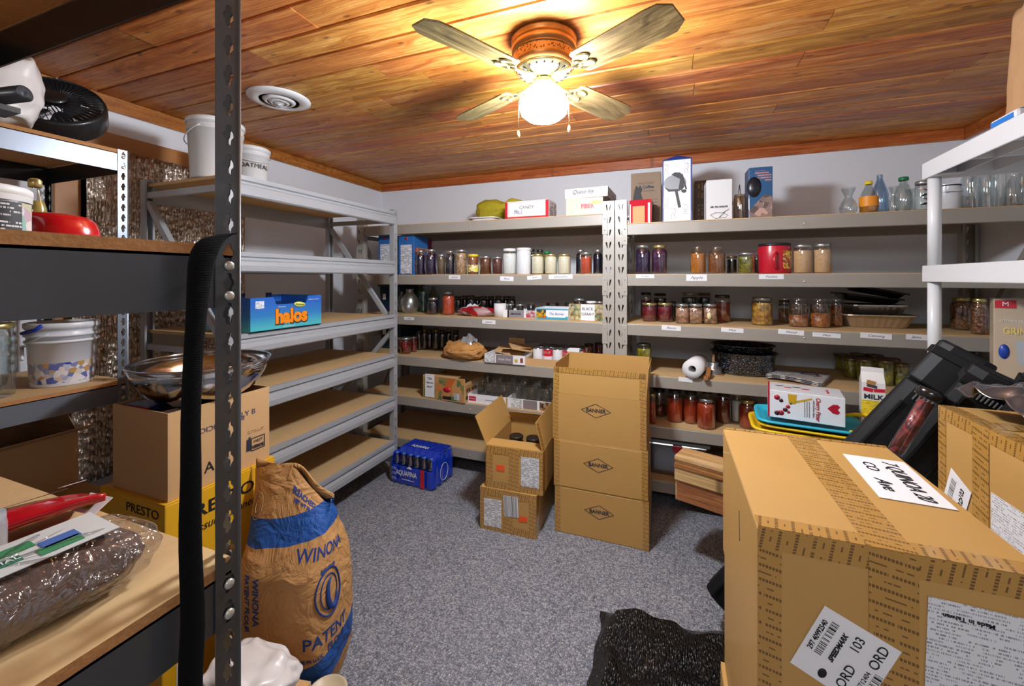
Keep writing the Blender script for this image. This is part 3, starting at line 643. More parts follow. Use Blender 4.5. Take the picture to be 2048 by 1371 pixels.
jp(1033, 1062, 495, None, s2, M_WHITEP, 'white', 'tall opaque white tub with white lid right of the powder jar', .8, 'tub', 2.63)
sj = jp(935.5, 957, 508, None, s2, K['salsa'], 'yellow', 'salsa jar with yellow lid and bright wrap label', .86, 'small', 2.62)
rj = 10.75*dep(sj.location)/F+.0012; b = MB(); b.lathe([(rj, .018), (rj, .068)], 20, caps=False); 
t = NT('salsa_wrap'); n_ = t.noise(t.co(), 38, 2); t.base(t.ramp(n_, [(.38, '#e8d83a'), (.47, '#e9e9e0'), (.5, '#2f8a3a'), (.56, '#c8341e'), (.62, '#e8d83a')])); b.build('wrap_label', t.m, sj)
for i, (xx, yy) in enumerate(((1063, 498), (1080, 499), (1094, 502))):
    jp(xx-8, xx+8, yy, None, s2, K['navy' if i < 2 else 'gbeans'], 'dark' if i < 2 else 'green', ['dark blue jar behind the leftmost cream lard jar', 'dark blue jar behind, between first and second lard jars', 'green lidded jar behind the middle cream lard jar'][i], .85, 'mason', 2.78)
# third shelf, left rack
z3 = 1.09
for a in ((795, 812, 583, 624, 'round', M_FROST, 'clear round glass vase at the far left beside the grey rack post'), (801, 838, 578, 627, 'round', M_FROST, 'frosted round globe vase in front on the third shelf'), (826, 856, 566, 622, 'bottle', M_TEALG, 'tall pale teal glass bottle behind the globe vase'),
          (856, 879, 569, 620, 'bottle', M_GREYG, 'clear bottle behind the small dark lidded jar'), (836, 858, 583, 624, 'cyl', M_TEALG, 'short teal glass between the globe vase and dark jar')):
    jp(a[0], a[1], a[2], a[3], z3, None, None, a[6], shape=a[4], glassm=a[5], name='glass_vase', cat='vase')
jp(855, 878, 595.5, 629, z3, K['navy'], 'silver', 'small dark jar with bright silver lid left of the tall orange jar', .85, 'mason')
jp(884, 910, 582, 629.5, z3, K['orange'], 'silver', 'tall orange red jar on the third shelf beside the red white bag', .8, 'mason')
for i, (xx, yy, cc) in enumerate(((916, 592, 'navy'), (930, 591, 'dark'), (943, 590, 'navy'), (955, 593, 'navy'), (968, 592, 'dark'), (982, 592, 'navy'), (997, 591, 'navy'), (1012, 592, 'dark'), (1024, 592, 'navy'))):
    jp(xx-8, xx+8, yy, None, z3, K[cc], 'dark', 'dark juice jar behind the red white bag, %s in its row' % ORD[i], .85, 'mason', 2.89+.07*(i % 2), group='dark jars behind the red white bag')
# fourth shelf left rack
z4 = .79
for i, (x0, x1, yt, yb) in enumerate(((796, 807, 674, 702), (800, 822, 674, 708), (821, 834, 672, 704))):
    jp(x0, x1, yt, yb, z4, K['cherries'], 'silver', ['red cherry jar half hidden by the grey rack post', 'red cherry jar in front, second from the grey post', 'red cherry jar, third from the grey post'][i], .8, 'small')
for i, xx in enumerate((838, 849, 860, 872, 885, 898, 912)):
    jp(xx-7, xx+7, 660-(i % 2)*3, 700-(i % 3), z4, K['dark' if i % 2 else 'navy'], ['dark', 'bronze'][i % 2], 'dark dull lidded jar behind the paper bag, %s in its row' % ORD[i], .85, 'mason', group='dark jars behind the brown paper bag')
jp(1169, 1187, 687, 716, z4, K['cherries'], 'dark', 'dark red jar behind the open carton, left one by the posts', .85, 'small'); jp(1189, 1207, 685, 716, z4, K['beets'], 'dark', 'dark red jar behind the open carton, next to the slotted post', .85, 'small')
# right rack, second shelf
for a in ((1270, 1301, 490, 'purple', 'silver', 'large purple juice jar with silver lid, left one by the posts', .84, 'mason', 2.63), (1303, 1335, 490, 'violet', 'gold', 'large purple juice jar with gold lid', .84, 'mason', 2.63),
          (1380, 1412, 492, 'honey', None, 'open topped jar of golden amber honey', .72, 'mason', 2.63), (1415.5, 1451.5, 493, 'amber', None, 'jar of darker brown honey right of the golden one', .72, 'mason', 2.63),
          (1453, 1474, 512, 'dark', 'bronze', 'small dark jar with bronze lid between honey and pickles', .8, 'small', 2.70), (1475.5, 1510, 505, 'pickles', 'silver', 'jar of yellow green pickles left of the red tub', .8, 'small', 2.63),
          (1507, 1520, 511, 'dark', 'dark', 'small dark jar behind, between pickles and the red tub', .8, 'small', 2.75),
          (1584.5, 1624.5, 489, 'sand', 'silver', 'large jar of tan grain right of the red tub', .78, 'wide', 2.64), (1625, 1664.5, 487, 'sand', 'silver', 'large jar of tan grain at the right end of its row', .78, 'wide', 2.64)):
    jp(a[0], a[1], a[2], None, s2, K[a[3]] if a[3] else None, a[4], a[5], a[6], a[7], a[8])
# right rack, third shelf
for a in ((1281, 1303, 584, 636, 'beets', 'dark', 'tall dark red jar behind the left beet jar', .7), (1307, 1333, 586, 634, 'dark', 'dark', 'tall dark jar behind the second beet jar', .8), (1362, 1395, 584, 636, 'dark', 'silver', 'tall dark jar with silver lid behind the peanut jars', .8),
          (1394, 1422, 585, 634, 'dark', 'bronze', 'tall dark jar with bronze lid behind the yellow oval label', .8), (1428, 1461, 589, 644, 'salmon', 'dark', 'jar of orange salmon right of the peanut jars', .72)):
    jp(a[0], a[1], a[2], a[3], z3, K[a[4]], a[5], a[6], a[7], 'wide')
for i, (x0, x1) in enumerate(((1284, 1314), (1315, 1345))):
    jp(x0, x1, 605, 643+i, z3, K['beets'], 'gold', ['short beet jar with gold lid, left one nearest the posts', 'short beet jar with gold lid, right one beside the peanuts'][i], .78, 'small')
jp(1342, 1352, 602, 640, z3, K['dark'], 'dark', 'dark jar squeezed between the beets and peanuts', .8, 'small')
for i, (x0, x1) in enumerate(((1351, 1378), (1377, 1405), (1406, 1434))):
    q = jp(x0, x1, 607, 647+i*.5, z3, K['peanut'], 'silver', ['square jar of pink brown peanuts, leftmost of three', 'square jar of pink brown peanuts, middle of three', 'square peanut jar with a yellow oval label'][i], .8, 'square')
    if i == 2:
        b = MB(); b.lathe([(.012, 0), (.012, .001), (0, .001)], 20, sy=1.7); b.build('oval_label', mat('pale_yellow_label', '#e6dfa6', .5), q, M=RZ(-q.rotation_euler.z) @ frame((-.008, -.0445, .05), (1, 0, 0), (0, 0, 1)))
jp(1502, 1546, 594, 651, z3, K['yellow'], 'silver', 'large jar of yellow and orange peaches standing alone', .8, 'wide')
for a in ((1556, 1581, 595, 645, 'meat', .55), (1576, 1618, 595, 654, 'meat', .42), (1618, 1661, 596, 655.5, 'orangec', .5), (1657, 1686, 596, 653, 'orangec', .75)):
    i = int(a[0])
    q = jp(a[0], a[1], a[2], a[3], z3, K[a[4]], None, {1556: 'jar of meat pieces behind, leftmost of the four unlidded', 1576: 'open jar half full of meat pieces, second of four', 1618: 'open jar of orange chunks in liquid, third of four', 1657: 'jar of orange chunks beside the foil trays'}[i], a[5], 'wide')
    r0 = q.children[0].dimensions.x; rr = (a[1]-a[0])/2*dep(q.location)/F*.92/math.sqrt(1+(((a[0]+a[1])/2-HX)/F)**2); hh = (655-595)*dep(q.location)/F
    b = MB(); b.lathe([(.0, hh*a[5]+.001), (rr, hh*a[5]+.001), (rr, hh*.74), (0, hh*.74)], 20, caps=False); b.build('brine', mat('brown_brine', '#4a3626', .15, coat=.5), q)
for a in ((1898, 1946, 594, 660, 'tall jar of shelled pecans right of the white shelf pole'), (1940, 1978, 596, 669, 'jar of shelled pecans partly behind the grinder box')):
    jp(a[0], a[1], a[2], a[3], z3, K['pecan'], 'gold', a[4], .85, 'mason')
# right rack, fourth shelf
jp(1273, 1303, 686, 745, z4, K['ybeans'], 'dark', 'jar of yellow wax beans next to the slotted posts', .82, 'wide')
for i, (x0, x1, yt, yb) in enumerate(((1666, 1706, 708, 742), (1700, 1730, 706, 750), (1730, 1768, 709, 752), (1684, 1722, 715, 757), (1764, 1801, 716, 762), (1710, 1750, 717, 766), (1752, 1790, 719, 772), (1785, 1819, 726, 774))):
    jp(x0, x1, yt, yb, z4, K['gbeans'], 'bronze', 'short tapered green bean jar behind the milk carton, %s' % ('back row leftmost', 'back row second', 'back row third', 'second row leftmost', 'back row rightmost', 'front row leftmost', 'front row middle', 'front row rightmost')[i], .84, 'taper', group='tapered green bean jars behind the milk carton')
# right rack, fifth shelf (tomatoes)
z5 = .495
for a in ((1297, 1312, 786, 848, 'tomato', 'gold', .7, 'narrow tomato jar half hidden by the carton stack'), (1304, 1333, 776, 834, 'dktomato', 'dark', .4, 'dark jar behind with a little tomato at the bottom'), (1333, 1366, 778, 845, 'tomato', 'dark', .72, 'tomato sauce jar left of centre, second row'),
          (1366, 1397, 781, 848, 'tomato', 'dark', .75, 'tomato sauce jar just behind the front jar'), (1393, 1431, 795, 859, 'tomato', 'silver', .82, 'tomato jar foremost on its shelf with silver rim'),
          (1430, 1462, 784, 847, 'dktomato', 'dark', .78, 'dark tomato jar right of the foremost one'), (1463, 1486, 783, 845, 'flour', 'white', .7, 'jar with whitish content right of the dark tomato jar'), (1477, 1512, 798, 858, 'tomato', 'gold', .78, 'tomato jar with gold lid beside the white pitter box'),
          (1400, 1428, 779, 838, 'dktomato', 'dark', .7, 'dark tomato jar directly behind the foremost one'), (1488, 1516, 785, 842, 'dark', 'dark', .7, 'very dark jar behind the gold lidded tomato jar')):
    jp(a[0], a[1], a[2], a[3], z5, K[a[4]], a[5], a[7], a[6], 'mason')
# ------------------------------------------------------------- cartons
def side_tape(t, w, d, h, side, where, m=None, width=.035, L=None):
    M = face(w, d, h, side); fw = d if side in 'LR' else w; fh = d if side == 'T' else h; m = m or M_TAPE
    if where in ('left', 'right'): s = -1 if where == 'left' else 1; return decal(t, 'tape_strip', m, M @ T(s*(fw/2-width/2), 0) @ RZ(PI/2), L or fh*.995, width)
    if where == 'midv': return decal(t, 'tape_strip', m, M @ RZ(PI/2), L or fh*.995, width, off=.0006)
    if where == 'midh': return decal(t, 'tape_strip', m, M, L or fw*.995, width, off=.0006)
    s = 1 if where == 'top' else -1; return decal(t, 'tape_strip', m, M @ T(0, s*(fh/2-width/2)), L or fw*.995, width, off=.0004)
def carton(label, x, y, z, w, d, h, rz=0, m=None, seam='X', name='cardboard_box', cat='box', group=None, inset=0):
    t = thing(name, label, cat, (x, y, z), rz, group); m = m or M_CARDG
    b = MB(); b.box(-w/2, -d/2, 0, w/2, d/2, h-.003); b.build('body', m, t, bevel=.004)
    b = MB()
    if seam == 'X': b.box(-w/2+.001, -d/2+.001, h-.0029, w/2-.001, -.001, h); b.build('flap', m, t, bevel=.001); b = MB(); b.box(-w/2+.001, .001, h-.0029, w/2-.001, d/2-.001, h); b.build('flap', m, t, bevel=.001)
    else: b.box(-w/2+.001, -d/2+.001, h-.0029, -.001, d/2-.001, h); b.build('flap', m, t, bevel=.001); b = MB(); b.box(.001, -d/2+.001, h-.0029, w/2-.001, d/2-.001, h); b.build('flap', m, t, bevel=.001)
    return t
def opencarton(label, x, y, z, w, d, h, rz=0, m=None, th=.004, flaps=(), name='cardboard_box', cat='box', group=None):
    """flaps: (side, length, angle from vertical outward in degrees)"""
    t = thing(name, label, cat, (x, y, z), rz, group); m = m or M_CARDG
    b = MB(); b.box(-w/2, -d/2, 0, w/2, d/2, th); b.box(-w/2, -d/2, th, -w/2+th, d/2, h); b.box(w/2-th, -d/2, th, w/2, d/2, h); b.box(-w/2+th, -d/2, th, w/2-th, -d/2+th, h); b.box(-w/2+th, d/2-th, th, w/2-th, d/2, h)
    b.build('body', m, t); out = {}
    for sd, L, ang in flaps:
        a = math.radians(ang); fw = d if sd in 'LR' else w; M = face(w, d, h, sd) @ T(0, h/2, -th) @ Matrix.Rotation(a, 4, 'X')
        b = MB(); b.box(-fw/2+.002, .001, 0, fw/2-.002, L, th*.8); out[sd] = b.build('flap', m, t, M=M)
    return t, out
def diamond(t, M, w, h, s='BANNER'):
    b = MB(); P = [(-w/2, 0), (0, -h/2), (w/2, 0), (0, h/2)]
    for i in range(4):
        a, c = Vector(P[i]+(0,)), Vector(P[(i+1) % 4]+(0,)); n = (c-a).normalized(); k = Vector((-n.y, n.x, 0))*.0012
        b.add([a-k, c-k, c+k, a+k], [(0, 1, 2, 3)])
    b.build('printed_diamond', M_PRINT, t, M=M @ T(0, 0, .0012)); text(t, s, h*.36, M, M_PRINT, sx=1.0, bold=.0006)
M_PRINT = mat('navy_print', '#2a2c3c', .6)
M_SHIP = printed('shipping_label_print', '#e2e4e6', '#3c3c44', .0055, .55, .0016); M_SHIPF = printed('dense_label_print', '#dfe1e4', '#8c8c94', .0052, .5, .0012, fill=.5)
M_ORANGE = mat('orange_sticker', '#ee5a26', .5); M_BAR = barcode('barcode_print')
W_, D_, H_ = .482, .33, .2475
cxs = [(-.34, 2.335, 0), (-.345, 2.333, 1), (-.352, 2.336, 2)]
for x, y, i in cxs[:2]:
    t = carton(['golden cardboard box at the bottom of the centre stack of three', 'golden cardboard box in the middle of the centre stack of three'][i], x, y, i*(H_+.0005), W_, D_, H_)
    for wh in ('left', 'right'): side_tape(t, W_, D_, H_, 'F', wh, width=.03)
    side_tape(t, W_, D_, H_, 'R', 'left', width=.045); side_tape(t, W_, D_, H_, 'R', 'midv', mat('clear_tape', '#b9a58a', .2, coat=.5), width=.05)
    diamond(t, face(W_, D_, H_, 'F') @ T(-.005, .022-.005*i), .152, .072)
t, fl = opencarton('open golden cardboard box with raised flaps on top of the centre stack', *cxs[2][:2], 2*(H_+.0005), W_, D_, H_, flaps=(('F', .138, -2), ('B', .165, 3), ('L', .16, -4), ('R', .16, 4)))
for wh in ('left', 'right'): side_tape(t, W_, D_, H_, 'F', wh, width=.03)
side_tape(t, W_, D_, H_, 'R', 'left', width=.045)
diamond(t, face(W_, D_, H_, 'F') @ T(-.01, .05), .152, .072)
Mf = T(0, .069, .0036)
for wh, Mx, L in (('t', Mf @ T(0, .056), .475), ('l', Mf @ T(-.222, 0) @ RZ(PI/2), .135), ('r', Mf @ T(.222, 0) @ RZ(PI/2), .135)):
    decal(fl['F'], 'tape_strip', M_TAPE, Mx, L, .03)
# left pair
w2, d2, h2 = .318, .44, .226
t = carton('taped cardboard box with two white labels, under the open one left of the stack', -.817, 2.275, 0, w2, d2, h2, .03, seam='Y')
for wh in ('left', 'right', 'top', 'bottom', 'midv'): side_tape(t, w2, d2, h2, 'F', wh, width=.04 if wh != 'midv' else .055)
side_tape(t, w2, d2, h2, 'R', 'left', width=.05)
Mq = face(w2, d2, h2, 'F')
decal(t, 'shipping_label', M_SHIP, Mq @ T(-.085, -.018, .001), .1, .15); decal(t, 'shipping_label', M_BAR, Mq @ T(.02, .035, .0012) @ RZ(.05), .085, .11); s = decal(t, 'orange_sticker', M_ORANGE, Mq @ T(.085, -.02, .001) @ RZ(.1), .05, .028)
t, fl = opencarton('open cardboard box of lidded jars with flaps standing, on the left pair', -.79, 2.285, h2+.0005, w2, d2, h2, .05, flaps=(('L', .165, 24), ('R', .155, -14), ('F', .09, -88), ('B', .09, -40)))
for wh in ('left', 'right', 'top', 'bottom', 'midv'): side_tape(t, w2, d2, h2, 'F', wh, width=.04 if wh != 'midv' else .055)
side_tape(t, w2, d2, h2, 'R', 'left', width=.05)
decal(t, 'shipping_label', M_SHIP, Mq @ T(.09, .0, .001), .098, .155); decal(t, 'orange_sticker', M_ORANGE, Mq @ T(-.075, .0, .001), .045, .032)
decal(fl['R'], 'tape_strip', M_TAPE, T(-.195, .075, 0.0034) @ RZ(PI/2), .14, .035)
for i, (ax, ay) in enumerate(((-.07, -.06), (.035, -.06), (-.07, .05), (.035, .05))):
    v = Matrix.Rotation(.05, 3, 'Z') @ Vector((ax, ay, 0)); jar(-.79+v.x, 2.285+v.y, h2+.006, .045, .19, K['dark'], 'dark', .85, 'wide', 'dark lidded jar inside the open cardboard box, %s' % ('front left', 'front right', 'back left', 'back right')[i], 'jars inside the open cardboard box')
# ---- big cartons, right foreground
WB, DB, HB = .358, .487, .335
for i, (z, xo) in enumerate(((0, -.004), (.306, .006))):
    t = carton(['tall plain cardboard box on the floor under the large foreground carton', 'plain cardboard box directly beneath the large foreground carton'][i], .312+xo, 1.03, z, WB, DB, .305, seam='Y')
ZB = .6125
t = carton('large taped cardboard box in the right foreground with airline style tag and handwritten sheet', .315, 1.035, ZB, WB, DB, HB, seam='Y')
tw = .05
for sd, wh in (('F', 'left'), ('F', 'right'), ('F', 'top'), ('T', 'bottom'), ('T', 'top')): side_tape(t, WB, DB, HB, sd, wh, M_TAPEB, width=.034 if sd == 'F' or wh == 'bottom' else .012)
side_tape(t, WB, DB, HB, 'F', 'midv', M_TAPEB, width=.06); side_tape(t, WB, DB, HB, 'T', 'midv', M_TAPEB, width=.062)
MT = face(WB, DB, HB, 'T'); MF = face(WB, DB, HB, 'F')
s = decal(t, 'paper_sheet', M_PAPER, MT @ T(.112, .04, .001) @ RZ(-.05), .11, .21)
Mh = Matrix.Translation((0, 0, .0008)) @ RZ(-PI/2)
text(s, '7 QUINOA 20', .036, Mh @ T(.0, .02), M_INK, shear=.4, sx=.8); text(s, 'Ave', .034, Mh @ T(.04, -.025), M_INK, shear=.4); text(s, 'CO', .03, Mh @ T(-.05, -.022), M_INK, shear=.2)
s = decal(t, 'airline_tag', M_PAPER, MF @ T(-.062, -.012, .001) @ RZ(-.42), .105, .115)
Mt = Matrix.Translation((0, 0, .0006)) @ RZ(PI/2)
text(s, '297 40992540', .0105, Mt @ T(.01, .042), M_INK, sx=.9, bold=.0002); text(s, 'SPEEDMARK', .0095, Mt @ T(0.008, .012), M_INK, shear=.4, bold=.0004)
text(s, 'ORD', .019, Mt @ T(-.025, -.014), M_INK); text(s, '103', .018, Mt @ T(.03, -.006), M_INK); text(s, 'ORD', .019, Mt @ T(.03, -.035), M_INK); text(s, 'SM15712404', .009, Mt @ T(-.022, -.034), M_INK)
for (ax, ay, ww, hh) in ((.012, .03, .062, .010), (-.022, -.046, .055, .010)): decal(s, 'barcode', M_BAR, Mt @ T(ax, ay, 0.0007), ww, hh)
b = MB(); b.lathe([(.008, 0), (.008, .0012), (.0035, .0012)], 16, sy=.7); b.build('round_logo', M_INK, s, M=Mt @ T(-.042, .012))
s = decal(t, 'customs_sheet', M_SHIPF, MF @ T(.102, .0, .001) @ RZ(-.03), .13, .22)
text(s, 'Made in Taiwan', .009, Matrix.Translation((0, 0, .0006)) @ T(-.02, .088) @ RZ(PI), M_INK, bold=.0002)
b = MB(); b.box(-.0012, -.03, 0, .0012, .03, .0006); b.build('pen_mark', M_PRINT, t, M=face(WB, DB, HB, 'L') @ T(.05, .06, .0002) @ RZ(.12))
# second carton and its support
WC, DC, HC = .228, .30, .335
t = carton('plain cardboard box on the floor under the taped carton at the right edge', .735, 1.188, 0, WC, DC, .36, seam='X')
t = carton('plain cardboard box between floor box and taped carton at the right edge', .737, 1.187, .3605, WC, DC, .35, seam='X')
t = carton('taped cardboard box at the right edge with slanted tags and crumpled film on top', .735, 1.186, .711, WC, DC, HC, seam='X')
for sd, wh in (('L', 'left'), ('L', 'top'), ('L', 'right'), ('T', 'left')): side_tape(t, WC, DC, HC, sd, wh, M_TAPEB, width=.03)
side_tape(t, WC, DC, HC, 'L', 'midv', M_TAPEB, width=.05); side_tape(t, WC, DC, HC, 'T', 'midh', M_TAPEB, width=.05)
ML = face(WC, DC, HC, 'L')
s = decal(t, 'airline_tag', M_PAPER, ML @ T(-.085, -.04, .001) @ RZ(-.35), .075, .13)
for tx_, q in (('ORD', (.0, -.045)), ('ORD', (.018, .01)), ('103', (.014, .038))): text(s, tx_, .017, Matrix.Translation((0, 0, .0006)) @ T(*q) @ RZ(PI/2), M_INK)
decal(s, 'barcode', M_BAR, T(-.018, .01, .0007) @ RZ(PI/2), .08, .016)
decal(t, 'customs_sheet', M_SHIPF, ML @ T(.085, -.055, .001), .105, .19)
# crumpled film on top of it
def film(u, v):
    n = nz3((u*3.1, v*3.7, 1), 1.3); n2 = nz3((u*9, v*9, 4), 1)
    return ((u-.5)*.30+.02*n.x, (v-.5)*.30+.02*n.y, .035+.03*n.z+.014*n2.z+.03*math.exp(-((u-.35)**2+(v-.6)**2)*8))
b = MB(); b.grid(film, 50, 50); M_FILM = NT('black_clear_film'); M_FILM.base('#3c3c40'); M_FILM.set(Roughness=.2, Coat_Weight=1.0); M_FILM = M_FILM.m
tag(b.build('plastic_film', [M_FILM], loc=(.78, 1.17, 1.062), solid=.001), 'crumpled shiny dark plastic film lying on the right edge carton', 'plastic wrap')
# support pile behind (mostly hidden) + wooden piece + bins + milk + pitter box
t = carton('low cardboard box on the floor behind the large foreground carton', .68, 2.2, 0, .62, .40, .297, seam='X')
t = carton('cardboard box holding up the teal and yellow trays', .80, 2.22, .2975, .36, .38, .39, seam='X')
def woodpiece():
    t = thing('wooden_box', 'pale pine box end with a groove and recessed lower panel, jutting out above the carpet', 'wooden box', (.275, 2.105, .2985), math.radians(-20))
    L, d, h = .50, .13, .215
    b = MB(); b.box(-L/2, -d/2+.012, 0, L/2, d/2, h-.02); b.build('body', M_PINE, t, bevel=.004)
    b = MB(); b.box(-L/2, -d/2, h-.0195, L/2, d/2, h); b.build('top_board', M_PINE, t, bevel=.003)
    b = MB(); b.box(-L/2, -d/2-.006, h-.052, L/2, -d/2+.0115, h-.036); b.build('groove_strip', wood('brown_strip', '#8a5a2c', '#a87440', '#bd8a52', rnd=4, var=.05), t, bevel=.002)
    b = MB(); P = [(-L/2+.008, .006), (L/2, .006), (L/2, .098), (-L/2+.022, .098), (-L/2+.008, .082)]
    b.prism(P, 0, .004); b.build('lower_panel', MC['brown_strip'], t, M=Matrix(((1, 0, 0, 0), (0, 0, -1, -d/2+.0115), (0, 1, 0, 0), (0, 0, 0, 1))))
    b = MB(); b.box(-L/2, -d/2, .1, L/2, -d/2+.0118, .16); b.build('front_board', M_PINE, t, bevel=.003)
woodpiece()
M_TEAL = mat('teal_plastic', '#2fb4cf', .35, coat=.2); M_YEL = mat('yellow_plastic', '#f0c814', .4, coat=.2)
def tray(name, label, x, y, z, w, d, h, m, rz, flare=.012, loopside=None, group=None, cat='tray', corr=0, th=.003, rot=None):
    t = thing(name, label, cat, (x, y, z), rz, group)
    if rot: t.rotation_euler = rot
    def rr(w, d, k, z):
        pts = []; r = min(w, d)*.22
        n = 64
        for i in range(n):
            a = 2*PI*i/n; e = (abs(math.cos(a))**6+abs(math.sin(a))**6)**(-1/6); wv = corr*(1 if i % 2 else -1)*k
            pts.append(((w/2+wv)*math.cos(a)*e, (d/2+wv)*math.sin(a)*e, z))
        return pts
    rings = [rr(w*.0+.001, d*.0+.001, 0, 0), rr(w-flare*2-.01, d-flare*2-.01, 0, 0), rr(w-flare*2, d-flare*2, 1, .006), rr(w-.004, d-.004, 1, h-.003), rr(w, d, 0, h), rr(w+.018, d+.018, 0, h+.001), rr(w+.02, d+.02, 0, h-.005)]
    b = MB(); n = 64; vs = [p for r_ in rings for p in r_]; fs = [(j*n+i, j*n+(i+1) % n, (j+1)*n+(i+1) % n, (j+1)*n+i) for j in range(len(rings)-1) for i in range(n)]
    b.add(vs, fs, 0, corr == 0); b.build('tray_body', m, t, solid=th)
    return t
bx_, by_ = .56, 2.17
tray('plastic_tray', 'yellow plastic tray at the bottom of the nested trays', bx_-.02, by_+.01, .688, .37, .26, .016, M_YEL, -.08); tray('plastic_tray', 'yellow plastic tray nested just under the teal one', bx_+.01, by_, .7085, .37, .26, .016, M_YEL, -.16)
t = tray('plastic_tray', 'teal plastic tray on the yellow trays, holding the white pitter box', bx_, by_, .729, .37, .26, .016, M_TEAL, -.12)
b = MB(); b.tube([(.13, -.11, .01), (.18, -.13, .02), (.222, -.11, .035), (.235, -.03, .05), (.225, .05, .045), (.19, .10, .03), (.14, .12, .01)], .009, 8); b.build('handle', M_YEL, t)
tray('plastic_tray', 'small teal tray tucked beside the milk carton', .915, 2.355, .688, .11, .10, .04, M_TEAL, .2)
def whitebox():
    w, d, h = .27, .17, .118; t = thing('cherry_pitter_box', 'white cherry pitter box with red stripe and fruit pictures, lying on the teal tray', 'box', (.55, 2.17, .7515), math.radians(-11))
    M_WB = mat('gloss_white_card', '#e6e8ec', .3, coat=.4); b = MB(); b.box(-w/2, -d/2, 0, w/2, d/2, h); b.build('body', M_WB, t, bevel=.002)
    Mf = face(w, d, h, 'F'); Mt_ = face(w, d, h, 'T'); RED = mat('deep_red_print', '#b01830', .4)
    decal(t, 'red_stripe', RED, Mf @ T(-w/2+.004, 0), .007, h); decal(t, 'red_stripe', RED, Mt_ @ T(-w/2+.004, 0), .007, d)
    text(t, 'Cherry Pitter', .021, Mf @ T(.045, 0) @ RZ(-PI/2), RED, shear=.2, sx=.85, bold=.0004); text(t, 'with Suction Base', .010, Mf @ T(.03, 0) @ RZ(-PI/2), M_INK)
    text(t, 'Cherry Pitter', .016, Mt_ @ T(.085, 0) @ RZ(-PI/2), RED, shear=.2, sx=.8)
    for k in range(3): text(t, 'removes the pits from cherries', .0055, Mf @ T(.015-.008*k, -.005) @ RZ(-PI/2), M_INK)
    b = MB(); P = [(0, -.022), (.018, -.004), (.02, .012), (.011, .02), (0, .012), (-.011, .02), (-.02, .012), (-.018, -.004)]; b.prism(P, .0002, .001); b.build('heart_logo', RED, t, M=Mf @ T(.098, .01) @ RZ(-PI/2))
    CR = [(-.10, .03, .011), (-.085, .018, .008), (-.06, -.005, .008), (-.07, -.02, .009), (-.085, -.035, .011), (-.1, -.038, .01), (-.058, -.028, .006), (-.05, .012, .006)]
    for i, (ax, ay, r) in enumerate(CR):
        b = MB(); b.lathe([(r, .0002), (r, .001), (0, .001)], 14); b.build('printed_cherry', mat('dark_cherry_print', '#4a1020', .4) if i % 2 else RED, t, M=Mf @ T(ax, ay))
    b = MB(); b.prism([(-.012, -.02), (.012, -.02), (.016, .02), (-.016, .02)], .0002, .001); b.prism([(.01, -.016), (.07, .008), (.068, .014), (.008, -.008)], .0002, .001); b.build('printed_pitter', mat('ochre_print', '#c9a020', .4), t, M=Mf @ T(-.045, .03))
    for k in range(4): b = MB(); b.lathe([(.009, .0002), (.009, .001), (0, .001)], 12, sx=1.8); b.build('printed_cherry', RED if k % 2 else mat('grey_print', '#4a4444', .5), t, M=Mt_ @ T(-.09+.032*k, .02-.02*(k % 2)))
whitebox()
def milk():
    w = .078; p = atd(1744, 856, 1.80); t = thing('milk_carton', 'tall white milk carton with red ribbon and yellow panel, leaning slightly', 'carton', (p.x, p.y, .6885), math.radians(-13)); h = .225
    MWc = mat('milk_white', '#e4e4e2', .4, coat=.3)
    b = MB(); s = w/2; b.box(-s, -s, 0, s, s, h); b.add([(-s, -s, h), (s, -s, h), (s, s, h), (-s, s, h), (-s*.97, 0, h+.04), (s*.97, 0, h+.04)], [(0, 1, 5, 4), (2, 3, 4, 5), (1, 2, 5), (3, 0, 4)]); b.build('body', MWc, t, bevel=.001)
    b = MB(); b.box(-s*.97, -.0015, h+.038, s*.97, .0015, h+.06); b.build('top_seam', MWc, t)
    Mf = face(w, w, h, 'F'); MR = mat('red_ribbon_print', '#c81e32', .4)
    text(t, 'MILK', .028, Mf @ T(0, .052), M_PRINT, sx=1.05, bold=.0008)
    decal(t, 'red_ribbon', MR, Mf @ T(-.017, .082) @ RZ(-.12), .032, .016); decal(t, 'red_ribbon', MR, Mf @ T(.019, .082) @ RZ(.08), .036, .014)
    decal(t, 'yellow_panel', printed('yellow_panel_print', '#e8cc30', '#8a7a20', .006, .5, .002), Mf @ T(0, .002), .08, .07)
    decal(t, 'text_panel', printed('milk_text_print', '#e4e4e2', '#70707c', .005, .5, .0018), Mf @ T(0, -.075), .08, .075)
    decal(t, 'picture_panel', mat('brown_picture', '#b08050', .5), Mf @ T(-.008, .112) @ RZ(-.2), .03, .02); decal(t, 'picture_panel', mat('dark_picture', '#3a4048', .5), Mf @ T(-.005, .098) @ RZ(-.2), .034, .012)
milk()
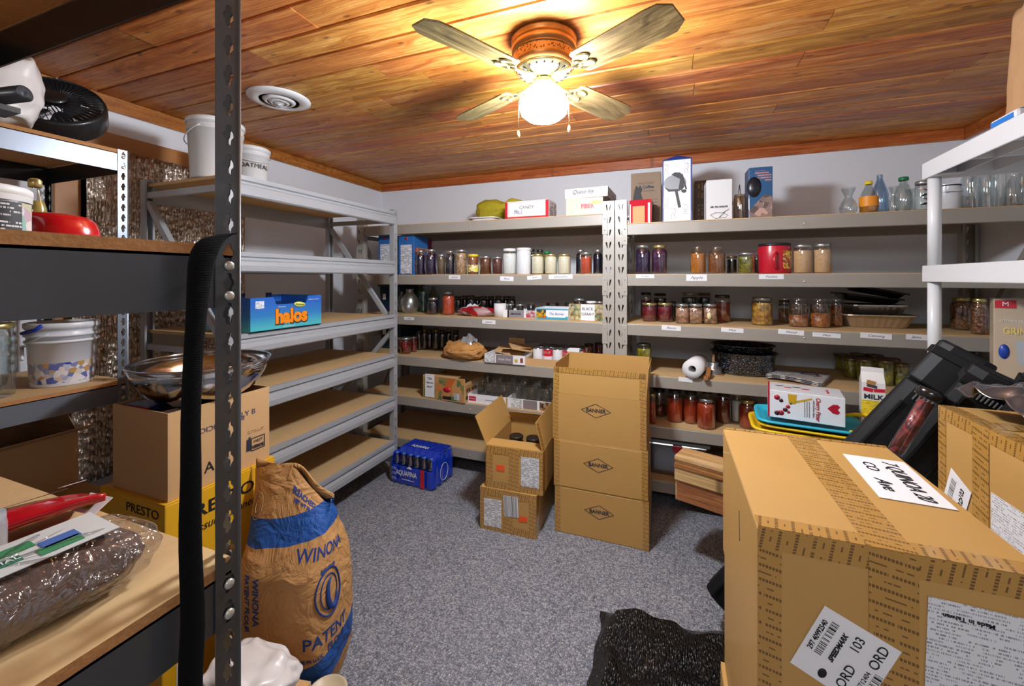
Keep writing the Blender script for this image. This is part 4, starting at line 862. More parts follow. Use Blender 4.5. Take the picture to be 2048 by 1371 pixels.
# ------------------------------------------------------------- black hard cases leaning behind the cartons
def case(label, P0, P1, wd, th, up=(0, -1, 0), n=0):
    v = Vector(P1)-Vector(P0); L = v.length; M = frame(P0, v, up)
    t = thing('hard_case', label, 'case', (0, 0, 0)); t.matrix_world = M; t['label'] = label
    m = mat('case_plastic', '#0b0c0e', .6, spec=.3, nz=(40, .12), bp=(220, .12, .0006), coat=.02); m2 = mat('case_band', '#131417', .55, spec=.3)
    y0, y1 = -wd/2, wd/2
    P = [(y0+.02, 0), (y1-.02, 0), (y1, .015), (y1, th*.46), (y0, th*.46), (y0, .015)]
    Q = Matrix(((0, 0, 1, 0), (1, 0, 0, 0), (0, 1, 0, 0), (0, 0, 0, 1)))
    b = MB(); b.prism(P, .0, L, 0, Q); b.build('base_shell', m, t, bevel=.006)
    P = [(y0, th*.5), (y1, th*.5), (y1, th-.02), (y1-.03, th), (y0+.03, th), (y0, th-.02)]
    b = MB(); b.prism(P, 0, L*.875, 0, Q); b.build('lid_shell', m, t, bevel=.006)
    b = MB(); b.prism([(a*1.04, c*1.05-.003) for a, c in P], L*.88, L, 0, Q); b.build('end_cap', m2, t, bevel=.008)
    b = MB(); b.box(.01, y0+.006, th*.46, L-.01, y1-.006, th*.5); b.build('seal', M_INK, t)
    for k in range(7): b = MB(); b.box(L*.835, wd*(-.30+.075*k), th+.0002, L*.872, wd*(-.30+.075*k)+.004, th+.006); b.build('grip_rib', mat('grip_grey', '#6a6c70', .4), t, bevel=.001)
    for k in (-.22, .28): b = MB(); b.box(.03, wd*k-.006, th+.0002, L*.82, wd*k+.006, th+.007); b.build('long_ridge', m2, t, bevel=.003)
    for k in (.25, .5, .8): b = MB(); b.box(L*k-.025, y0-.012, th*.3, L*k+.025, y0, th*.7); b.build('latch', m2, t, bevel=.003)
    b = MB(); b.box(L-.05, y0-.006, -.002, L-.025, y1+.006, th+.01); b.build('strap_band', m2, t, bevel=.002)
    return t
A0 = atd(1455, 1195, 1.62); A1 = atd(1930, 703, 1.30)
lab = 'long black hard case leaning behind the large carton, its lower end near the floor'
c1 = case(lab, A0+Vector((0, .03, 0)), A1, .13, .11, up=(-.5, .25, .6))
c2 = case('black hard case leaning just right of the long one', atd(1775, 985, 1.27), atd(2000, 745, 1.10), .11, .075, up=(-.5, .2, .6))
decal(c2, 'barcode_sticker', M_BAR, T(.11, .0, .077) @ RZ(.1), .045, .03)
c3 = case('black hard case furthest right, half hidden under the crumpled film', atd(1960, 960, 1.10), atd(2100, 742, .99), .07, .045, up=(-.5, .2, .6))
# clear tube with red contents
q0, q1 = atd(1790, 905, 1.16), atd(1858, 795, 1.13); v = (q1-q0); L = v.length
t = thing('clear_tube', 'clear plastic tube of reddish filling with a black cap, beside the black cases', 'tube', (0, 0, 0)); t.matrix_world = frame(q0, v, (1, 0, 0)) @ Matrix.Rotation(PI/2, 4, 'Y')
b = MB(); b.lathe([(.0, 0), (.018, 0), (.019, .01), (.019, L)], 20, caps=False); b.build('tube_wall', M_GLASS, t)
b = MB(); b.lathe([(.0, .003), (.016, .003), (.0165, L*.93), (0, L*.93)], 20, caps=False); b.build('filling', chunks('red_filling', ['#8a2c34', '#b84a48', '#5a1820'], 60), t)
b = MB(); b.lathe([(.024, L-.004), (.032, L), (.032, L+.018), (.028, L+.023), (0, L+.023)], 24); b.build('cap', mat('glossy_black_cap', '#1a1a1c', .2, coat=.6), t)
# ------------------------------------------------------------- white plastic shelving unit
WR = math.radians(-3.2); wc = Vector((.907, 2.058, 0))
def white_unit():
    Wd, Ln = .60, .86; t = thing('plastic_shelving', 'white plastic shelving unit along the right wall with round poles', 'shelving', (wc.x, wc.y, 0), WR)
    for z in (1.80, 1.408, .975, .55, .13):
        b = MB(); b.box(0, -Ln, z-.062, .006, 0, z); b.box(Wd-.006, -Ln, z-.062, Wd, 0, z); b.box(.006, -.006, z-.062, Wd-.006, 0, z); b.box(.006, -Ln, z-.062, Wd-.006, -Ln+.006, z)
        b.box(.006, -Ln+.006, z-.008, Wd-.006, -.006, z-.001)
        for k in (.1, .2, .3, .4, .5): b.box(k-.003, -Ln+.006, z-.05, k+.003, -.006, z-.0081)
        for k in (.22, .43, .64): b.box(.006, -k-.003, z-.045, Wd-.006, -k+.003, z-.0082)
        b.box(.0061, -.08, z-.0615, .085, -.0061, z-.055)
        b.build('shelf', M_WHITEP, t, bevel=.002, seg=1)
    for px in (.026, Wd-.026):
        for py in (-.026, -Ln+.026):
            for z0, z1 in ((0, .068), (.131, .488), (.551, .913), (.976, 1.346), (1.409, 1.738)):
                b = MB(); b.lathe([(.0195, z0), (.0195, z1)], 24, 0, T(px, py)); b.build('pole', M_WHITEP, t)
white_unit()
def wpos(x, y, z): v = Matrix.Rotation(WR, 3, 'Z') @ Vector((x, y, 0)); return (wc.x+v.x, wc.y+v.y, z)
def gbox():
    p = wpos(.118, -.22, .976); w, d, h = .26, .16, .315
    t = thing('grinder_box', 'tan and blue kitchen grinder box on the white plastic shelf', 'box', p, math.radians(-25))
    b = MB(); b.box(-.02, 0, 0, w-.02, d, h); b.build('body', mat('tan_gloss_card', '#b9a68e', .35, coat=.3), t, bevel=.002)
    M = frame((-.02+w/2, 0, h/2), (1, 0, 0), (0, 0, 1))
    decal(t, 'blue_panel', mat('royal_blue_print', '#1c3f9c', .4), M @ T(.06, 0), w*.54, h); text(t, 'GRINDER', .03, M @ T(-.065, .055), mat('gold_print', '#d8c070', .4), sx=.72, bold=.001)
    text(t, 'KITCHEN GRAIN AND NUT', .010, M @ T(-.065, .088), M_PAPER, sx=.85); decal(t, 'red_badge', mat('red_badge_print', '#c02634', .4), M @ T(-.105, .142), .045, .026); text(t, 'M', .02, M @ T(-.105, .142, .001), M_PAPER)
    b = MB(); b.lathe([(.012, .0002), (.012, .001), (0, .001)], 20, sy=2); b.build('blue_oval', MC['royal_blue_print'], t, M=M @ T(-.108, -.012))
    b = MB(); b.prism([(-.03, .07), (.03, .07), (.024, .0), (.008, -.01), (.008, -.04), (.03, -.06), (.034, -.1), (-.034, -.1), (-.03, -.06), (-.008, -.04), (-.008, -.01), (-.024, 0)], .0003, .0012); b.build('printed_grinder', mat('silver_print', '#c4c8cc', .25, .4), t, M=M @ T(-.055, -.045))
    for k in range(2): decal(t, 'printed_spices', chunks('spice_print', ['#6a2428', '#a08060', '#503028'], 200), M @ T(.04, .04-.075*k, .001), .05, .06)
gbox()
def paperbag():
    p = wpos(.10, -.34, 1.8005); t = thing('paper_bag', 'brown paper bag standing on top of the white plastic shelving', 'bag', p, .05)
    def s(u, v):
        a = 2*PI*u; e = (abs(math.cos(a))**8+abs(math.sin(a))**8)**(-1/8); n = nz3((math.cos(a)*2, math.sin(a)*2, v*4), 1.5); k = 1-.06*v
        return (.13+(.13*math.cos(a)*e)*k+.006*n.x, .09*math.sin(a)*e*k*(1-.3*v)+.008*n.y, .375*v+.01*n.z*v+.012*v*math.cos(a*2))
    b = MB(); b.grid(s, 60, 18, wrap=True); b.build('bag_body', mat('kraft_paper', '#b98f64', .8, nz=(12, .1), bp=(30, .3, .002)), t, solid=.001)
    b = MB(); b.box(-.0, -.085, 0.002, .24, .085, .02); b.build('contents', M_CARDK, t)
paperbag()
p = wpos(.04, -.44, 1.8005); t = thing('blue_packet', 'blue and white packet lying beside the paper bag on the white shelf', 'packet', p, 1.5)
b = MB(); b.box(-.06, -.03, 0, .06, .03, .028); b.build('packet_body', mat('white_packet', '#dfe3ea', .3), t, bevel=.008); decal(t, 'blue_print', mat('sky_blue_print', '#1f7ad0', .3), T(0, 0, .028), .11, .035); 
b = MB(); b.box(-.05, .0302, .006, .05, .031, .02); b.build('blue_print', MC['sky_blue_print'], t)
# ------------------------------------------------------------- flat-sided boxes placed on shelves
def bx(name, label, x0, x1, yt, z, Y, depth, m, rz=0, cat='box', bevel=.002, group=None, ybase=None):
    a, c = aty(x0, 556, Y), aty(x1, 556, Y); w = (c.x-a.x); xm = (a.x+c.x)/2; p = aty((x0+x1)/2, yt, Y); h = p.z-z
    t = thing(name, label, cat, (xm, Y+depth/2, z+.0006), rz, group); b = MB(); b.box(-w/2, -depth/2, 0, w/2, depth/2, h-.002); b.build('body', m, t, bevel=bevel)
    b = MB(); b.box(-w/2+.002, -depth/2+.002, h-.0019, w/2-.002, -.001, h); b.box(-w/2+.002, .001, h-.0019, w/2-.002, depth/2-.002, h); b.build('top_flap', m, t)
    return t, w, depth, h
def opentray(label, x, y, z, w, d, h, rz=0, m=None, name='cardboard_tray', cat='tray', front=None, group=None):
    t, _ = opencarton(label, x, y, z, w, d, h, rz, m or M_CARDK, .003, (), name, cat, group)
    return t, face(w, d, h, 'F')
REDP = mat('bright_red_print', '#c41e30', .35, coat=.3); BLU = mat('blue_card', '#2a6ab0', .35, coat=.3)
# left beige rack, top
zt = 1.7575
def lump(name, label, cat, p, f, m, nu=48, nv=24, rz=0, solid=0, group=None, part='cloth_body'):
    t = thing(name, label, cat, p, rz, group); b = MB(); b.grid(f, nu, nv, wrap=True); b.build(part, m, t, solid=solid); return t
def pillow(a, c, h, amp=.1, fr=2.0, seed=0, pinch=0):
    def s(u, v):
        an = 2*PI*u; ph = (v-.5)*PI; n = nz3((math.cos(an)*math.cos(ph)*fr+seed, math.sin(an)*math.cos(ph)*fr, math.sin(ph)*fr), 1); k = 1+amp*(n.x+.6*n.y)
        cx = math.copysign(abs(math.cos(an))**.75, math.cos(an)); cy = math.copysign(abs(math.sin(an))**.75, math.sin(an)); cp = max(0, math.cos(ph))**.55
        x = a*cx*cp*k; hz = h/2*math.sin(ph)*(1+amp*2*n.z); hz *= (1-pinch*math.exp(-((x-.25*a)/(a*.22))**2))
        return (x, c*cy*cp*k, max(0, h/2+hz))
    return s
p = aty(1000, 556, 2.87); lump('yellow_cloth', 'mustard yellow crumpled cloth bundle on the white tray', 'cloth', (p.x, p.y, zt+.0315), pillow(.19, .085, .165, .12, 2, 3, .4), mat('mustard_cloth', '#a89a1c', .85, nz=(30, .25), bp=(40, .6, .004)))
p = aty(973, 556, 2.72); t = tray('foam_tray', 'flat white foam tray under the yellow cloth bundle', p.x-.005, p.y+.07, zt, .20, .30, .028, M_WHITEP, .03, flare=.01)
t, w, d, h = bx('candy_box', 'red and white printed carton on top of the left beige rack', 1010, 1099, 401, zt, 2.62, .17, mat('white_card', '#d8d4d2', .4), rz=-.03)
Mf = face(w, d, h, 'F'); decal(t, 'red_edge', REDP, Mf @ T(0, -h/2+.008), w*.99, .014); decal(t, 'red_edge', REDP, Mf @ T(-w/2+.01, 0), .018, h*.95); decal(t, 'red_edge', REDP, Mf @ T(w/2-.012, 0), .022, h*.95)
decal(t, 'note_label', M_PAPER, Mf @ T(-.01, .005, .0006), w*.72, h*.7); text(t, 'CANDY', .03, Mf @ T(.0, .015, .001), M_PRINT, shear=.2); decal(t, 'text_block', printed('small_blue_print', '#d8d8e0', '#2a3a80', .006, .6, .002), Mf @ T(-.06, -.012, .0014), .06, .03)
decal(t, 'side_print', printed('side_print', '#c9c4c0', '#33262a', .012, .6, .004), face(w, d, h, 'R'), d*.9, h*.8)
t, w, d, h = bx('fruit_carton', 'flat carton with red lettering beside the slotted posts, under the white lid', 1132, 1206, 395.5, zt, 2.60, .30, mat('cream_card', '#d2c6ae', .5), rz=0)
Mf = face(w, d, h, 'F'); text(t, 'FIBER', .038, Mf @ T(.02, 0), REDP, bold=.0015, sx=.9); decal(t, 'blue_patch', mat('pale_blue_print', '#a8bcd8', .5), Mf @ T(.09, -.01), .045, .05); decal(t, 'yellow_patch', mat('pale_yellow_print', '#e0cc60', .5), Mf @ T(.075, .022, .0006), .06, .02)
hh = h
t = thing('shallow_box', 'white shallow box lid with handwriting, resting on the flat fruit carton', 'box', (aty(1174, 556, 2.60).x, 2.75, zt+hh+.001), -.04); w, d, h = .27, .31, .062
b = MB(); b.box(-w/2, -d/2, 0, w/2, d/2, h-.001); b.build('body', M_PAPER, t, bevel=.002); b = MB(); b.box(-w/2-.002, -d/2-.002, .018, w/2+.002, d/2+.002, h); b.build('lid_rim', mat('grey_white_card', '#cfcfd2', .5), t, bevel=.002); text(t, 'Queso Ivy', .036, face(w, d+.004, h, 'F') @ T(-.02, .006), M_PRINT, shear=.4, sx=.9); text(t, 'No. 1', .014, face(w, d+.004, h, 'F') @ T(.1, .02), M_GREYINK)
# second shelf boxes
s2 = 1.385
def bluebox(x0, x1, lab, Y, yt=470):
    t, w, d, h = bx('cereal_box', lab, x0, x1, yt, s2, Y, .19, BLU); Mf = face(w, d, h, 'F'); decal(t, 'text_panel', printed('nutrition_print', '#dfe3ea', '#5a6478', .008, .55, .003), Mf @ T(0, -.03), w*.72, h*.74)
    b = MB(); b.lathe([(.012, .0002), (.012, .001), (0, .001)], 14); b.build('printed_cherry', REDP, t, M=Mf @ T(0, h*.42)); decal(t, 'side_picture', chunks('snack_print', ['#2a6ab0', '#c83a3a', '#e0a040', '#2a6ab0'], 30), face(w, d, h, 'R') @ T(0, -.03), d*.9, h*.6)
bluebox(797, 828, 'tall blue snack box with white text panel beside the grey rack post', 2.62, 471); bluebox(757, 783, 'tall blue snack box seen between the two racks, further left', 2.66, 470)
t, w, d, h = bx('magenta_carton', 'thin magenta carton squeezed behind the tall blue box', 829, 837, 473, s2, 2.84, .2, mat('magenta_card', '#7a1e4a', .4))
p = aty(740, 556, 2.66); lump('onion_sack', 'small brown lumpy bag seen through the grey rack end', 'bag', (p.x, p.y, s2), pillow(.035, .04, .07, .12, 3, 5), chunks('onion_brown', ['#8a5a34', '#b07c4c', '#6a4228'], 40))
# third shelf
p0 = atz(945, 633, z3); 
def pb(u, v):
    an = 2*PI*u; ph = (v-.5)*PI; n = nz3((math.cos(an)*3, math.sin(an)*3, ph*2), 1); return (.15*math.cos(an)*max(0, math.cos(ph))**.6*(1+.08*n.x), .07*math.sin(an)*max(0, math.cos(ph))**.6, max(0, .03+.03*math.sin(ph)*(1+.5*n.y)))
t = lump('plastic_bag', 'flat red and white plastic food bag on the third shelf', 'bag', (p0.x, p0.y+.075, z3+.001), pb, chunks('red_white_film', ['#c01828', '#d8d4d4', '#b81424', '#c01828'], 12, bs=.2), part='bag_body')
b = MB(); b.grid(lambda u, v: ((u-.5)*.09+.01*math.sin(v*7), .01*math.sin(u*9), .03+.05*v+.006*math.sin(u*14)), 16, 8); b.build('white_collar', M_WHITEP, t, solid=.001, loc=(-.03, 0, 0))
p = atz(995.5, 634, z3); r = 12.5*dep(p)/F; t = thing('paper_roll', 'white paper roll standing upright beside the grey carton tray', 'roll', (p.x, p.y+r, z3+.0005)); b = MB(); b.lathe([(.012, 0), (r, 0), (r, .092), (.013, .092), (.012, .0)], 28, caps=False); b.build('paper', mat('matt_white_paper', '#e0e0e2', .85), t)
b = MB(); b.lathe([(.0125, .001), (.0125, .0925)], 20, caps=False); b.build('cardboard_core', M_CARDK, t, solid=.001)
def jartray(x0, x1, yb, z, lab, m, d, h, jl, front, nm='cardboard_tray', Y=None):
    a, c = atz(x0, yb, z), atz(x1, yb, z); y = (a.y+c.y)/2; w = aty(x1, 556, y).x-aty(x0, 556, y).x; xm = aty((x0+x1)/2, 556, y+.0).x
    t, Mf = opentray(lab, xm, y+d/2, z+.0005, w, d, h, 0, m, nm); front(t, Mf, w, h)
    for (fx, fy, r, hh, cc, lid, sh, jl_) in jl: jar(xm-w/2+fx*w, y+fy*d, z+.004, r, hh, K[cc] if cc else None, lid, .85, sh, jl_[0], jl_[1] if len(jl_) > 1 else None)
    return t
def f1(t, Mf, w, h):
    decal(t, 'printed_band', mat('grey_print_card', '#8c8a8e', .5), Mf @ T(-.02, 0), w*.5, h*.98); decal(t, 'light_panel', M_PAPER, Mf @ T(-w*.39, 0), w*.2, h*.98); text(t, 'LEMONADE', .018, Mf @ T(-.02, 0, .001), M_PRINT, bold=.0006, sx=.8)
    decal(t, 'fruit_picture', chunks('fruit_print', ['#b01e3c', '#d8d4d8', '#d05060'], 60), Mf @ T(w*.36, 0), w*.26, h*.9)
jartray(1003.5, 1070, 635, z3, 'grey printed carton tray of small dark jars, third shelf', M_PAPER, .16, .05, [(.2, .22, .026, .088, 'dark', 'silver', 'small', ('small dark jar in the grey carton tray, left',)), (.5, .22, .026, .088, 'dark', 'silver', 'small', ('small dark jar in the grey carton tray, middle',)), (.82, .25, .028, .085, 'navy', 'dark', 'wide', ('small dark jar in the grey carton tray, right',))], f1)
def f2(t, Mf, w, h):
    TB = mat('aqua_card', '#3a9ab8', .45); decal(t, 'aqua_band', TB, Mf @ T(0, -h*.35), w*.98, h*.28); decal(t, 'aqua_band', TB, Mf @ T(0, h*.40), w*.98, h*.12)
    decal(t, 'fruit_picture', chunks('bright_fruit_print', ['#c83a20', '#e0b020', '#3a6a2a', '#2a4a8a'], 55), Mf @ T(-w*.33, 0, .0007), w*.3, h*.75); decal(t, 'white_panel', M_PAPER, Mf @ T(w*.14, .0, .0007), w*.55, h*.6); text(t, 'The Berries', .02, Mf @ T(w*.14, 0, .0016), MC['deep_red_print'] if 0 else M_BLUEINK, shear=.3)
jartray(1071, 1136, 639, z3, 'aqua blue printed carton tray of narrow packets, third shelf', M_PAPER, .2, .075, [], f2)
for k in range(3):
    q = atz(1087+18*k, 630, z3); t = thing('paper_packet', ['grey paper packet in the aqua carton tray, left one', 'grey paper packet in the aqua carton tray, middle one', 'grey paper packet in the aqua carton tray, right one'][k], 'packet', (q.x, q.y+.05, z3+.0045)); b = MB(); b.box(-.022, -.05, 0, .022, .05, .085); b.build('packet_body', mat('grey_packet', '#a8a29c', .7), t, bevel=.006)
    b = MB(); b.box(-.018, -.003, .085, .018, .003, .097); b.build('folded_top', MC['grey_packet'], t)
def f3(t, Mf, w, h):
    decal(t, 'floral_print', chunks('floral_print', ['#d0c080', '#c8b89c', '#6a8a6a', '#e0d098', '#7c6a30'], 50), Mf @ T(0, 0), w*.98, h*.96); decal(t, 'white_note', M_PAPER, Mf @ T(.01, 0, .0008), w*.40, h*.98)
    text(t, 'BLACK', .026, Mf @ T(.01, .022, .0018), M_INK, sx=.9); text(t, 'CURRANT', .024, Mf @ T(.01, -.012, .0018), M_INK, sx=.75)
jartray(1137.5, 1207, 641, z3, 'floral carton tray with a handwritten black currant note', M_CARDK, .2, .105, [(.25, .3, .034, .135, 'dark', 'silver', 'wide', ('dark jar with bright lid in the black currant tray, left',)), (.6, .28, .032, .118, 'dark', 'white', 'wide', ('dark jar with white lid in the black currant tray',)), (.85, .28, .028, .118, 'dark', 'silver', 'wide', ('dark jar in the black currant tray, next to the post',))], f3)
# dark blue tote behind the grey rack end, on shelves three and four
for (z, lab, hh) in ((z3, 'dark teal storage tote on the third shelf seen through the grey rack end', .2), (z4, 'dark teal storage tote on the fourth shelf seen through the grey rack end', .23)):
    t = thing('storage_tote', lab, 'tote', (-2.11, 2.935, z+.001)); m = mat('dark_teal_tote', '#12283a', .4); w, d = .20, .34
    b = MB(); b.add([(-w/2*.9, -d/2*.9, 0), (w/2*.9, -d/2*.9, 0), (w/2*.9, d/2*.9, 0), (-w/2*.9, d/2*.9, 0), (-w/2, -d/2, hh), (w/2, -d/2, hh), (w/2, d/2, hh), (-w/2, d/2, hh)], [(3, 2, 1, 0), (4, 5, 6, 7), (0, 1, 5, 4), (1, 2, 6, 5), (2, 3, 7, 6), (3, 0, 4, 7)]); b.build('tub', m, t, bevel=.006)
    b = MB(); b.box(-w/2-.01, -d/2-.01, hh+.0005, w/2+.01, d/2+.01, hh+.018); b.build('lid', m, t, bevel=.005)
    decal(t, 'white_sticker', M_PAPER, T(-.05, -d/2-.002, hh*.6) @ Matrix.Rotation(PI/2, 4, 'X'), .03, .045)
# fourth shelf: paper bag, trays, cans
p = atz(915, 722, z4)
def pbag(u, v):
    an = 2*PI*u; ph = (v-.5)*PI; n = nz3((math.cos(an)*2.4*math.cos(ph), math.sin(an)*2.4, ph*1.8), 1); n2 = nz3((math.cos(an)*7, math.sin(an)*7, ph*5), 1); k = 1+.14*n.x+.05*n2.x
    return (.165*math.cos(an)*max(0, math.cos(ph))**.5*k, .10*math.sin(an)*max(0, math.cos(ph))**.5*k, max(0, (.058+.058*math.sin(ph))*(1+.2*n.z+.1*n2.y)))
t = lump('paper_bag', 'crumpled brown paper bag with clear plastic on top, fourth shelf', 'bag', (p.x, p.y+.10, z4+.0008), pbag, mat('crumpled_kraft', '#b88548', .75, nz=(14, .15), bp=(24, .8, .008)), nu=70, nv=30, part='bag_body')
b = MB(); b.grid(lambda u, v: ((u-.5)*.16+.03*nz3((u*4, v*4, 2)).x, (v-.5)*.11+.02*nz3((u*4, v*4, 5)).y, .085+.09*math.exp(-((u-.7)**2+(v-.5)**2)*7)+.035*nz3((u*6, v*6, 8)).z), 40, 30); b.build('clear_plastic', mat('crinkled_plastic', '#8e8e90', .15, coat=.8), t, solid=.001, loc=(.01, 0, 0))
b = MB(); b.lathe([(.0, 0), (.03, .0), (.03, .001)], 16, sy=.4); b.build('black_sticker', M_INK, t, M=frame((-.075, -.086, .06), (1, -.4, 0), (0, .3, 1)))
def f4(t, Mf, w, h):
    decal(t, 'grey_band', mat('taupe_print', '#857a7c', .5), Mf @ T(.0, 0), w*.42, h*.96); decal(t, 'light_panel', M_SHIP, Mf @ T(-w*.36, 0, .0002), w*.26, h*.96); text(t, 'Simply Done', .02, Mf @ T(0, .0, .001), M_PAPER, shear=.4, sx=.9); decal(t, 'fruit_picture', mat('olive_yellow_print', '#c9b040', .5), Mf @ T(w*.29, -.004, .0007), .02, .02); decal(t, 'fruit_picture', mat('brown_red_print', '#8a3a34', .5), Mf @ T(w*.42, 0, .0007), .018, .03)
a, c = atz(948, 726, z4), atz(1040, 735, z4)
t, Mf = opentray('white carton tray with taupe band and torn cardboard inside, fourth shelf', (a.x+c.x)/2+.03, 2.69, z4+.0006, .29, .26, .06, 0, M_PAPER); f4(t, Mf, .29, .06)
for k, (rx, ry, zz, nm) in enumerate(((.5, .3, .02, 0), (-.4, -.15, .04, 1), (.2, .5, .05, 2))):
    b = MB(); b.box(-.1, -.06, 0, .1, .06, .004); b.build('torn_flap', M_CARDK, t, M=T(-.02+.05*k, .03, .035+zz) @ Matrix.Rotation(ry*.6, 4, 'Y') @ Matrix.Rotation(rx*.5, 4, 'X') @ RZ(.3*k))
b = MB(); b.box(-.06, -.002, 0, .06, .002, .1); b.build('torn_flap', M_CARDK, t, M=T(.0, .11, .04))
t, Mf = opentray('low brown cardboard tray under the soup cans', aty(1108, 556, 2.68).x, 2.73, z4+.0006, .33, .30, .045, 0, M_CARDK)
t = None
cx0 = aty(1066, 556, 2.66).x
def can(x, y, z, lab, kind):
    t = thing('soup_can', lab, 'can', (x, y, z), R.uniform(-1, 1)); b = MB(); b.lathe([(.031, 0), (.033, .002), (.033, .1), (.031, .102), (.029, .099), (.0, .099)], 20); b.build('can_body', mat('tin', '#b8bcc0', .25, .9), t)
    b = MB(); b.lathe([(.0335, .006), (.0335, .052)], 20, caps=False); b.build('label_lower', printed('can_print', '#e0e0e2', '#8a6a6a', .01, .4, .004), t); b = MB(); b.lathe([(.0335, .052), (.0335, .096)], 20, caps=False); b.build('label_upper', REDP if kind else M_PAPER, t)
    if kind: t.rotation_euler = (0, 0, 0); text(t, 'SOUP', .022, None, M_PAPER, wrapf=lambda x, y, z: (.0342*math.sin(x/.0335), -.0342*math.cos(x/.0335), .076+y))
for i in range(5):
    for j in range(3):
        can(cx0+.035+i*.068, 2.66+j*.075, z4+.0042, 'soup can with %s label, %s row, %s' % (('red and white', 'silver white')[(i+j+1) % 2], ('front', 'middle', 'back')[j], ('far left', 'second from left', 'centre', 'second from right', 'far right')[i]), (i+j) % 2)
t, Mf = opentray('small torn white carton standing at the right end of the soup cans', aty(1149, 556, 2.63).x, 2.615, z4+.0006, .075, .05, .12, .05, M_PAPER, name='torn_carton', cat='carton'); decal(t, 'brown_print', printed('brown_text_print', '#e0e0e2', '#8a4a44', .012, .5, .003), Mf @ T(0, -.02), .06, .03)
# fifth shelf: tomato fruit box, jar trays
a, c = atz(830, 801, z5), atz(928, 812, z5)
t = thing('fruit_box', 'printed kraft tomato box with white paper note, fifth shelf', 'box', ((a.x+c.x)/2-.0, 2.72, z5+.0006), -.06); w, d, h = .35, .30, .165
b = MB(); b.box(-w/2, -d/2, 0, w/2, d/2, .004); b.box(-w/2, -d/2, .004, w/2, -d/2+.005, h); b.box(-w/2, d/2-.005, .004, w/2, d/2, h); b.box(-w/2, -d/2+.005, .004, -w/2+.005, d/2-.005, h-.03); b.box(w/2-.005, -d/2+.005, .004, w/2, d/2-.005, h-.03); b.box(-w/2+.005, -d/2+.005, h-.004, w/2-.07, -d/2+.09, h-.0005); b.build('body', M_CARDK, t)
Mf = face(w, d, h, 'F'); decal(t, 'vegetable_print', chunks('vegetable_print', ['#c09058', '#c8581e', '#b88a54', '#3a6a40', '#c09058', '#b88a54'], 26, bs=.05), Mf, w*.97, h*.95); decal(t, 'paper_note', M_PAPER, Mf @ T(-w*.33, .01, .001), w*.23, h*1.0)
text(t, 'TEA', .022, Mf @ T(-w*.33, .06, .0022), M_INK); text(t, 'TREE AND', .014, Mf @ T(-w*.33, .03, .0022), M_INK); text(t, 'FRUIT', .018, Mf @ T(-w*.33, 0, .0022), M_INK)
b = MB(); b.lathe([(.032, .0002), (.032, .0012), (0, .0012)], 20, sy=.6); b.build('red_oval', REDP, t, M=Mf @ T(.03, -.005, .0006)); decal(t, 'barcode_sticker', M_BAR, Mf @ T(.115, -.045, .001), .05, .045); decal(t, 'dark_print', M_INK, Mf @ T(.03, -.062, .0008), .07, .022)
decal(t, 'side_print', printed('big_side_print', '#b98a58', '#3a2a1a', .05, .6, .012), face(w, d, h-.03, 'R') @ T(0, 0), d*.9, h*.6)
def f5(t, Mf, w, h): decal(t, 'red_logo', REDP, Mf @ T(-w*.38, 0), w*.18, h*.5); text(t, 'Kroma', .014, Mf @ T(-w*.38, 0, .001), M_PAPER); text(t, 'preserving jars', .014, Mf @ T(w*.1, .0, .001), MC['grey_white_card'] if 0 else M_GREYINK); decal(t, 'yellow_corner', MC['ochre_print'], Mf @ T(w*.48, 0, .0004), w*.03, h*.95)
def f6(t, Mf, w, h): decal(t, 'light_panel', M_SHIP, Mf @ T(-w*.3, 0), w*.26, h*.95); decal(t, 'taupe_band', MC['taupe_print'], Mf @ T(w*.02, 0), w*.32, h*.95); decal(t, 'berry_picture', chunks('fruit_print2', ['#b06a2a', '#d8c8a8', '#5a3a2a'], 60), Mf @ T(w*.36, 0), w*.25, h*.9)
for n_, (x0, x1, yb, lab, ff) in enumerate(((935, 1014, 819, 'white carton tray of empty glass jars, left one on the fifth shelf', f5), (1015, 1102, 826, 'grey banded carton tray of empty glass jars, right one on the fifth shelf', f6))):
    a = atz(x0, yb-4, z5); w = aty(x1, 556, 2.59).x-aty(x0, 556, 2.59).x; xm = aty((x0+x1)/2, 556, 2.59).x
    t, Mf = opentray(lab, xm, 2.74, z5+.0006, w, .30, .062, 0, M_PAPER); ff(t, Mf, w, .062)
    for i in range(3):
        for j in range(3): jar(xm-w/2+.045+i*(w-.09)/2, 2.65+j*.088, z5+.0042, .037, .135, None, None, .5, ('mason', 'wide')[n_], 'empty clear glass jar, %s row %s in the %s carton tray' % (('front', 'middle', 'back')[j], ('left', 'centre', 'right')[i], ('white', 'grey banded')[n_]), glassm=glass('smoky_jar_glass', '#f2f1ee', .10, .03, .6))
# right beige rack, top
zr = 1.6905
t, w, d, h = bx('coffee_bag', 'tall brown paper bag with a black cat print, top of the right rack', 1262, 1322, 345, zr, 2.80, .09, mat('brown_bag_paper', '#8c7660', .7, nz=(20, .06)))
Mf = face(w, d, h, 'F'); b = MB(); P = [(-.095, -.16), (.0, -.16), (.005, -.1), (.035, -.07), (.03, -.055), (-.005, -.07), (-.02, -.04), (-.03, .0), (-.02, .02), (-.035, .05), (-.045, .035), (-.06, .05), (-.07, .02), (-.078, -.03)]; b.prism(P, .0003, .0012); b.build('cat_print', M_INK, t, M=Mf @ T(0, .045))
text(t, 'WILD CATS', .018, Mf @ T(.0, .105), M_PRINT); text(t, 'Coffee', .026, Mf @ T(.015, .08), M_PRINT, bold=.001); text(t, 'ROASTERS', .015, Mf @ T(.02, .055), M_PRINT); 
for k in range(3): text(t, 'medium roast', .009, Mf @ T(.045, -.0-.02*k), M_PRINT)
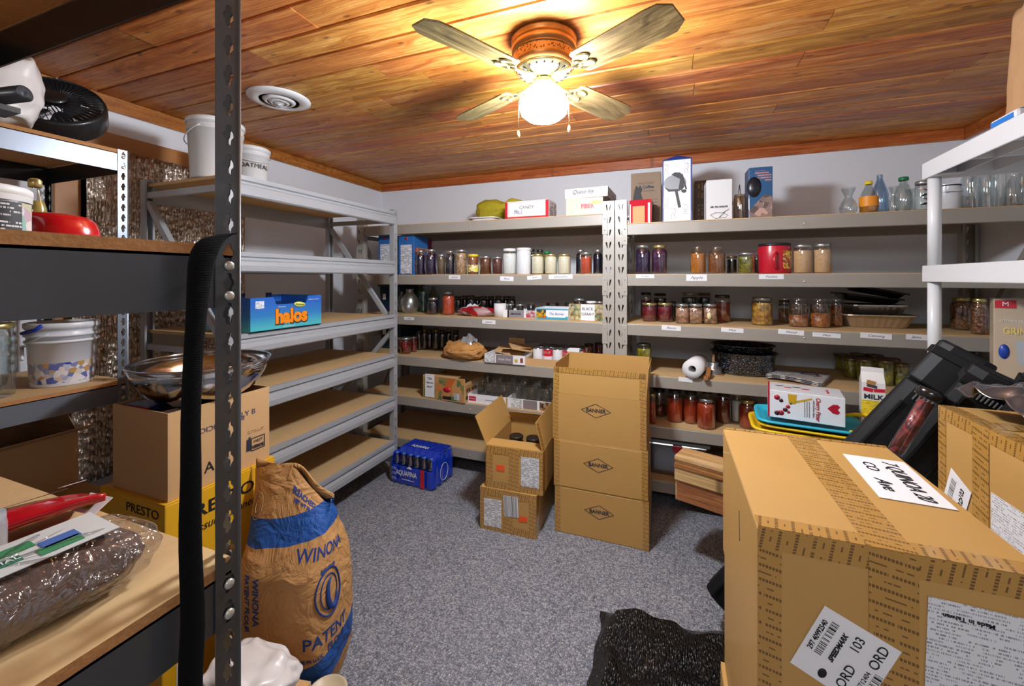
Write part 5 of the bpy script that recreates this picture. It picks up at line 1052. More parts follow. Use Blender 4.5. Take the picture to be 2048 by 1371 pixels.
t, w, d, h = bx('red_box', 'glossy red and white box with a bare cardboard panel, next to the posts', 1260, 1304, 399, zr, 2.63, .13, mat('glossy_red_card', '#b8182a', .7, spec=.15), rz=-.05)
Mf = face(w, d, h, 'F'); decal(t, 'bare_panel', M_CARDK, Mf @ T(-.01, -.018), w*.55, h*.72); decal(t, 'white_frame', M_PAPER, Mf @ T(-.062, -.01, -.0004), .012, h*.8); decal(t, 'white_frame', M_PAPER, Mf @ T(.05, -.01, -.0004), .012, h*.85); decal(t, 'dark_side', mat('dark_red_side', '#5c1420', .3), face(w, d, h, 'R'), d*.96, h*.96)
t, w, d, h = bx('appliance_box', 'tall blue edged white box with a drawing of a hand crank slicer', 1325.5, 1385, 318, zr, 2.62, .14, mat('cobalt_card', '#22408c', .35, coat=.3), rz=-.03)
Mf = face(w, d, h, 'F'); decal(t, 'white_face', M_PAPER, Mf, w*.9, h*.97); GR = mat('engraving_grey', '#8e9094', .5); DK = mat('engraving_dark', '#2c2c30', .5)
b = MB(); P = [(.062*math.cos(q)*1.0, .048*math.sin(q)) for q in [2*PI*i/24 for i in range(24)]]; b.prism(P, .0012, .002); b.build('drum_drawing', GR, t, M=Mf @ T(-.012, .045))
b = MB(); b.prism([(-.02, .05), (.0, .062), (.03, .058), (.045, .03), (.05, -.03), (.035, -.048), (.02, -.04), (.028, .02)], .0021, .0028); b.prism([(-.06, -.02), (-.035, -.05), (.03, -.05), (.02, -.038), (-.03, -.036)], .0021, .0028); b.build('drawing_shadow', DK, t, M=Mf @ T(-.012, .045))
b = MB(); b.prism([(.03, .05), (.038, .05), (.062, -.04), (.054, -.044)], .0021, .0028); b.prism([(-.004, -.05), (.012, -.05), (.03, -.145), (.014, -.148)], .0021, .0028); b.prism([(.045+.014*math.cos(q), -.052+.01*math.sin(q)) for q in [2*PI*i/12 for i in range(12)]], .003, .0038); b.build('crank_drawing', DK, t, M=Mf @ T(-.008, .045))
for (ax, ay, q) in ((-.06, .13, 7), (.05, .13, 8), (-.06, -.07, 5), (-.02, -.13, 5), (.045, -.11, 6)): decal(t, 'caption_print', printed('caption_print', '#e8e8ea', '#404048', .007, .5, .002), Mf @ T(ax, ay, .0012) @ RZ(PI/2), .07, .028)
b = MB(); b.add([(-w/2, -d/2, h), (w/2, -d/2, h), (w/2, d/2, h), (-w/2, d/2, h), (0, -d/2+.03, h+.03), (0, d/2-.03, h+.03)], [(0, 1, 4), (1, 2, 5, 4), (2, 3, 5), (3, 0, 4, 5)]); b.build('gable_top', MC['cobalt_card'], t)
t, w, d, h = bx('brown_carton', 'small dark brown carton behind, between the slicer box and white box', 1389, 1416, 361, zr, 2.86, .12, mat('brown_card', '#5c4838', .6)); decal(t, 'side_text', printed('gold_side_print', '#5c4838', '#a89060', .02, .5, .006), face(w, d, h, 'F') @ RZ(PI/2), h*.9, w*.8)
t, w, d, h = bx('white_carton', 'plain white carton with a small printed line drawing, top of right rack', 1412, 1464, 359, zr, 2.63, .14, mat('matt_white_card', '#dcdcdc', .6), rz=.02)
Mf = face(w, d, h, 'F'); text(t, 'MR. PEA SHELLER', .013, Mf @ T(.0, -.04), M_PRINT, sx=.9, bold=.0006); text(t, 'pea and bean sheller', .007, Mf @ T(0, .125), M_PRINT)
b = MB(); b.tube([(-.045, 0, .002), (-.02, .012, .002), (.02, .01, .002), (.05, .03, .002)], .0012, 5); b.tube([(-.045, 0, .002), (-.02, -.02, .002), (.03, -.018, .002), (.045, -.005, .002), (.02, .01, .002)], .0012, 5); b.tube([(.0, -.015, .002), (.035, .02, .002)], .0015, 5); b.build('line_drawing', DK, t, M=Mf @ T(0, -.085))
jb = jp(1466.5, 1492, 388, None, zr, None, None, 'wire bail glass jar between the white carton and blue box', .5, 'wide', 2.66, glassm=glass('amber_tint_glass', '#c8b8a4', .15)); hb = .155
b = MB(); b.tube([(-.038, 0, hb*.78), (-.042, 0, hb*.95), (0, 0, hb*1.28), (.042, 0, hb*.95), (.038, 0, hb*.78)], .0022, 6); b.tube([(-.02, -.038, hb*.6), (0, -.044, hb*.95), (.02, -.038, hb*.6)], .002, 6); b.build('wire_bail', mat('steel_wire', '#a8a8a8', .25, .9), jb)
t, w, d, h = bx('coffee_maker_box', 'tall blue box with red print and mountain picture, top of right rack', 1497, 1545, 334, zr, 2.66, .12, mat('slate_blue_card', '#2c5a86', .3, coat=.4), rz=0.02)
Mf = face(w, d, h, 'F'); decal(t, 'red_print', printed('pink_red_print', '#2c5a86', '#c08878', .014, .62, .004), Mf @ T(.012, h*.33), w*.68, h*.2)
t_ = chunks('mountain_print', ['#a08478', '#7c6a68', '#c0a090', '#5c5050'], 34, bs=.1); b = MB(); b.prism([(-w/2*.97, -h/2+.003), (w/2*.97, -h/2+.003), (w/2*.97, -h*.08), (w*.2, -h*.02), (0, -h*.10), (-w*.2, -h*.2), (-w/2*.97, -h*.32)], .0003, .0011); b.build('mountain_picture', t_, t, M=Mf)
b = MB(); b.lathe([(.036, .0002), (.036, .0011), (0, .0011)], 20, sy=1.6); b.build('dark_carafe_print', mat('dark_carafe', '#22242c', .3), t, M=Mf @ T(-w*.28, h*.12, .0004))
# glassware on top of the right rack
def gw(x0, x1, yt, sh, g, lab, Y=2.64, lid=None, content=None, fill=.5, name='glass_bottle', cat='bottle'): return jp(x0, x1, yt, None, zr, content, lid, lab, fill, sh, Y, glassm=g, name=name, cat=cat)
M_CLR2 = glass('clear_thick_glass', '#e4ecec', .16, .03, .9)
gw(1677, 1716, 375.5, 'vase', M_CLR2, 'clear waisted glass vase standing alone left of the juice bottle', name='glass_vase', cat='vase')
q = gw(1718, 1757, 362, 'bottle', M_CLR2, 'clear juice bottle with yellow cap and orange label', 2.64, 'yellow', mat('orange_drink', '#d88418', .2, coat=.4), .48)
rr = 19.5*dep(q.location)/F*.765; b = MB(); b.lathe([(rr+.001, .035), (rr+.001, .085)], 24, caps=False); b.build('orange_label', printed('orange_juice_print', '#e8931c', '#5a3010', .016, .45, .005), q)
q = gw(1741, 1778, 347, 'bottle', M_BLUEG, 'large pale blue plastic jug behind the juice bottle', 2.76); gw(1774, 1800, 373, 'vase', M_CLR2, 'clear waisted vase right of the blue jug', name='glass_vase', cat='vase')
gw(1786, 1828, 356, 'round', M_CLR2, 'clear round bottle with green cap', 2.70, 'green'); gw(1806, 1832, 378, 'vase', M_CLR2, 'clear waisted vase behind the green capped bottle', 2.80, name='glass_vase', cat='vase')
q = gw(1828, 1864, 362, 'wide', None or M_CLR2, 'white painted canister with dark leaf pattern beside the pole', 2.64, 'silver', mat('white_enamel', '#d8dada', .25, coat=.5), .72, name='canister', cat='canister')
for k in range(4): b = MB(); b.prism([(-.022, 0), (0, .006), (.026, .002), (0, -.005)], 0, .001); b.build('leaf_print', mat('dark_leaf', '#5a2c28', .5) if k % 2 else M_INK, q, M=RZ(-q.rotation_euler.z) @ frame((-.012+.012*(k % 2), -.0445, .03+.022*k), (1, .0, .3*(-1)**k), (0, 0, 1)))
q = gw(1868, 1922, 370, 'cyl', mat('white_pot_enamel', '#d4d8dc', .25, coat=.5), 'white enamel pot with a dark rim right of the white pole', 2.66, name='enamel_pot', cat='pot'); rp = 27*dep(q.location)/F*.68
b = MB(); b.tube([(rp*math.cos(a), rp*math.sin(a), .1175) for a in [2*PI*i/32 for i in range(32)]], .003, 6, closed=True); b.build('dark_rim', M_INK, q)
b = MB(); b.tube([(-.03, -rp, .085), (-.025, -rp-.016, .088), (.025, -rp-.016, .088), (.03, -rp, .085)], .004, 8); b.build('handle', MC['white_pot_enamel'], q, M=RZ(-q.rotation_euler.z))
for i, (x0, x1, yt, Y, cp) in enumerate(((1920, 1960, 346, 2.64, None), (1952, 1996, 345, 2.66, None), (2004, 2048, 346, 2.64, None), (1978, 2014, 334, 2.76, None), (1936, 1966, 330, 2.80, 'white'), (2030, 2066, 332, 2.74, None))):
    gw(x0, x1, yt, ('wide', 'wide', 'bottle', 'cyl', 'bottle', 'mason')[i], M_CLR2, ['large clear jar just right of the enamel pot', 'large clear jar, second right of the enamel pot', 'clear bottle in front near the right edge', 'tall clear jar behind, between the front jar and bottle', 'clear bottle with white cap behind the first jar', 'clear jar behind at the right frame edge'][i], Y, cp, name='glass_jar', cat='jar')
# second shelf red tub
a = aty(1550, 556, 2.64); rr = 34*dep(a)/F*.85; hh = .165
t = thing('coffee_tub', 'bright red plastic coffee tub with black lid and moulded handle', 'tub', (a.x, 2.66, s2+.0006), 0)
b = MB(); b.lathe([(rr*.96, 0), (rr, .006), (rr, hh*.82), (rr*.95, hh*.9), (rr*.95, hh*.92)], 36); MRP = mat('red_tub_plastic', '#b8182c', .3, coat=.3); b.build('tub_body', MRP, t); b = MB(); b.lathe([(rr*.98, hh*.915), (rr*.98, hh*.985), (rr*.9, hh), (0, hh)], 36); b.build('lid', mat('black_lid', '#222028', .4), t)
Mh = RZ(math.radians(-8)); b = MB(); b.tube([(.006, -rr+.002, hh*.66), (-.002, -rr-.016, hh*.64), (-.006, -rr-.02, hh*.4), (-.002, -rr-.016, hh*.2), (.006, -rr+.002, hh*.17)], .0085, 10); b.build('handle', MRP, t, M=Mh)
b = MB(); b.add([((rr+.0012)*math.cos(q), (rr+.0012)*math.sin(q), z) for z in (hh*.16, hh*.74) for q in [math.radians(-72+i*6) for i in range(9)]], [(i, i+1, i+10, i+9) for i in range(8)], 0, True)
t_ = NT('coffee_label'); n_ = t_.noise(t_.co(), 30, 2); t_.base(t_.ramp(n_, [(.38, '#b85a14'), (.47, '#e0b030'), (.54, '#e8d870'), (.58, '#3a3a4a'), (.64, '#c84a20')])); b.build('picture_label', t_.m, t)
# ---- foil and black trays, third shelf right
AL = mat('aluminium_foil', '#c0c2c4', .25, .95, bp=(60, .3, .002)); TANF = mat('tan_foil', '#b8a284', .35, .6, bp=(60, .3, .002)); BLT = mat('black_tray_plastic', '#121212', .3, coat=.3)
p = atz(1764, 657, z3); tray('foil_tray', 'wide tan fluted foil tray at the bottom of the tray pile', p.x, p.y+.12, z3+.001, .32, .24, .07, TANF, .02, flare=.03, corr=.0012, th=.001)
tray('foil_tray', 'silver fluted foil tray in the middle of the tray pile', p.x-.0, p.y+.12, z3+.0755, .26, .20, .048, AL, .06, flare=.018, corr=.001, th=.001)
tray('black_tray', 'black plastic tray lying tilted on the silver foil tray', p.x-.03, p.y+.125, z3+.135, .27, .19, .035, BLT, .0, flare=.02, rot=(0, .12, .05)); tray('black_tray', 'black plastic tray topmost on the tray pile', p.x+.005, p.y+.13, z3+.178, .25, .18, .035, BLT, 0, flare=.02, rot=(.05, .2, .02))
# ---- fourth shelf right: roaster, towel roll, metal cone, newspaper
def speck():
    t = NT('speckled_enamel'); n = t.noise(t.co(), 190, 2); t.base(t.ramp(n, [(.52, '#17181c'), (.6, '#2c3440'), (.68, '#aab0bc')])); t.set(Roughness=.2, Coat_Weight=.6); return t.m
SP = speck(); p = atz(1489, 757, z4); dd = dep(p); cx_, cy_ = p.x+.018, p.y+.17; ra = .176
t = thing('roasting_pan', 'oval speckled enamel roaster base on the fourth shelf', 'pan', (cx_, cy_, z4+.0006)); P = [(.001, 0), (ra*.8, 0), (ra*.9, .015), (ra*.95, .1), (ra, .125), (ra*1.04, .13), (ra*1.04, .126), (ra*.98, .122), (ra*.92, .1), (ra*.86, .02), (0.001, .012)]
b = MB(); b.lathe(P, 48, sy=.78, caps=False); b.build('pan_body', SP, t)
b = MB(); b.tube([(-.05, -ra*.78*1.0, .1), (-.045, -ra*.78-.022, .104), (.045, -ra*.78-.022, .104), (.05, -ra*.78, .1)], .005, 8); b.build('handle', SP, t)
t = thing('roasting_pan', 'oval speckled enamel roaster lid upturned on its base', 'pan', (cx_-.005, cy_, z4+.132)); P = [(.001, .0), (ra*.70, 0), (ra*.86, .006), (ra*.95, .036), (ra*1.0, .04), (ra*.98, .043), (ra*.9, .038), (ra*.8, .008), (.001, .004)]
b = MB(); b.lathe(P, 48, sy=.78, caps=False); b.build('lid_body', SP, t)
p = atz(1384, 757, z4); t = thing('paper_towel_roll', 'white paper towel roll lying with its hollow end forward', 'roll', (p.x+.0, p.y-.005, z4+.0545)); vv = Vector((.25, 1, 0)).normalized(); Mr = frame((0, 0, 0), (vv.y, -vv.x, 0), (0, 0, 1)); 
b = MB(); b.lathe([(.021, 0), (.053, 0), (.053, -.22), (.021, -.22)], 36); b.f = [f for f in b.f if len(f) == 4]; b.mi = [0]*len(b.f); b.sm = [True]*len(b.f); b.lathe([(.021, 0), (.021, -.22)], 24, caps=False); b.build('paper', mat('towel_paper', '#e4e4e4', .9, bp=(80, .2, .001)), t, M=Mr)
b = MB(); b.lathe([(.0215, -.001), (.0205, -.219)], 24, caps=False); b.build('cardboard_core', mat('dark_core', '#6c5c4c', .8), t, M=Mr)
p = atz(1408, 758, z4); t = thing('wooden_block', 'two short brown wooden sticks beside the paper towel roll', 'wood', (p.x+.012, p.y+.015, z4+.0008), .2)
for k in range(2): b = MB(); b.box(-.012, -.05, 0, .012, .05, .02); b.build('stick', wood('brown_strip', '#8a5a2c', '#a87440', '#bd8a52'), t, bevel=.002, M=T(.0, 0, .0) @ RZ(-.3) if k == 0 else T(.02, .03, .021) @ Matrix.Rotation(.3, 4, 'X') @ RZ(-.35))
p = atz(1433, 752, z4); t = thing('metal_strainer', 'aluminium cone strainer with a wooden peg, left of the roaster', 'strainer', (p.x-.012, p.y+.045, z4+.0006)); P = [(.05, 0), (.05, .004), (.044, .02), (.046, .03), (.04, .044), (.026, .055), (.03, .07), (.026, .074), (0, .075)]
b = MB(); b.lathe(P, 32); b.build('cone', mat('brushed_aluminium', '#a8a8aa', .3, .9), t); b = MB(); b.lathe([(.009, .074), (.007, .11), (.009, .118), (0, .12)], 14); b.build('peg', M_PINE, t)
b = MB(); b.lathe([(.052, 0), (.053, .003), (.05, .006)], 32); b.build('wooden_base', M_PINE, t)
p = atz(1580, 762, z4)
def news(u, v, o=0):
    n = nz3((u*3, v*3, o*5), 1); edge = math.exp(-((v)/.12)**2)
    return ((u-.5)*.26+.02*v, (v-.5)*.24, o*.0075+.004+.004*n.z+.006*math.sin(u*5)*(1-v)-.0*edge)
t = thing('newspaper', 'folded newspaper lying on the shelf edge right of the roaster', 'newspaper', (p.x+.045, p.y+.07, z4+.009), -.35)
MN = printed('newsprint', '#c9c0ba', '#5a5a66', .009, .6, .0025)
for o in range(3): b = MB(); b.grid(lambda u, v: news(u, v, o), 18, 12, uvs=(.26, .24)); b.build('sheet', MN, t, solid=.004)
b = MB(); b.lathe([(.045, 0), (.045, .0008), (.03, .0008), (.03, .0)], 20, sy=.6, caps=False); b.build('picture_print', M_PRINT, t, M=T(.06, .02, .027))
# ---- lowest shelf right: clear bin, white jug
t = thing('clear_bin', 'clear grey storage bin with red latch on the lowest right shelf', 'bin', (-.005, 2.83, .1806)); w, d, h = .42, .36, .19
MCB = glass('bin_plastic', '#a9b4bc', .25, .15, .5); b = MB(); b.box(-w/2, -d/2, 0, w/2, d/2, h); b.build('tub', MCB, t, bevel=.01); b = MB(); b.box(-w/2-.012, -d/2-.012, h+.0005, w/2+.012, d/2+.012, h+.02); b.build('lid', mat('bin_lid', '#8e9499', .75), t, bevel=.006)
b = MB(); b.box(.02, -d/2-.02, h-.04, .07, -d/2-.001, h+.0); b.build('latch', REDP, t, bevel=.003); b = MB(); b.box(-w/2+.02, -d/2+.02, .004, w/2-.02, d/2-.02, h*.7); b.build('contents', mat('grey_cloth', '#5c6670', .9, nz=(20, .3), bp=(30, .6, .01)), t, bevel=.02)
p = atz(1450, 960, .18); t = thing('white_jug', 'white plastic jug with orange round label on the lowest right shelf', 'jug', (.38, 2.78, .1806)); b = MB(); b.lathe([(.06, 0), (.065, .01), (.065, .13), (.05, .17), (.025, .19), (.024, .21)], 28); b.build('jug_body', M_WHITEP, t); b = MB(); b.lathe([(.026, .205), (.026, .225), (0, .225)], 20); b.build('cap', M_ORANGE, t)
b = MB(); b.lathe([(.02, 0), (.02, .001), (0, .001)], 16); b.build('orange_label', M_ORANGE, t, M=frame((.01, -.0655, .1), (1, 0, 0), (0, 0, 1)))
# ------------------------------------------------------------- water bottles in blue film
def water():
    w, d, h = .33, .245, .205; t = thing('water_pack', 'blue film pack of water bottles on the carpet at the rack corner', 'water bottles', (-1.575, 2.42, 0), math.radians(-3))
    MBF = mat('blue_film', '#1238b8', .15, coat=.8, bp=(40, .5, .004)); WAT = glass('water_bottle', '#eaf3fb', .3, .08, .9)
    for i in range(6):
        for j in range(4):
            x, y = -w/2+.0275+i*(w-.055)/5, -d/2+.029+j*(d-.058)/3
            b = MB(); b.lathe([(.0, .002), (.024, .003), (.0255, .02), (.0255, .13), (.022, .15), (.012, .175), (.0115, .188)], 14, 0, T(x, y), caps=False); b.build('bottle', WAT, t)
            if j == 0: b = MB(); b.lathe([(.0125, .184), (.0125, .195), (0, .196)], 12, 0, T(x, y)); b.build('bottle_cap', mat('blue_cap', '#3a6ad0', .3), t)
    b = MB()
    def wall(u, v):
        a = u*2*(w+d); s = [(-w/2, -d/2), (w/2, -d/2), (w/2, d/2), (-w/2, d/2)]; L = [w, d, w, d]; k = 0
        while a > L[k]+1e-9 and k < 3: a -= L[k]; k += 1
        f = a/L[k]; p, q = s[k], s[(k+1) % 4]; x = p[0]+(q[0]-p[0])*f; y = p[1]+(q[1]-p[1])*f
        wv = .004*math.cos(f*2*PI*(6 if k % 2 == 0 else 4)); n = [(0, -1), (1, 0), (0, 1), (-1, 0)][k]
        side = k in (1, 3); top = .205 if not side else .19
        lim = .118 if k in (0, 2) else top; z = .004+lim*v; tp = 1-.06*max(0, z-.13)/.07
        return ((x+n[0]*(.004-wv))*tp, (y+n[1]*(.004-wv))*tp, z)
    b.grid(wall, 120, 10, wrap=True); b.build('film_sleeve', MBF, t, solid=.0006)
    b = MB(); b.grid(lambda u, v: ((u-.5)*w*.96, -d/2+.062+v*(d-.062), .200+.004*math.sin(u*6*2*PI)*math.sin(v*9)+.002-.14*max(0, .22-v)), 60, 14); b.build('film_top', MBF, t, solid=.0006)
    Mf = frame((0, -d/2-.009, .07), (1, 0, 0), (0, 0, 1)); MWT = mat('white_ink', '#f0f2f6', .5)
    text(t, 'AQUAFINA', .046, Mf @ T(-.035, .008), MWT, sx=.72, bold=.0004); text(t, 'purified drinking water', .011, Mf @ T(-.02, -.03), MWT); text(t, 'AQUAFINA', .042, T(-.02, .0, .209), MWT, sx=.66, shear=.1, bold=.0004)
    decal(t, 'red_stripe', mat('red_film', '#c01434', .25, coat=.5), Mf @ T(.092, -.004), .032, .118); b = MB(); b.prism([(-.022, 0), (.022, 0), (.006, .014), (-.006, .014)], .0, .001); b.build('mountain_logo', MWT, t, M=Mf @ T(-.01, .044))
    for k in range(3): decal(t, 'small_print', printed('film_print', '#1238b8', '#e8ecf4', .006, .5, .002), Mf @ T(-.135, .03-.032*k), .04, .022)
    b = MB(); b.tube([(.045*math.cos(q), .055*math.sin(q), 0) for q in [2*PI*i/24 for i in range(24)]], .0015, 5, closed=True); b.build('oval_opening', MWT, t, M=frame((w/2+.008, 0, .08), (0, 1, 0), (0, 0, 1)))
water()
# ------------------------------------------------------------- flour sack
def sack():
    cx, cy, rz = -1.195, 1.075, math.radians(12); H = .62
    def half(z):
        v = z/H; k = 1+.10*math.sin(min(1, v*1.25)*PI)-.10*max(0, .12-v)/.12
        a = .15*k; b_ = .12*k
        if v > .62: f = (v-.62)/.38; b_ *= (1-.93*f**1.3); a *= (1+.02*f)
        return a, b_
    def S(an, z, off=0.0):
        v = z/H; a, c = half(z); e = (abs(math.cos(an))**3.4+abs(math.sin(an))**3.4)**(-1/3.4)
        n = nz3((math.cos(an)*1.6, math.sin(an)*1.6, v*3.2), 1.4); n2 = nz3((math.cos(an)*4.5+7, math.sin(an)*4.5, v*9), 1)
        cr = (.25+.75*abs(2*v-1)); rd = 1+.035*n.x+.05*cr*(abs(n2.x)-.25)+.02*n2.y*cr
        x = (a+off)*math.cos(an)*e*rd; y = (c+off)*math.sin(an)*e*rd
        zz = z+(.055*(x/.16)+.03*n.z)*max(0, v-.75)/.25*(-1)
        zz += .10*max(0, v-.8)/.2*math.exp(-((x+.0)/.09)**2)*.6
        return (x-.10*v*v*.6, y+.05*v*v, zz)
    t = thing('flour_sack', 'brown paper flour sack with blue bands slumped in front of the grey rack', 'sack', (cx, cy, .001), rz)
    nt = NT('sack_paper'); co = nt.co(); sp = nt.n.new('ShaderNodeSeparateXYZ'); nt.link(co, sp.inputs[0])
    zt_ = nt.math('ADD', sp.outputs[2], nt.math('MULTIPLY_ADD', sp.outputs[0], -.12, nt.math('MULTIPLY', sp.outputs[1], -.25))); w1 = nt.math('MULTIPLY_ADD', nt.noise(co, 14, 1), .006, zt_)
    band = nt.math('ADD', nt.math('LESS_THAN', nt.math('ABSOLUTE', nt.math('SUBTRACT', w1, .525)), .034), nt.math('LESS_THAN', nt.math('ABSOLUTE', nt.math('SUBTRACT', w1, .11)), .045))
    base = nt.mix(nt.noise(co, 18, 4), '#b5834a', '#c99a62'); nt.base(nt.mix(band, base, '#17509c')); nt.set(Roughness=.7)
    rid = nt.n.new('ShaderNodeTexNoise'); nt.link(co, rid.inputs['Vector']); rid.inputs['Scale'].default_value = 9; rid.inputs['Detail'].default_value = 5; rid.inputs['Distortion'].default_value = 1.2
    nt.bump(nt.math('ABSOLUTE', nt.math('SUBTRACT', rid.outputs['Fac'], .5)), 1.0, .03)
    b = MB(); b.grid(lambda u, v: S(2*PI*u, H*v), 120, 90, wrap=True); b.build('paper_body', nt.m, t)
    b = MB(); b.grid(lambda u, v: (S(PI, H)[0]+(S(0, H)[0]-S(PI, H)[0])*u, S(0, H)[1]+.006*math.sin(u*14), (S(PI+.0, H)[2]*(1-u)+S(0, H)[2]*u)+.05*math.exp(-((u-.55)/.28)**2)-.008+.03*v), 30, 2); b.build('folded_top', nt.m, t, solid=.004)
    INK = mat('sack_blue_ink', '#1c3f86', .7)
    def put_text(s, size, an0, z0, vert=False, r=.15, sx=.9, bold=.0006):
        def f(x, y, z):
            if vert: x, y = y, -x
            an = an0+x/r; return S(an, z0+y, .0012+z)
        text(t, s, size, None, INK, wrapf=f, sx=sx, bold=bold)
    put_text('WINONA', .05, -.48, .45); put_text('PATENT', .05, -.45, .205); put_text('FLOUR', .03, -.25, .165, r=.15)
    put_text('WINONA', .036, -1.90, .32, True, r=.2); put_text('PATENT FLOUR', .030, -2.10, .31, True, r=.2, sx=.8)
    put_text('BLEACHED', .018, -1.2, .585, r=.16); put_text('NET WT 50 LBS', .012, -1.15, .568, r=.16); put_text('MADE IN U.S.A.', .014, -.9, .155, r=.16)
    for rr, z0, an0 in ((.06, .33, -.42),):
        b = MB(); P = [S(an0+rr*.85*math.cos(q)/.15, z0+rr*1.15*math.sin(q), .002) for q in [2*PI*i/40 for i in range(40)]]; b.tube(P, .0028, 5, closed=True); P = [S(an0+rr*.6*math.cos(q)/.15, z0+rr*.85*math.sin(q), .002) for q in [2*PI*i/40 for i in range(40)]]; b.tube(P, .0018, 5, closed=True)
        P = [S(an0+(.022*math.cos(q)+.01)/.15, z0-.005+.045*math.sin(q), .0025) for q in [PI*.5+1.5*PI*i/24 for i in range(24)]]; b.tube(P, [.009*math.sin(PI*(i+1)/26) for i in range(24)], 6); b.build('printed_crest', INK, t)
        put_text('BAY STATE', .014, an0, z0+.068, r=.15, sx=.9)
    BR = mat('sack_tan_ink', '#b08a5c', .7); an1 = -2.25; b = MB()
    for r1 in (.028, .019): b.tube([S(an1+r1*math.cos(q)/.2, .545+r1*math.sin(q), .002) for q in [2*PI*i/28 for i in range(28)]], .0012, 4, closed=True)
    b.tube([S(an1+.008*math.cos(q)/.2, .543+.012*math.sin(q), .002) for q in [PI*.5+1.4*PI*i/14 for i in range(14)]], .002, 4); b.build('round_seal', BR, t)
sack()
# ------------------------------------------------------------- yellow canner boxes, cardboard box, bowl
MY = mat('yellow_card', '#e0aa1c', .4, coat=.3)
def canner(lab, x, y, z, w, d, h, rz=0):
    t = carton(lab, x, y, z, w, d, h, rz, MY, seam='Y', name='canner_box'); MFr, MRi, MTo = face(w, d, h, 'F'), face(w, d, h, 'R'), face(w, d, h, 'T')
    text(t, 'PRESTO', .058, MRi @ T(-.02, .10), M_INK, sx=1.2, bold=.0008); text(t, 'Pressure Canner', .04, MRi @ T(-.02, .045), M_INK, shear=.3, sx=.9); text(t, 'PRESTO', .04, MFr @ T(.06, .13), M_INK, sx=1.2); text(t, 'PRESTO', .04, MTo @ T(.05, -d/2+.03), M_INK, sx=1.2, shear=.2)
    text(t, '16 Quart', .02, MFr @ T(.03, .0), M_INK, shear=.3); decal(t, 'white_sticker', M_PAPER, MRi @ T(-.12, -.06), .05, .09)
    b = MB(); b.tube([(.012*math.cos(q), .012*math.sin(q), .001) for q in [2*PI*i/20 for i in range(20)]], .0009, 4, closed=True); b.build('round_symbol', M_INK, t, M=MRi @ T(.14, .08)); text(t, '16', .014, MRi @ T(.14, .08), M_INK)
    decal(t, 'small_print', printed('yellow_small_print', '#e0aa1c', '#7a5c14', .008, .5, .002), MRi @ T(.13, .01), .07, .05)
canner('yellow canner box on the floor, lower one of two', -1.61, .98, 0, .34, .37, .335, 0)
canner('yellow canner box with black lettering directly under the cardboard box of groceries', -1.60, .985, .3355, .34, .375, .335, 0)
bz = .6715
w, d, h = .285, .345, .272
t, fl = opencarton('open cardboard box of groceries under the steel bowl, on the yellow boxes', -1.585, .985, bz, w, d, h, 0, M_CARDK)
text(t, 'RED DELICIOUS', .024, face(w, d, h, 'R') @ T(-.02, .05) @ RZ(PI), M_GREYINK, sx=1.1); text(t, 'JELLY B', .026, face(w, d, h, 'R') @ T(.07, .06), M_GREYINK, sx=1.1); text(t, 'A', .05, face(w, d, h, 'R') @ T(-.05, -.08), M_INK)
decal(t, 'small_print', printed('kraft_print', '#c79f6e', '#4a3a2c', .006, .5, .002), face(w, d, h, 'R') @ T(.12, -.012), .07, .012)
b = MB(); Mr = face(w, d, h, 'R') @ T(.125, -.06, .0012)
for q in ((-.028, -.025, .028, -.022), (-.028, .02, .028, .023), (-.028, -.022, -.025, .02), (.025, -.022, .028, .02)): b.box(q[0], q[1], 0, q[2], q[3], .0006)
b.prism([(-.045, -.02), (-.03, -.02), (-.03, .03), (-.036, .03), (-.038, .02), (-.044, .024)], 0, .0006); b.build('printed_mark', M_PRINT, t, M=Mr); text(t, 'WEST', .014, Mr @ T(0, .008), M_PRINT); text(t, 'VERDE', .016, Mr @ T(0, -.012), M_PRINT, bold=.0006)
for (nm, lab, x, y, rz, dm, mt, s_) in (('grocery_box', 'red and blue grocery carton poking out of the open cardboard box', -1.66, .87, .1, (.12, .06, .262), mat('navy_card', '#1c3070', .35, coat=.3), 'RICE'), ('grocery_box', 'yellow grocery carton inside the open box beneath the bowl', -1.52, .88, -.1, (.09, .05, .246), mat('mustard_card', '#d8a020', .4), 'FLAKES'), ('grocery_box', 'dark red carton deeper inside the open grocery box', -1.60, 1.05, .05, (.18, .12, .245), mat('maroon_card', '#6c1420', .4), '')):
    q = thing(nm, lab, 'box', (x, y, bz+.0045), rz); b = MB(); b.box(-dm[0]/2, -dm[1]/2, 0, dm[0]/2, dm[1]/2, dm[2]-.001); b.build('body', mt, q, bevel=.002); decal(q, 'top_print', mat('silver_blue_card', '#7c8cb0', .3, coat=.3) if s_ == 'RICE' else M_PAPER, T(0, 0, dm[2]-.001), dm[0]*.9, dm[1]*.8)
    if s_ == 'RICE':
        decal(q, 'red_band', REDP, face(*dm, 'F') @ T(0, dm[2]/2-.025), dm[0], .045); text(q, s_, .02, face(*dm, 'F') @ T(0, dm[2]/2-.025, .001), M_PAPER); text(q, 'RICE', .02, face(*dm, 'F') @ T(0, dm[2]/2-.065), M_PAPER)
ST = mat('stainless_steel', '#c6c8ca', .12, 1.0)
t = thing('mixing_bowl', 'large shiny steel mixing bowl resting in the open cardboard box', 'bowl', (-1.575, 1.0, bz+.2515)); R_ = .21
b = MB(); b.lathe([(.001, 0), (.09, 0), (.125, .012), (.165, .045), (.193, .09), (R_, .14)], 56, caps=False); b.build('bowl_body', ST, t, solid=.0015)
b = MB(); b.tube([(R_*math.cos(q), R_*math.sin(q), .141) for q in [2*PI*i/56 for i in range(56)]], .0035, 8, closed=True); b.build('rolled_rim', ST, t)
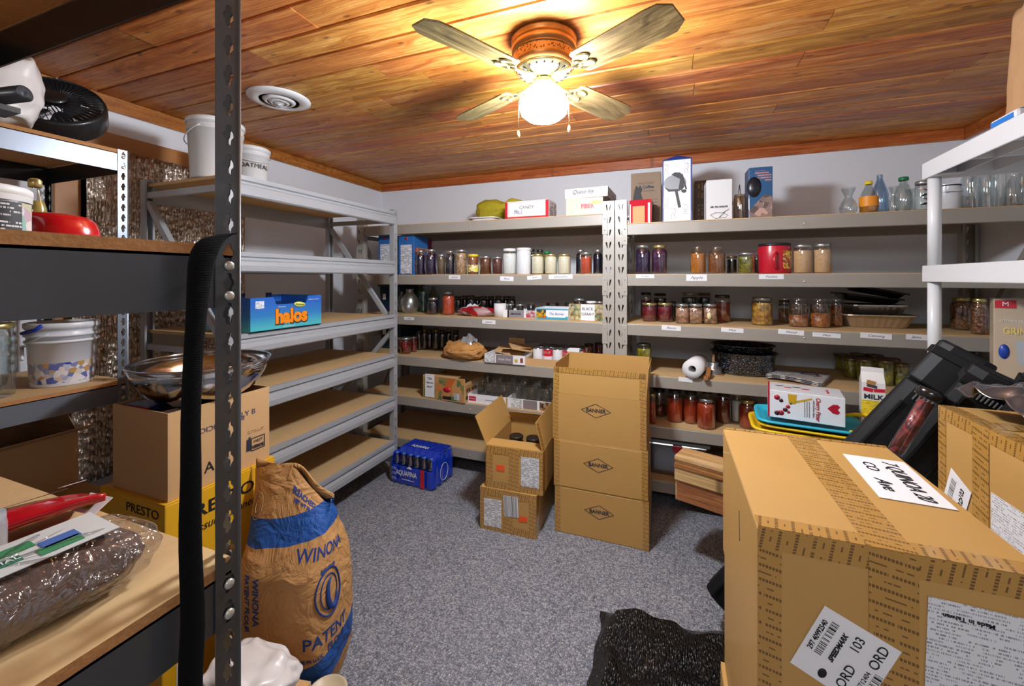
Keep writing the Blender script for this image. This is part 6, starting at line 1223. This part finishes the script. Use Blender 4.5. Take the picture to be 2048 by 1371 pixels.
# ------------------------------------------------------------- blue fruit box on the grey rack
w, d, h = .29, .40, .155
t = thing('fruit_box', 'blue mandarin box with orange lettering on the light grey rack', 'box', (-1.742-w/2, 1.505, 1.1158), 0)
nt = NT('blue_gradient_card'); sp = nt.n.new('ShaderNodeSeparateXYZ'); nt.link(nt.co(), sp.inputs[0]); nt.base(nt.ramp(nt.math('DIVIDE', sp.outputs[2], .155), [(.1, '#4ab4c0'), (.45, '#2c7cc0'), (.8, '#2464c0')])); nt.set(Roughness=.35, Coat_Weight=.3)
DB_ = mat('dark_blue_inside', '#10245c', .6); b = MB(); b.box(-w/2, -d/2, 0, w/2, d/2, .004)
P = [(-d/2, 0), (d/2, 0), (d/2, h), (d/2-.085, h), (d/2-.1, h-.035), (-d/2+.13, h-.035), (-d/2+.115, h), (-d/2, h)]
b.prism(P, w/2-.004, w/2, 0, Matrix(((0, 0, 1, 0), (1, 0, 0, 0), (0, 1, 0, .0), (0, 0, 0, 1)))); b.prism(P, -w/2, -w/2+.004, 0, Matrix(((0, 0, 1, 0), (1, 0, 0, 0), (0, 1, 0, .0), (0, 0, 0, 1))))
b.box(-w/2+.004, -d/2, .004, w/2-.004, -d/2+.004, h); b.box(-w/2+.004, d/2-.004, .004, w/2-.004, d/2, h); b.build('box_body', nt.m, t)
b = MB(); b.box(-w/2+.005, -d/2+.005, .0042, w/2-.005, d/2-.005, .006); b.box(-w/2+.005, -d/2+.005, .006, -w/2+.006, d/2-.005, h-.037); b.box(w/2-.006, -d/2+.005, .006, w/2-.005, d/2-.005, h-.037)
for s in (-.05, .10): b.box(-w/2+.005, s, h-.04, -w/2+.012, s+.03, h+.012)
b.build('dark_lining', DB_, t)
Mf = face(w, d, h, 'R'); MO = mat('orange_lettering', '#f08a18', .4); text(t, 'halos', .092, Mf @ T(.015, -.018, .0012), MO, bold=.0045, sx=.96); text(t, 'halos', .092, Mf @ T(.017, -.021), mat('dark_outline', '#3a2a28', .5), bold=.008, sx=.96)
b = MB(); b.lathe([(.034, .0002), (.034, .001), (0, .001)], 24, sy=.38); b.build('yellow_oval', mat('pale_lime', '#d8e070', .4), t, M=Mf @ T(.06, .036, .002) @ RZ(-.12)); text(t, 'MANDARINS', .0085, Mf @ T(.06, .036, .004) @ RZ(-.12), M_PRINT)
decal(t, 'white_label', printed('halo_label_print', '#dfe6f0', '#5a6478', .006, .5, .002), Mf @ T(-.155, .045), .042, .034); text(t, 'california mandarins', .0085, Mf @ T(.15, .058), M_PAPER); text(t, 'nature\'s sweet treat', .0085, Mf @ T(.0, -.066), M_PAPER); text(t, 'Wonderful', .009, Mf @ T(-.04, .03), M_PAPER)
text(t, 'halos', .05, face(w, d, h, 'F') @ T(.0, 0), MO, bold=.002); b = MB(); b.lathe([(.009, .0002), (.009, .001), (0, .001)], 14); b.build('red_dot', REDP, t, M=face(w, d, h, 'F') @ T(.08, .01))
# ------------------------------------------------------------- buckets on top of the grey rack
def bucket(lab, x, y, z, r, h, m, rz=0, txt=None, name='bucket'):
    t = thing(name, lab, 'bucket', (x, y, z), rz)
    b = MB(); b.lathe([(r*.86, 0), (r*.87, .004), (r*.97, h*.80), (r*1.0, h*.80), (r*1.0, h*.83), (r*.975, h*.84), (r*.98, h*.9), (r*1.01, h*.9), (r*1.01, h*.93)], 44); b.build('bucket_body', m, t)
    b = MB(); b.lathe([(r*1.02, h*.915), (r*1.04, h*.92), (r*1.04, h*.985), (r*1.0, h), (r*.93, h), (r*.92, h*.97), (0, h*.97)], 44, caps=False); b.build('lid', M_WHITEP, t, solid=.002)
    b = MB(); P = [(r*1.03*math.cos(q), r*1.03*math.sin(q)-.0, h*.84-r*.75*abs(math.sin(q/1.0)) if False else h*.84-.55*r*math.sin(q)) for q in [PI*i/20 for i in range(21)]]; P = [(p[0], -abs(p[1])-.004, p[2]) for p in P]; b.tube(P, .0022, 6); b.build('wire_handle', M_WHITEP, t)
    if txt: text(t, txt, .032, None, M_INK, wrapf=lambda a, c, e: ((r*.965+.0015+e)*math.sin(a/r), -(r*.965+.0015+e)*math.cos(a/r), h*.55+c))
    return t
p = atd(432, 362, 1.95); bucket('white plastic bucket on the grey rack, left one behind the slotted post', p.x, p.y, 1.8158, .112, .272, mat('white_bucket', '#d4d3d2', .4, nz=(4, .03)), math.radians(-62))
p = atd(502, 364, 2.22); bucket('white bucket with handwriting on the grey rack, right one', p.x, p.y, 1.8158, .088, .235, M_WHITEP, math.radians(66), 'OATMEAL')
# ------------------------------------------------------------- wall rack: fan, bag, spotted bucket, glass jar, bin, carton
q = atd(110, 203, 1.56)
def deskfan():
    t = thing('desk_fan', 'black round desk fan tilted back on top of the wall rack', 'fan', (q.x, q.y, 1.831), math.radians(35)); BK = mat('fan_black', '#1c1e22', .35, coat=.3)
    c = Vector((0, 0, .165)); nn = Vector((.45*cs+.55*sn, .45*sn-.55*cs, .6)).normalized(); nn = Matrix.Rotation(-math.radians(35), 3, 'Z') @ nn; M = frame(c, nn.orthogonal(), nn.cross(nn.orthogonal())); r = .145
    b = MB(); b.lathe([(r*.96, -.045), (r, -.03), (r, .03), (r*.95, .045), (r*.93, .04), (r*.96, .025), (r*.96, -.03)], 48, caps=False); b.build('fan_ring', BK, t, M=M)
    for s in (1, -1):
        b = MB()
        for k in range(44):
            a = 2*PI*k/44; b.tube([(.035*math.cos(a), .035*math.sin(a), s*.05), (.09*math.cos(a+.25), .09*math.sin(a+.25), s*.055), (r*.94*math.cos(a+.45), r*.94*math.sin(a+.45), s*.04)], .0015, 4)
        b.build('grille', BK, t, M=M)
    b = MB(); b.lathe([(.04, .04), (.04, .055), (.03, .06), (0, .06)], 24); b.build('hub_cap', BK, t, M=M)
    for k in range(5):
        b = MB(); P = [(.02, -.01), (.07, -.045), (.12, -.04), (.125, .02), (.06, .03), (.02, .01)]; b.prism(P, -.002, .002); b.build('blade', mat('fan_blade', '#33363c', .35), t, M=M @ RZ(2*PI*k/5) @ Matrix.Rotation(.35, 4, 'X'))
    b = MB(); b.lathe([(.0, 0), (.08, 0), (.085, .008), (.06, .02), (.02, .025)], 32); b.build('base', BK, t)
    b = MB(); b.tube([(.0, -.03, .015), (-.03, -.155, .10), (-.0, -.157, .165)], .009, 8); b.tube([(.0, .03, .015), (-.03, .155, .10), (-.0, .157, .165)], .009, 8); b.build('yoke', BK, t)
deskfan()
q2 = atd(16, 190, 1.30)
lump('plastic_bag', 'white plastic bag with a bit of red showing, beside the desk fan', 'bag', (q2.x, q2.y, 1.831), pillow(.085, .07, .23, .13, 2.4, 9), NT('thin_white_plastic').set(Roughness=.35, Coat_Weight=.5).m, nu=60, nv=34, part='bag_body')
M_tb = bpy.data.materials['thin_white_plastic']; nt_ = M_tb.node_tree; M_tb.node_tree.nodes['Principled BSDF'].inputs['Base Color'].default_value = rgb('#dcd8d6')
q3 = atd(36, 125, 1.34); t = thing('orange_nozzle', 'small bright orange plastic tip sticking up behind the white bag', 'nozzle', (q3.x, q3.y, 2.05), .6)
b = MB(); b.lathe([(.02, 0), (.012, .03), (.0, .032)], 6, smooth=False, M=Matrix.Rotation(PI/2, 4, 'Y')); b.lathe([(.008, -.215), (.008, 0)], 8, M=Matrix.Identity(4)); b.build('tip', mat('safety_orange', '#f0501c', .4), t)
q4 = atd(10, 210, 1.16); t = thing('tubular_grip', 'black tubular handle pointing right, in front of the white bag', 'handle', (q4.x, q4.y, 1.84))
v = Vector((cs, sn, .12)).normalized(); b = MB(); b.tube([Vector((0, 0, .03))-v*.16, Vector((0, 0, .03))+v*.055], .022, 20); b.build('grip', mat('fan_black', '#1c1e22', .35), t); b = MB(); b.lathe([(.02, .0), (.02, .002), (.006, .003), (.006, .0)], 20, M=frame(Vector((0, 0, .03))+v*.056, (0, 0, 1), (0, 1, 0).__class__((-v.y, v.x, 0)))); b.build('end_cap', mat('dark_grey_cap', '#4a4c52', .4), t)
b = MB(); b.box(-.09, -.03, -.009, .0, .03, .006); b.build('foot', M_BLACKP, t)
q = atd(126, 772, 1.49)
def spotted():
    t = bucket('white lidded bucket with blue and gold farm print, on the wall rack', q.x, q.y, .9855, .092, .22, mat('clear_white_bucket', '#d8dbe2', .3, coat=.3), math.radians(-40)); r = .092
    FP = chunks('farm_print', ['#e4e4e6', '#1f3f9c', '#e4e4e6', '#b8862c', '#e4e4e6', '#22409a', '#dcdce0'], 62, bs=.0)
    b = MB(); b.lathe([(r*.878, .012), (r*.925, .10)], 44, caps=False); b.build('print_band', FP, t)
    b = MB(); b.lathe([(r*.955, .15), (r*1.02, .152), (r*1.02, .158), (r*.965, .16)], 44, caps=False); b.lathe([(r*.97, .172), (r*1.03, .174), (r*1.03, .18), (r*.97, .182)], 44, caps=False); b.build('ridge', M_WHITEP, t)
    BLP = mat('blue_handle', '#1c3fb4', .35); b = MB(); b.tube([(-r*1.02, -.03, .15), (-r*.8, -r*.78, .11), (-.03, -r*1.08, .155)], .006, 8); b.build('blue_handle', BLP, t); b = MB(); b.tube([(r*.7, -r*.85, .188), (r*.98, -r*.4, .2), (r*1.02, -.02, .215)], .006, 8); b.build('blue_handle', BLP, t); b = MB(); b.tube([(r*.25, -r*1.02, .14), (r*.75, -r*.82, .10)], .005, 8); b.build('white_tab', M_WHITEP, t)
spotted()
q = atd(-12, 790, 1.31); jar(q.x, q.y, .9855, .046, .235, None, 'gold', .5, 'wide', 'large empty clear glass jar with pale lid, left of the spotted bucket', glassm=M_CLR2)
t = tray('plastic_bin', 'clear grey plastic bin on the lower shelf of the wall rack', -2.06, .38, .561, .28, .42, .13, glass('smoky_plastic', '#9a9a98', .25, .12, .6), 0, flare=.02, cat='bin')
t, fl = opencarton('open cardboard box with torn flaps and clear film, lower shelf of the wall rack', -2.275, .755, .561, .25, .29, .205, .06, M_CARDK, flaps=(('L', .10, -8), ('R', .12, 70), ('B', .12, -20)))
b = MB(); b.grid(lambda u, v: ((u-.5)*.22, (v-.5)*.25, .15+.03*nz3((u*5, v*5, 3)).z+.015*nz3((u*12, v*12, 6)).x), 34, 34); b.build('clear_film', MC['crinkled_plastic'], t, solid=.001)
# ------------------------------------------------------------- near rack: tub, red lid, bottle, strap, clothing bag, red pouch
nz_ = 1.4025
q = atd(-62, 470, .52); t = jar(q.x, q.y, nz_, .052, .074, mat('black_print_tub', '#1c1c20', .4, coat=.3), 'white', .8, 'tub', 'white lidded tub with black text label, on the near charcoal rack', name='food_tub', cat='tub', n=36)
b = MB(); b.lathe([(.0525, .056), (.0528, .064)], 36, caps=False); b.build('white_neck', M_WHITEP, t)
cc = MB(); cc.grid(lambda u, v: (.0532*math.cos(u*1.9), .0532*math.sin(u*1.9), .004+.05*v), 20, 2, uvs=(.10, .05)); cc.build('text_label', printed('white_on_black', '#1c1c20', '#d0d0d4', .0045, .55, .0012), t, M=RZ(-t.rotation_euler.z-1.3))
cc = MB(); cc.grid(lambda u, v: (.0534*math.cos(u*.35), .0534*math.sin(u*.35), .004+.05*v), 8, 2); cc.build('picture_label', chunks('pink_teal_print', ['#d8a0b8', '#7ab8b4', '#e0c8a0', '#d8d8dc'], 60, bs=.0), t, M=RZ(-t.rotation_euler.z+.6))
q = atd(103, 455, .62); t = thing('red_lid_bowl', 'glossy red plastic bowl upturned on the near charcoal rack', 'bowl', (q.x, q.y, nz_)); rr = .054
b = MB(); b.lathe([(rr, 0), (rr*1.02, .006), (rr*1.0, .02), (rr*.96, .032), (rr*.94, .034), (rr*.9, .042), (rr*.75, .05), (rr*.5, .053), (0, .054)], 48); b.build('bowl_body', mat('glossy_red_plastic', '#c4101c', .18, coat=.6), t)
b = MB(); b.tube([(rr*1.01*math.cos(a), rr*1.01*math.sin(a), .014) for a in [2*PI*i/40 for i in range(40)]], .0022, 6, closed=True); b.build('raised_ring', MC['glossy_red_plastic'], t)
q = atd(70, 420, .70); t = jar(q.x, q.y, nz_, .016, .125, mat('yellow_oil', '#a89a50', .15, coat=.6), 'gold', .7, 'bottle', 'small bottle of pale yellow oil with a gold cap, behind the red bowl', name='oil_bottle', cat='bottle')
# strap
pts = [(470, 466), (440, 470), (418, 482), (402, 520), (396, 600), (386, 720), (381, 850), (384, 950), (380, 1050), (383, 1150), (389, 1250), (380, 1340), (382, 1420)]; W = [34, 48, 62, 60, 46, 42, 44, 46, 50, 52, 54, 54, 54]
b = MB(); L_ = []
for (px, py), ww in zip(pts, W):
    X = -.507 if py > 475 else -.512; a, c = atx(px-ww/2, py, X), atx(px+ww/2, py, X); L_.append((a, c))
vs = []; fs = []
for a, c in L_: vs += [a, (a+c)/2+Vector((.003, 0, 0)), c]
for i in range(len(L_)-1):
    for k in range(2): fs.append((i*3+k, (i+1)*3+k, (i+1)*3+k+1, i*3+k+1))
b.add(vs, fs, 0, True)
t = NT('black_webbing'); t.base('#060607'); t.set(Roughness=.9, Specular_IOR_Level=.15); wv = t.n.new('ShaderNodeTexWave'); wv.bands_direction = 'Z'; t.link(t.co(), wv.inputs['Vector']); wv.inputs['Scale'].default_value = 160; t.bump(wv.outputs['Fac'], .25, .001)
tag(b.build('webbing_strap', t.m, solid=.002, sub=1), 'black woven webbing strap hanging down the near charcoal rack', 'strap')
# clothing bag and red pouch on the near shelf
zl = .9955
def cbag(u, v, k=1.0):
    an = 2*PI*u; ph = (v-.5)*PI; n = nz3((math.cos(an)*2, math.sin(an)*2, ph), 1.6); n2 = nz3((math.cos(an)*6, math.sin(an)*6, ph*3), 1)
    ex = math.copysign(abs(math.cos(an))**.5, math.cos(an)); ey = math.copysign(abs(math.sin(an))**.5, math.sin(an)); cp = max(0, math.cos(ph))**.35
    return ((.062+.004*n.x*k)*ex*cp*k+.003*n2.x*k, (.128+.008*n.y)*ey*cp*k, max(.0006, .030*k+.030*k*math.sin(ph)*(1+.16*n.z)))
t = thing('clothing_packet', 'clear plastic packet of folded brown fleece on the near rack', 'packet', (-.655, .205, zl+.001), math.radians(-4))
b = MB(); b.grid(lambda u, v: tuple(Vector(cbag(u, v, .93))+Vector((0, 0, .001))), 60, 24, wrap=True); b.build('folded_fleece', mat('brown_fleece', '#6e5a50', .95, nz=(60, .2), bp=(160, .7, .003)), t)
b = MB(); b.grid(lambda u, v: cbag(u, v, 1.06), 80, 30, wrap=True)
gf = glass('shiny_bag_film', '#f0f0f2', .14, .12, .8); nn_ = gf.node_tree; bp_ = nn_.nodes.new('ShaderNodeBump'); tn = nn_.nodes.new('ShaderNodeTexNoise'); tn.inputs['Scale'].default_value = 40; tn.inputs['Distortion'].default_value = 2
tc = nn_.nodes.new('ShaderNodeTexCoord'); nn_.links.new(tc.outputs['Object'], tn.inputs['Vector']); nn_.links.new(tn.outputs['Fac'], bp_.inputs['Height']); bp_.inputs['Strength'].default_value = 1; bp_.inputs['Distance'].default_value = .01
for n_ in nn_.nodes:
    if n_.type == 'BSDF_GLOSSY': nn_.links.new(bp_.outputs[0], n_.inputs['Normal'])
b.build('clear_film', gf, t)
Mc = T(-.008, .02, .0635) @ Matrix.Rotation(.0, 4, 'Y'); decal(t, 'card_insert', mat('insert_card', '#d4d4d0', .4, coat=.3), Mc, .075, .15)
for (ax, ay, cc_, ww, hh) in ((-.012, .0, '#3f8a5c', .018, .035), (.005, .034, '#4a6cb0', .02, .03), (.02, .03, '#3f8a5c', .018, .034), (.012, -.02, '#3f7a5c', .014, .045)): decal(t, 'colour_patch', mat('patch'+cc_, cc_, .4), Mc @ T(ax, ay, .001), ww, hh)
text(t, 'THERMAL', .010, Mc @ T(.012, -.02, .0015) @ RZ(PI/2), M_PAPER); decal(t, 'small_print', printed('insert_print', '#d4d4d0', '#6a6a6e', .006, .5, .0018), Mc @ T(-.022, -.035) @ RZ(PI/2), .06, .02)
t = thing('food_pouch', 'red and white snack pouch with clear window, behind the clothing packet', 'pouch', (-.845, .235, zl+.001), math.radians(-10))
b = MB(); b.grid(lambda u, v: ((u-.5)*.11, (v-.5)*.26, .012+.022*(1-(2*u-1)**2)*(1-(2*v-1)**4)+.35*max(0, u-.0)*.11+.003*nz3((u*6, v*6, 1)).z), 20, 30); b.build('pouch_body', mat('glossy_red_pouch', '#b4101e', .22, coat=.6), t, solid=.01)
for (ax, ay, ww, hh, mm) in ((-.01, .07, .05, .06, mat('brown_window', '#6a4a40', .2, coat=.8)), (-.02, -.03, .03, .07, M_PAPER), (.02, -.09, .04, .03, mat('grey_window', '#8a8480', .3)), (-.035, .115, .03, .025, M_PAPER)): decal(t, 'printed_panel', mm, T(ax, ay, .043+.019*((ax+.055)/.11)*1.0) @ Matrix.Rotation(-.33, 4, 'Y'), ww, hh)
q = atz(212, 1000, zl); t = thing('white_card', 'small white card with a green sprig beside the red pouch', 'card', (-.80, .352, zl+.03), .3, rot=(.5, .1, .2)); b = MB(); b.box(-.02, -.014, 0, .02, .014, .0015); b.build('card_sheet', M_PAPER, t)
b = MB(); b.prism([(-.005, -.01), (.005, -.008), (.003, .01), (-.002, .011)], .0016, .002); b.build('green_sprig', mat('sprig', '#a8a830', .5), t)
q = atd(-62, 1010, .50); t = jar(q.x, q.y, zl+.0, .03, .075, mat('grey_mug', '#9a9ca0', .3, coat=.4), None, .8, 'tub', 'grey rounded mug at the left frame edge on the near rack', name='mug', cat='mug')
# ------------------------------------------------------------- floor foreground: black bag, white bag, lid
def trash(u, v):
    x = -.255+(.375+.17*max(0, min(1, (v-.42)/.15)))*u; y = 1.05+.66*v+.05*u*v; n = nz3((u*2.2, v*2.2, 0), 1); n2 = nz3((u*6, v*6, 2), 1)
    e = min(1, min(u, 1-u)*9, )*min(1, min(v, 1-v)*9); r = abs(nz3((u*3.3+1, v*3.3, 7)).x)
    z = .012+e*(.055+.03*n.x+.018*n2.y-.06*(.3-r)*(r < .3)+.03*math.exp(-((u-.1)**2+(v-.9)**2)*14)+.02*math.sin(v*8+u*3)*.5)
    return (x+.015*n2.x*(1-e), y+.02*n.y*(1-e)+.02*n2.z*(1-e), max(.006, z))
t = NT('black_bag_film'); co = t.co(); v1 = t.vor(t.co(scale=(1, .35, 1), rot=(0, 0, .5)), 150); n1 = t.noise(co, 8, 4, .7)
t.base('#0a0a0d'); t.set(Roughness=.34, Coat_Weight=.15); t.bump(t.math('ADD', t.math('MULTIPLY', v1.outputs['Distance'], .5), n1), 1.0, .015)
b = MB(); b.grid(trash, 90, 90); tag(b.build('trash_bag', t.m, solid=.001), 'shiny black crinkled plastic bag on the carpet beside the large carton', 'bag')
b = MB()
q = atz(462, 1350, .2); 
t = carton('low brown carton on the floor behind the slotted post, white bag on it', -1.12, .80, 0, .30, .22, .165, .2, M_CARDK)
lump('plastic_bag', 'crumpled white plastic bag on the floor level carton by the flour sack', 'bag', (-1.08, .80, .1665), pillow(.13, .10, .15, .15, 3, 14), M_tb, nu=60, nv=34, part='bag_body')
p = atz(684, 1352, .10); t = thing('plastic_lid_tub', 'small beige plastic tub on the carpet at the bottom frame edge', 'tub', (p.x-.005, p.y-.06, .0006)); MBg = mat('beige_plastic', '#c8b898', .4)
b = MB(); b.lathe([(.052, 0), (.055, .09)], 36); b.build('tub_body', MBg, t); b = MB(); b.lathe([(.060, .0905), (.061, .102), (.054, .106), (.052, .102), (0, .102)], 36); b.build('rim', MBg, t)
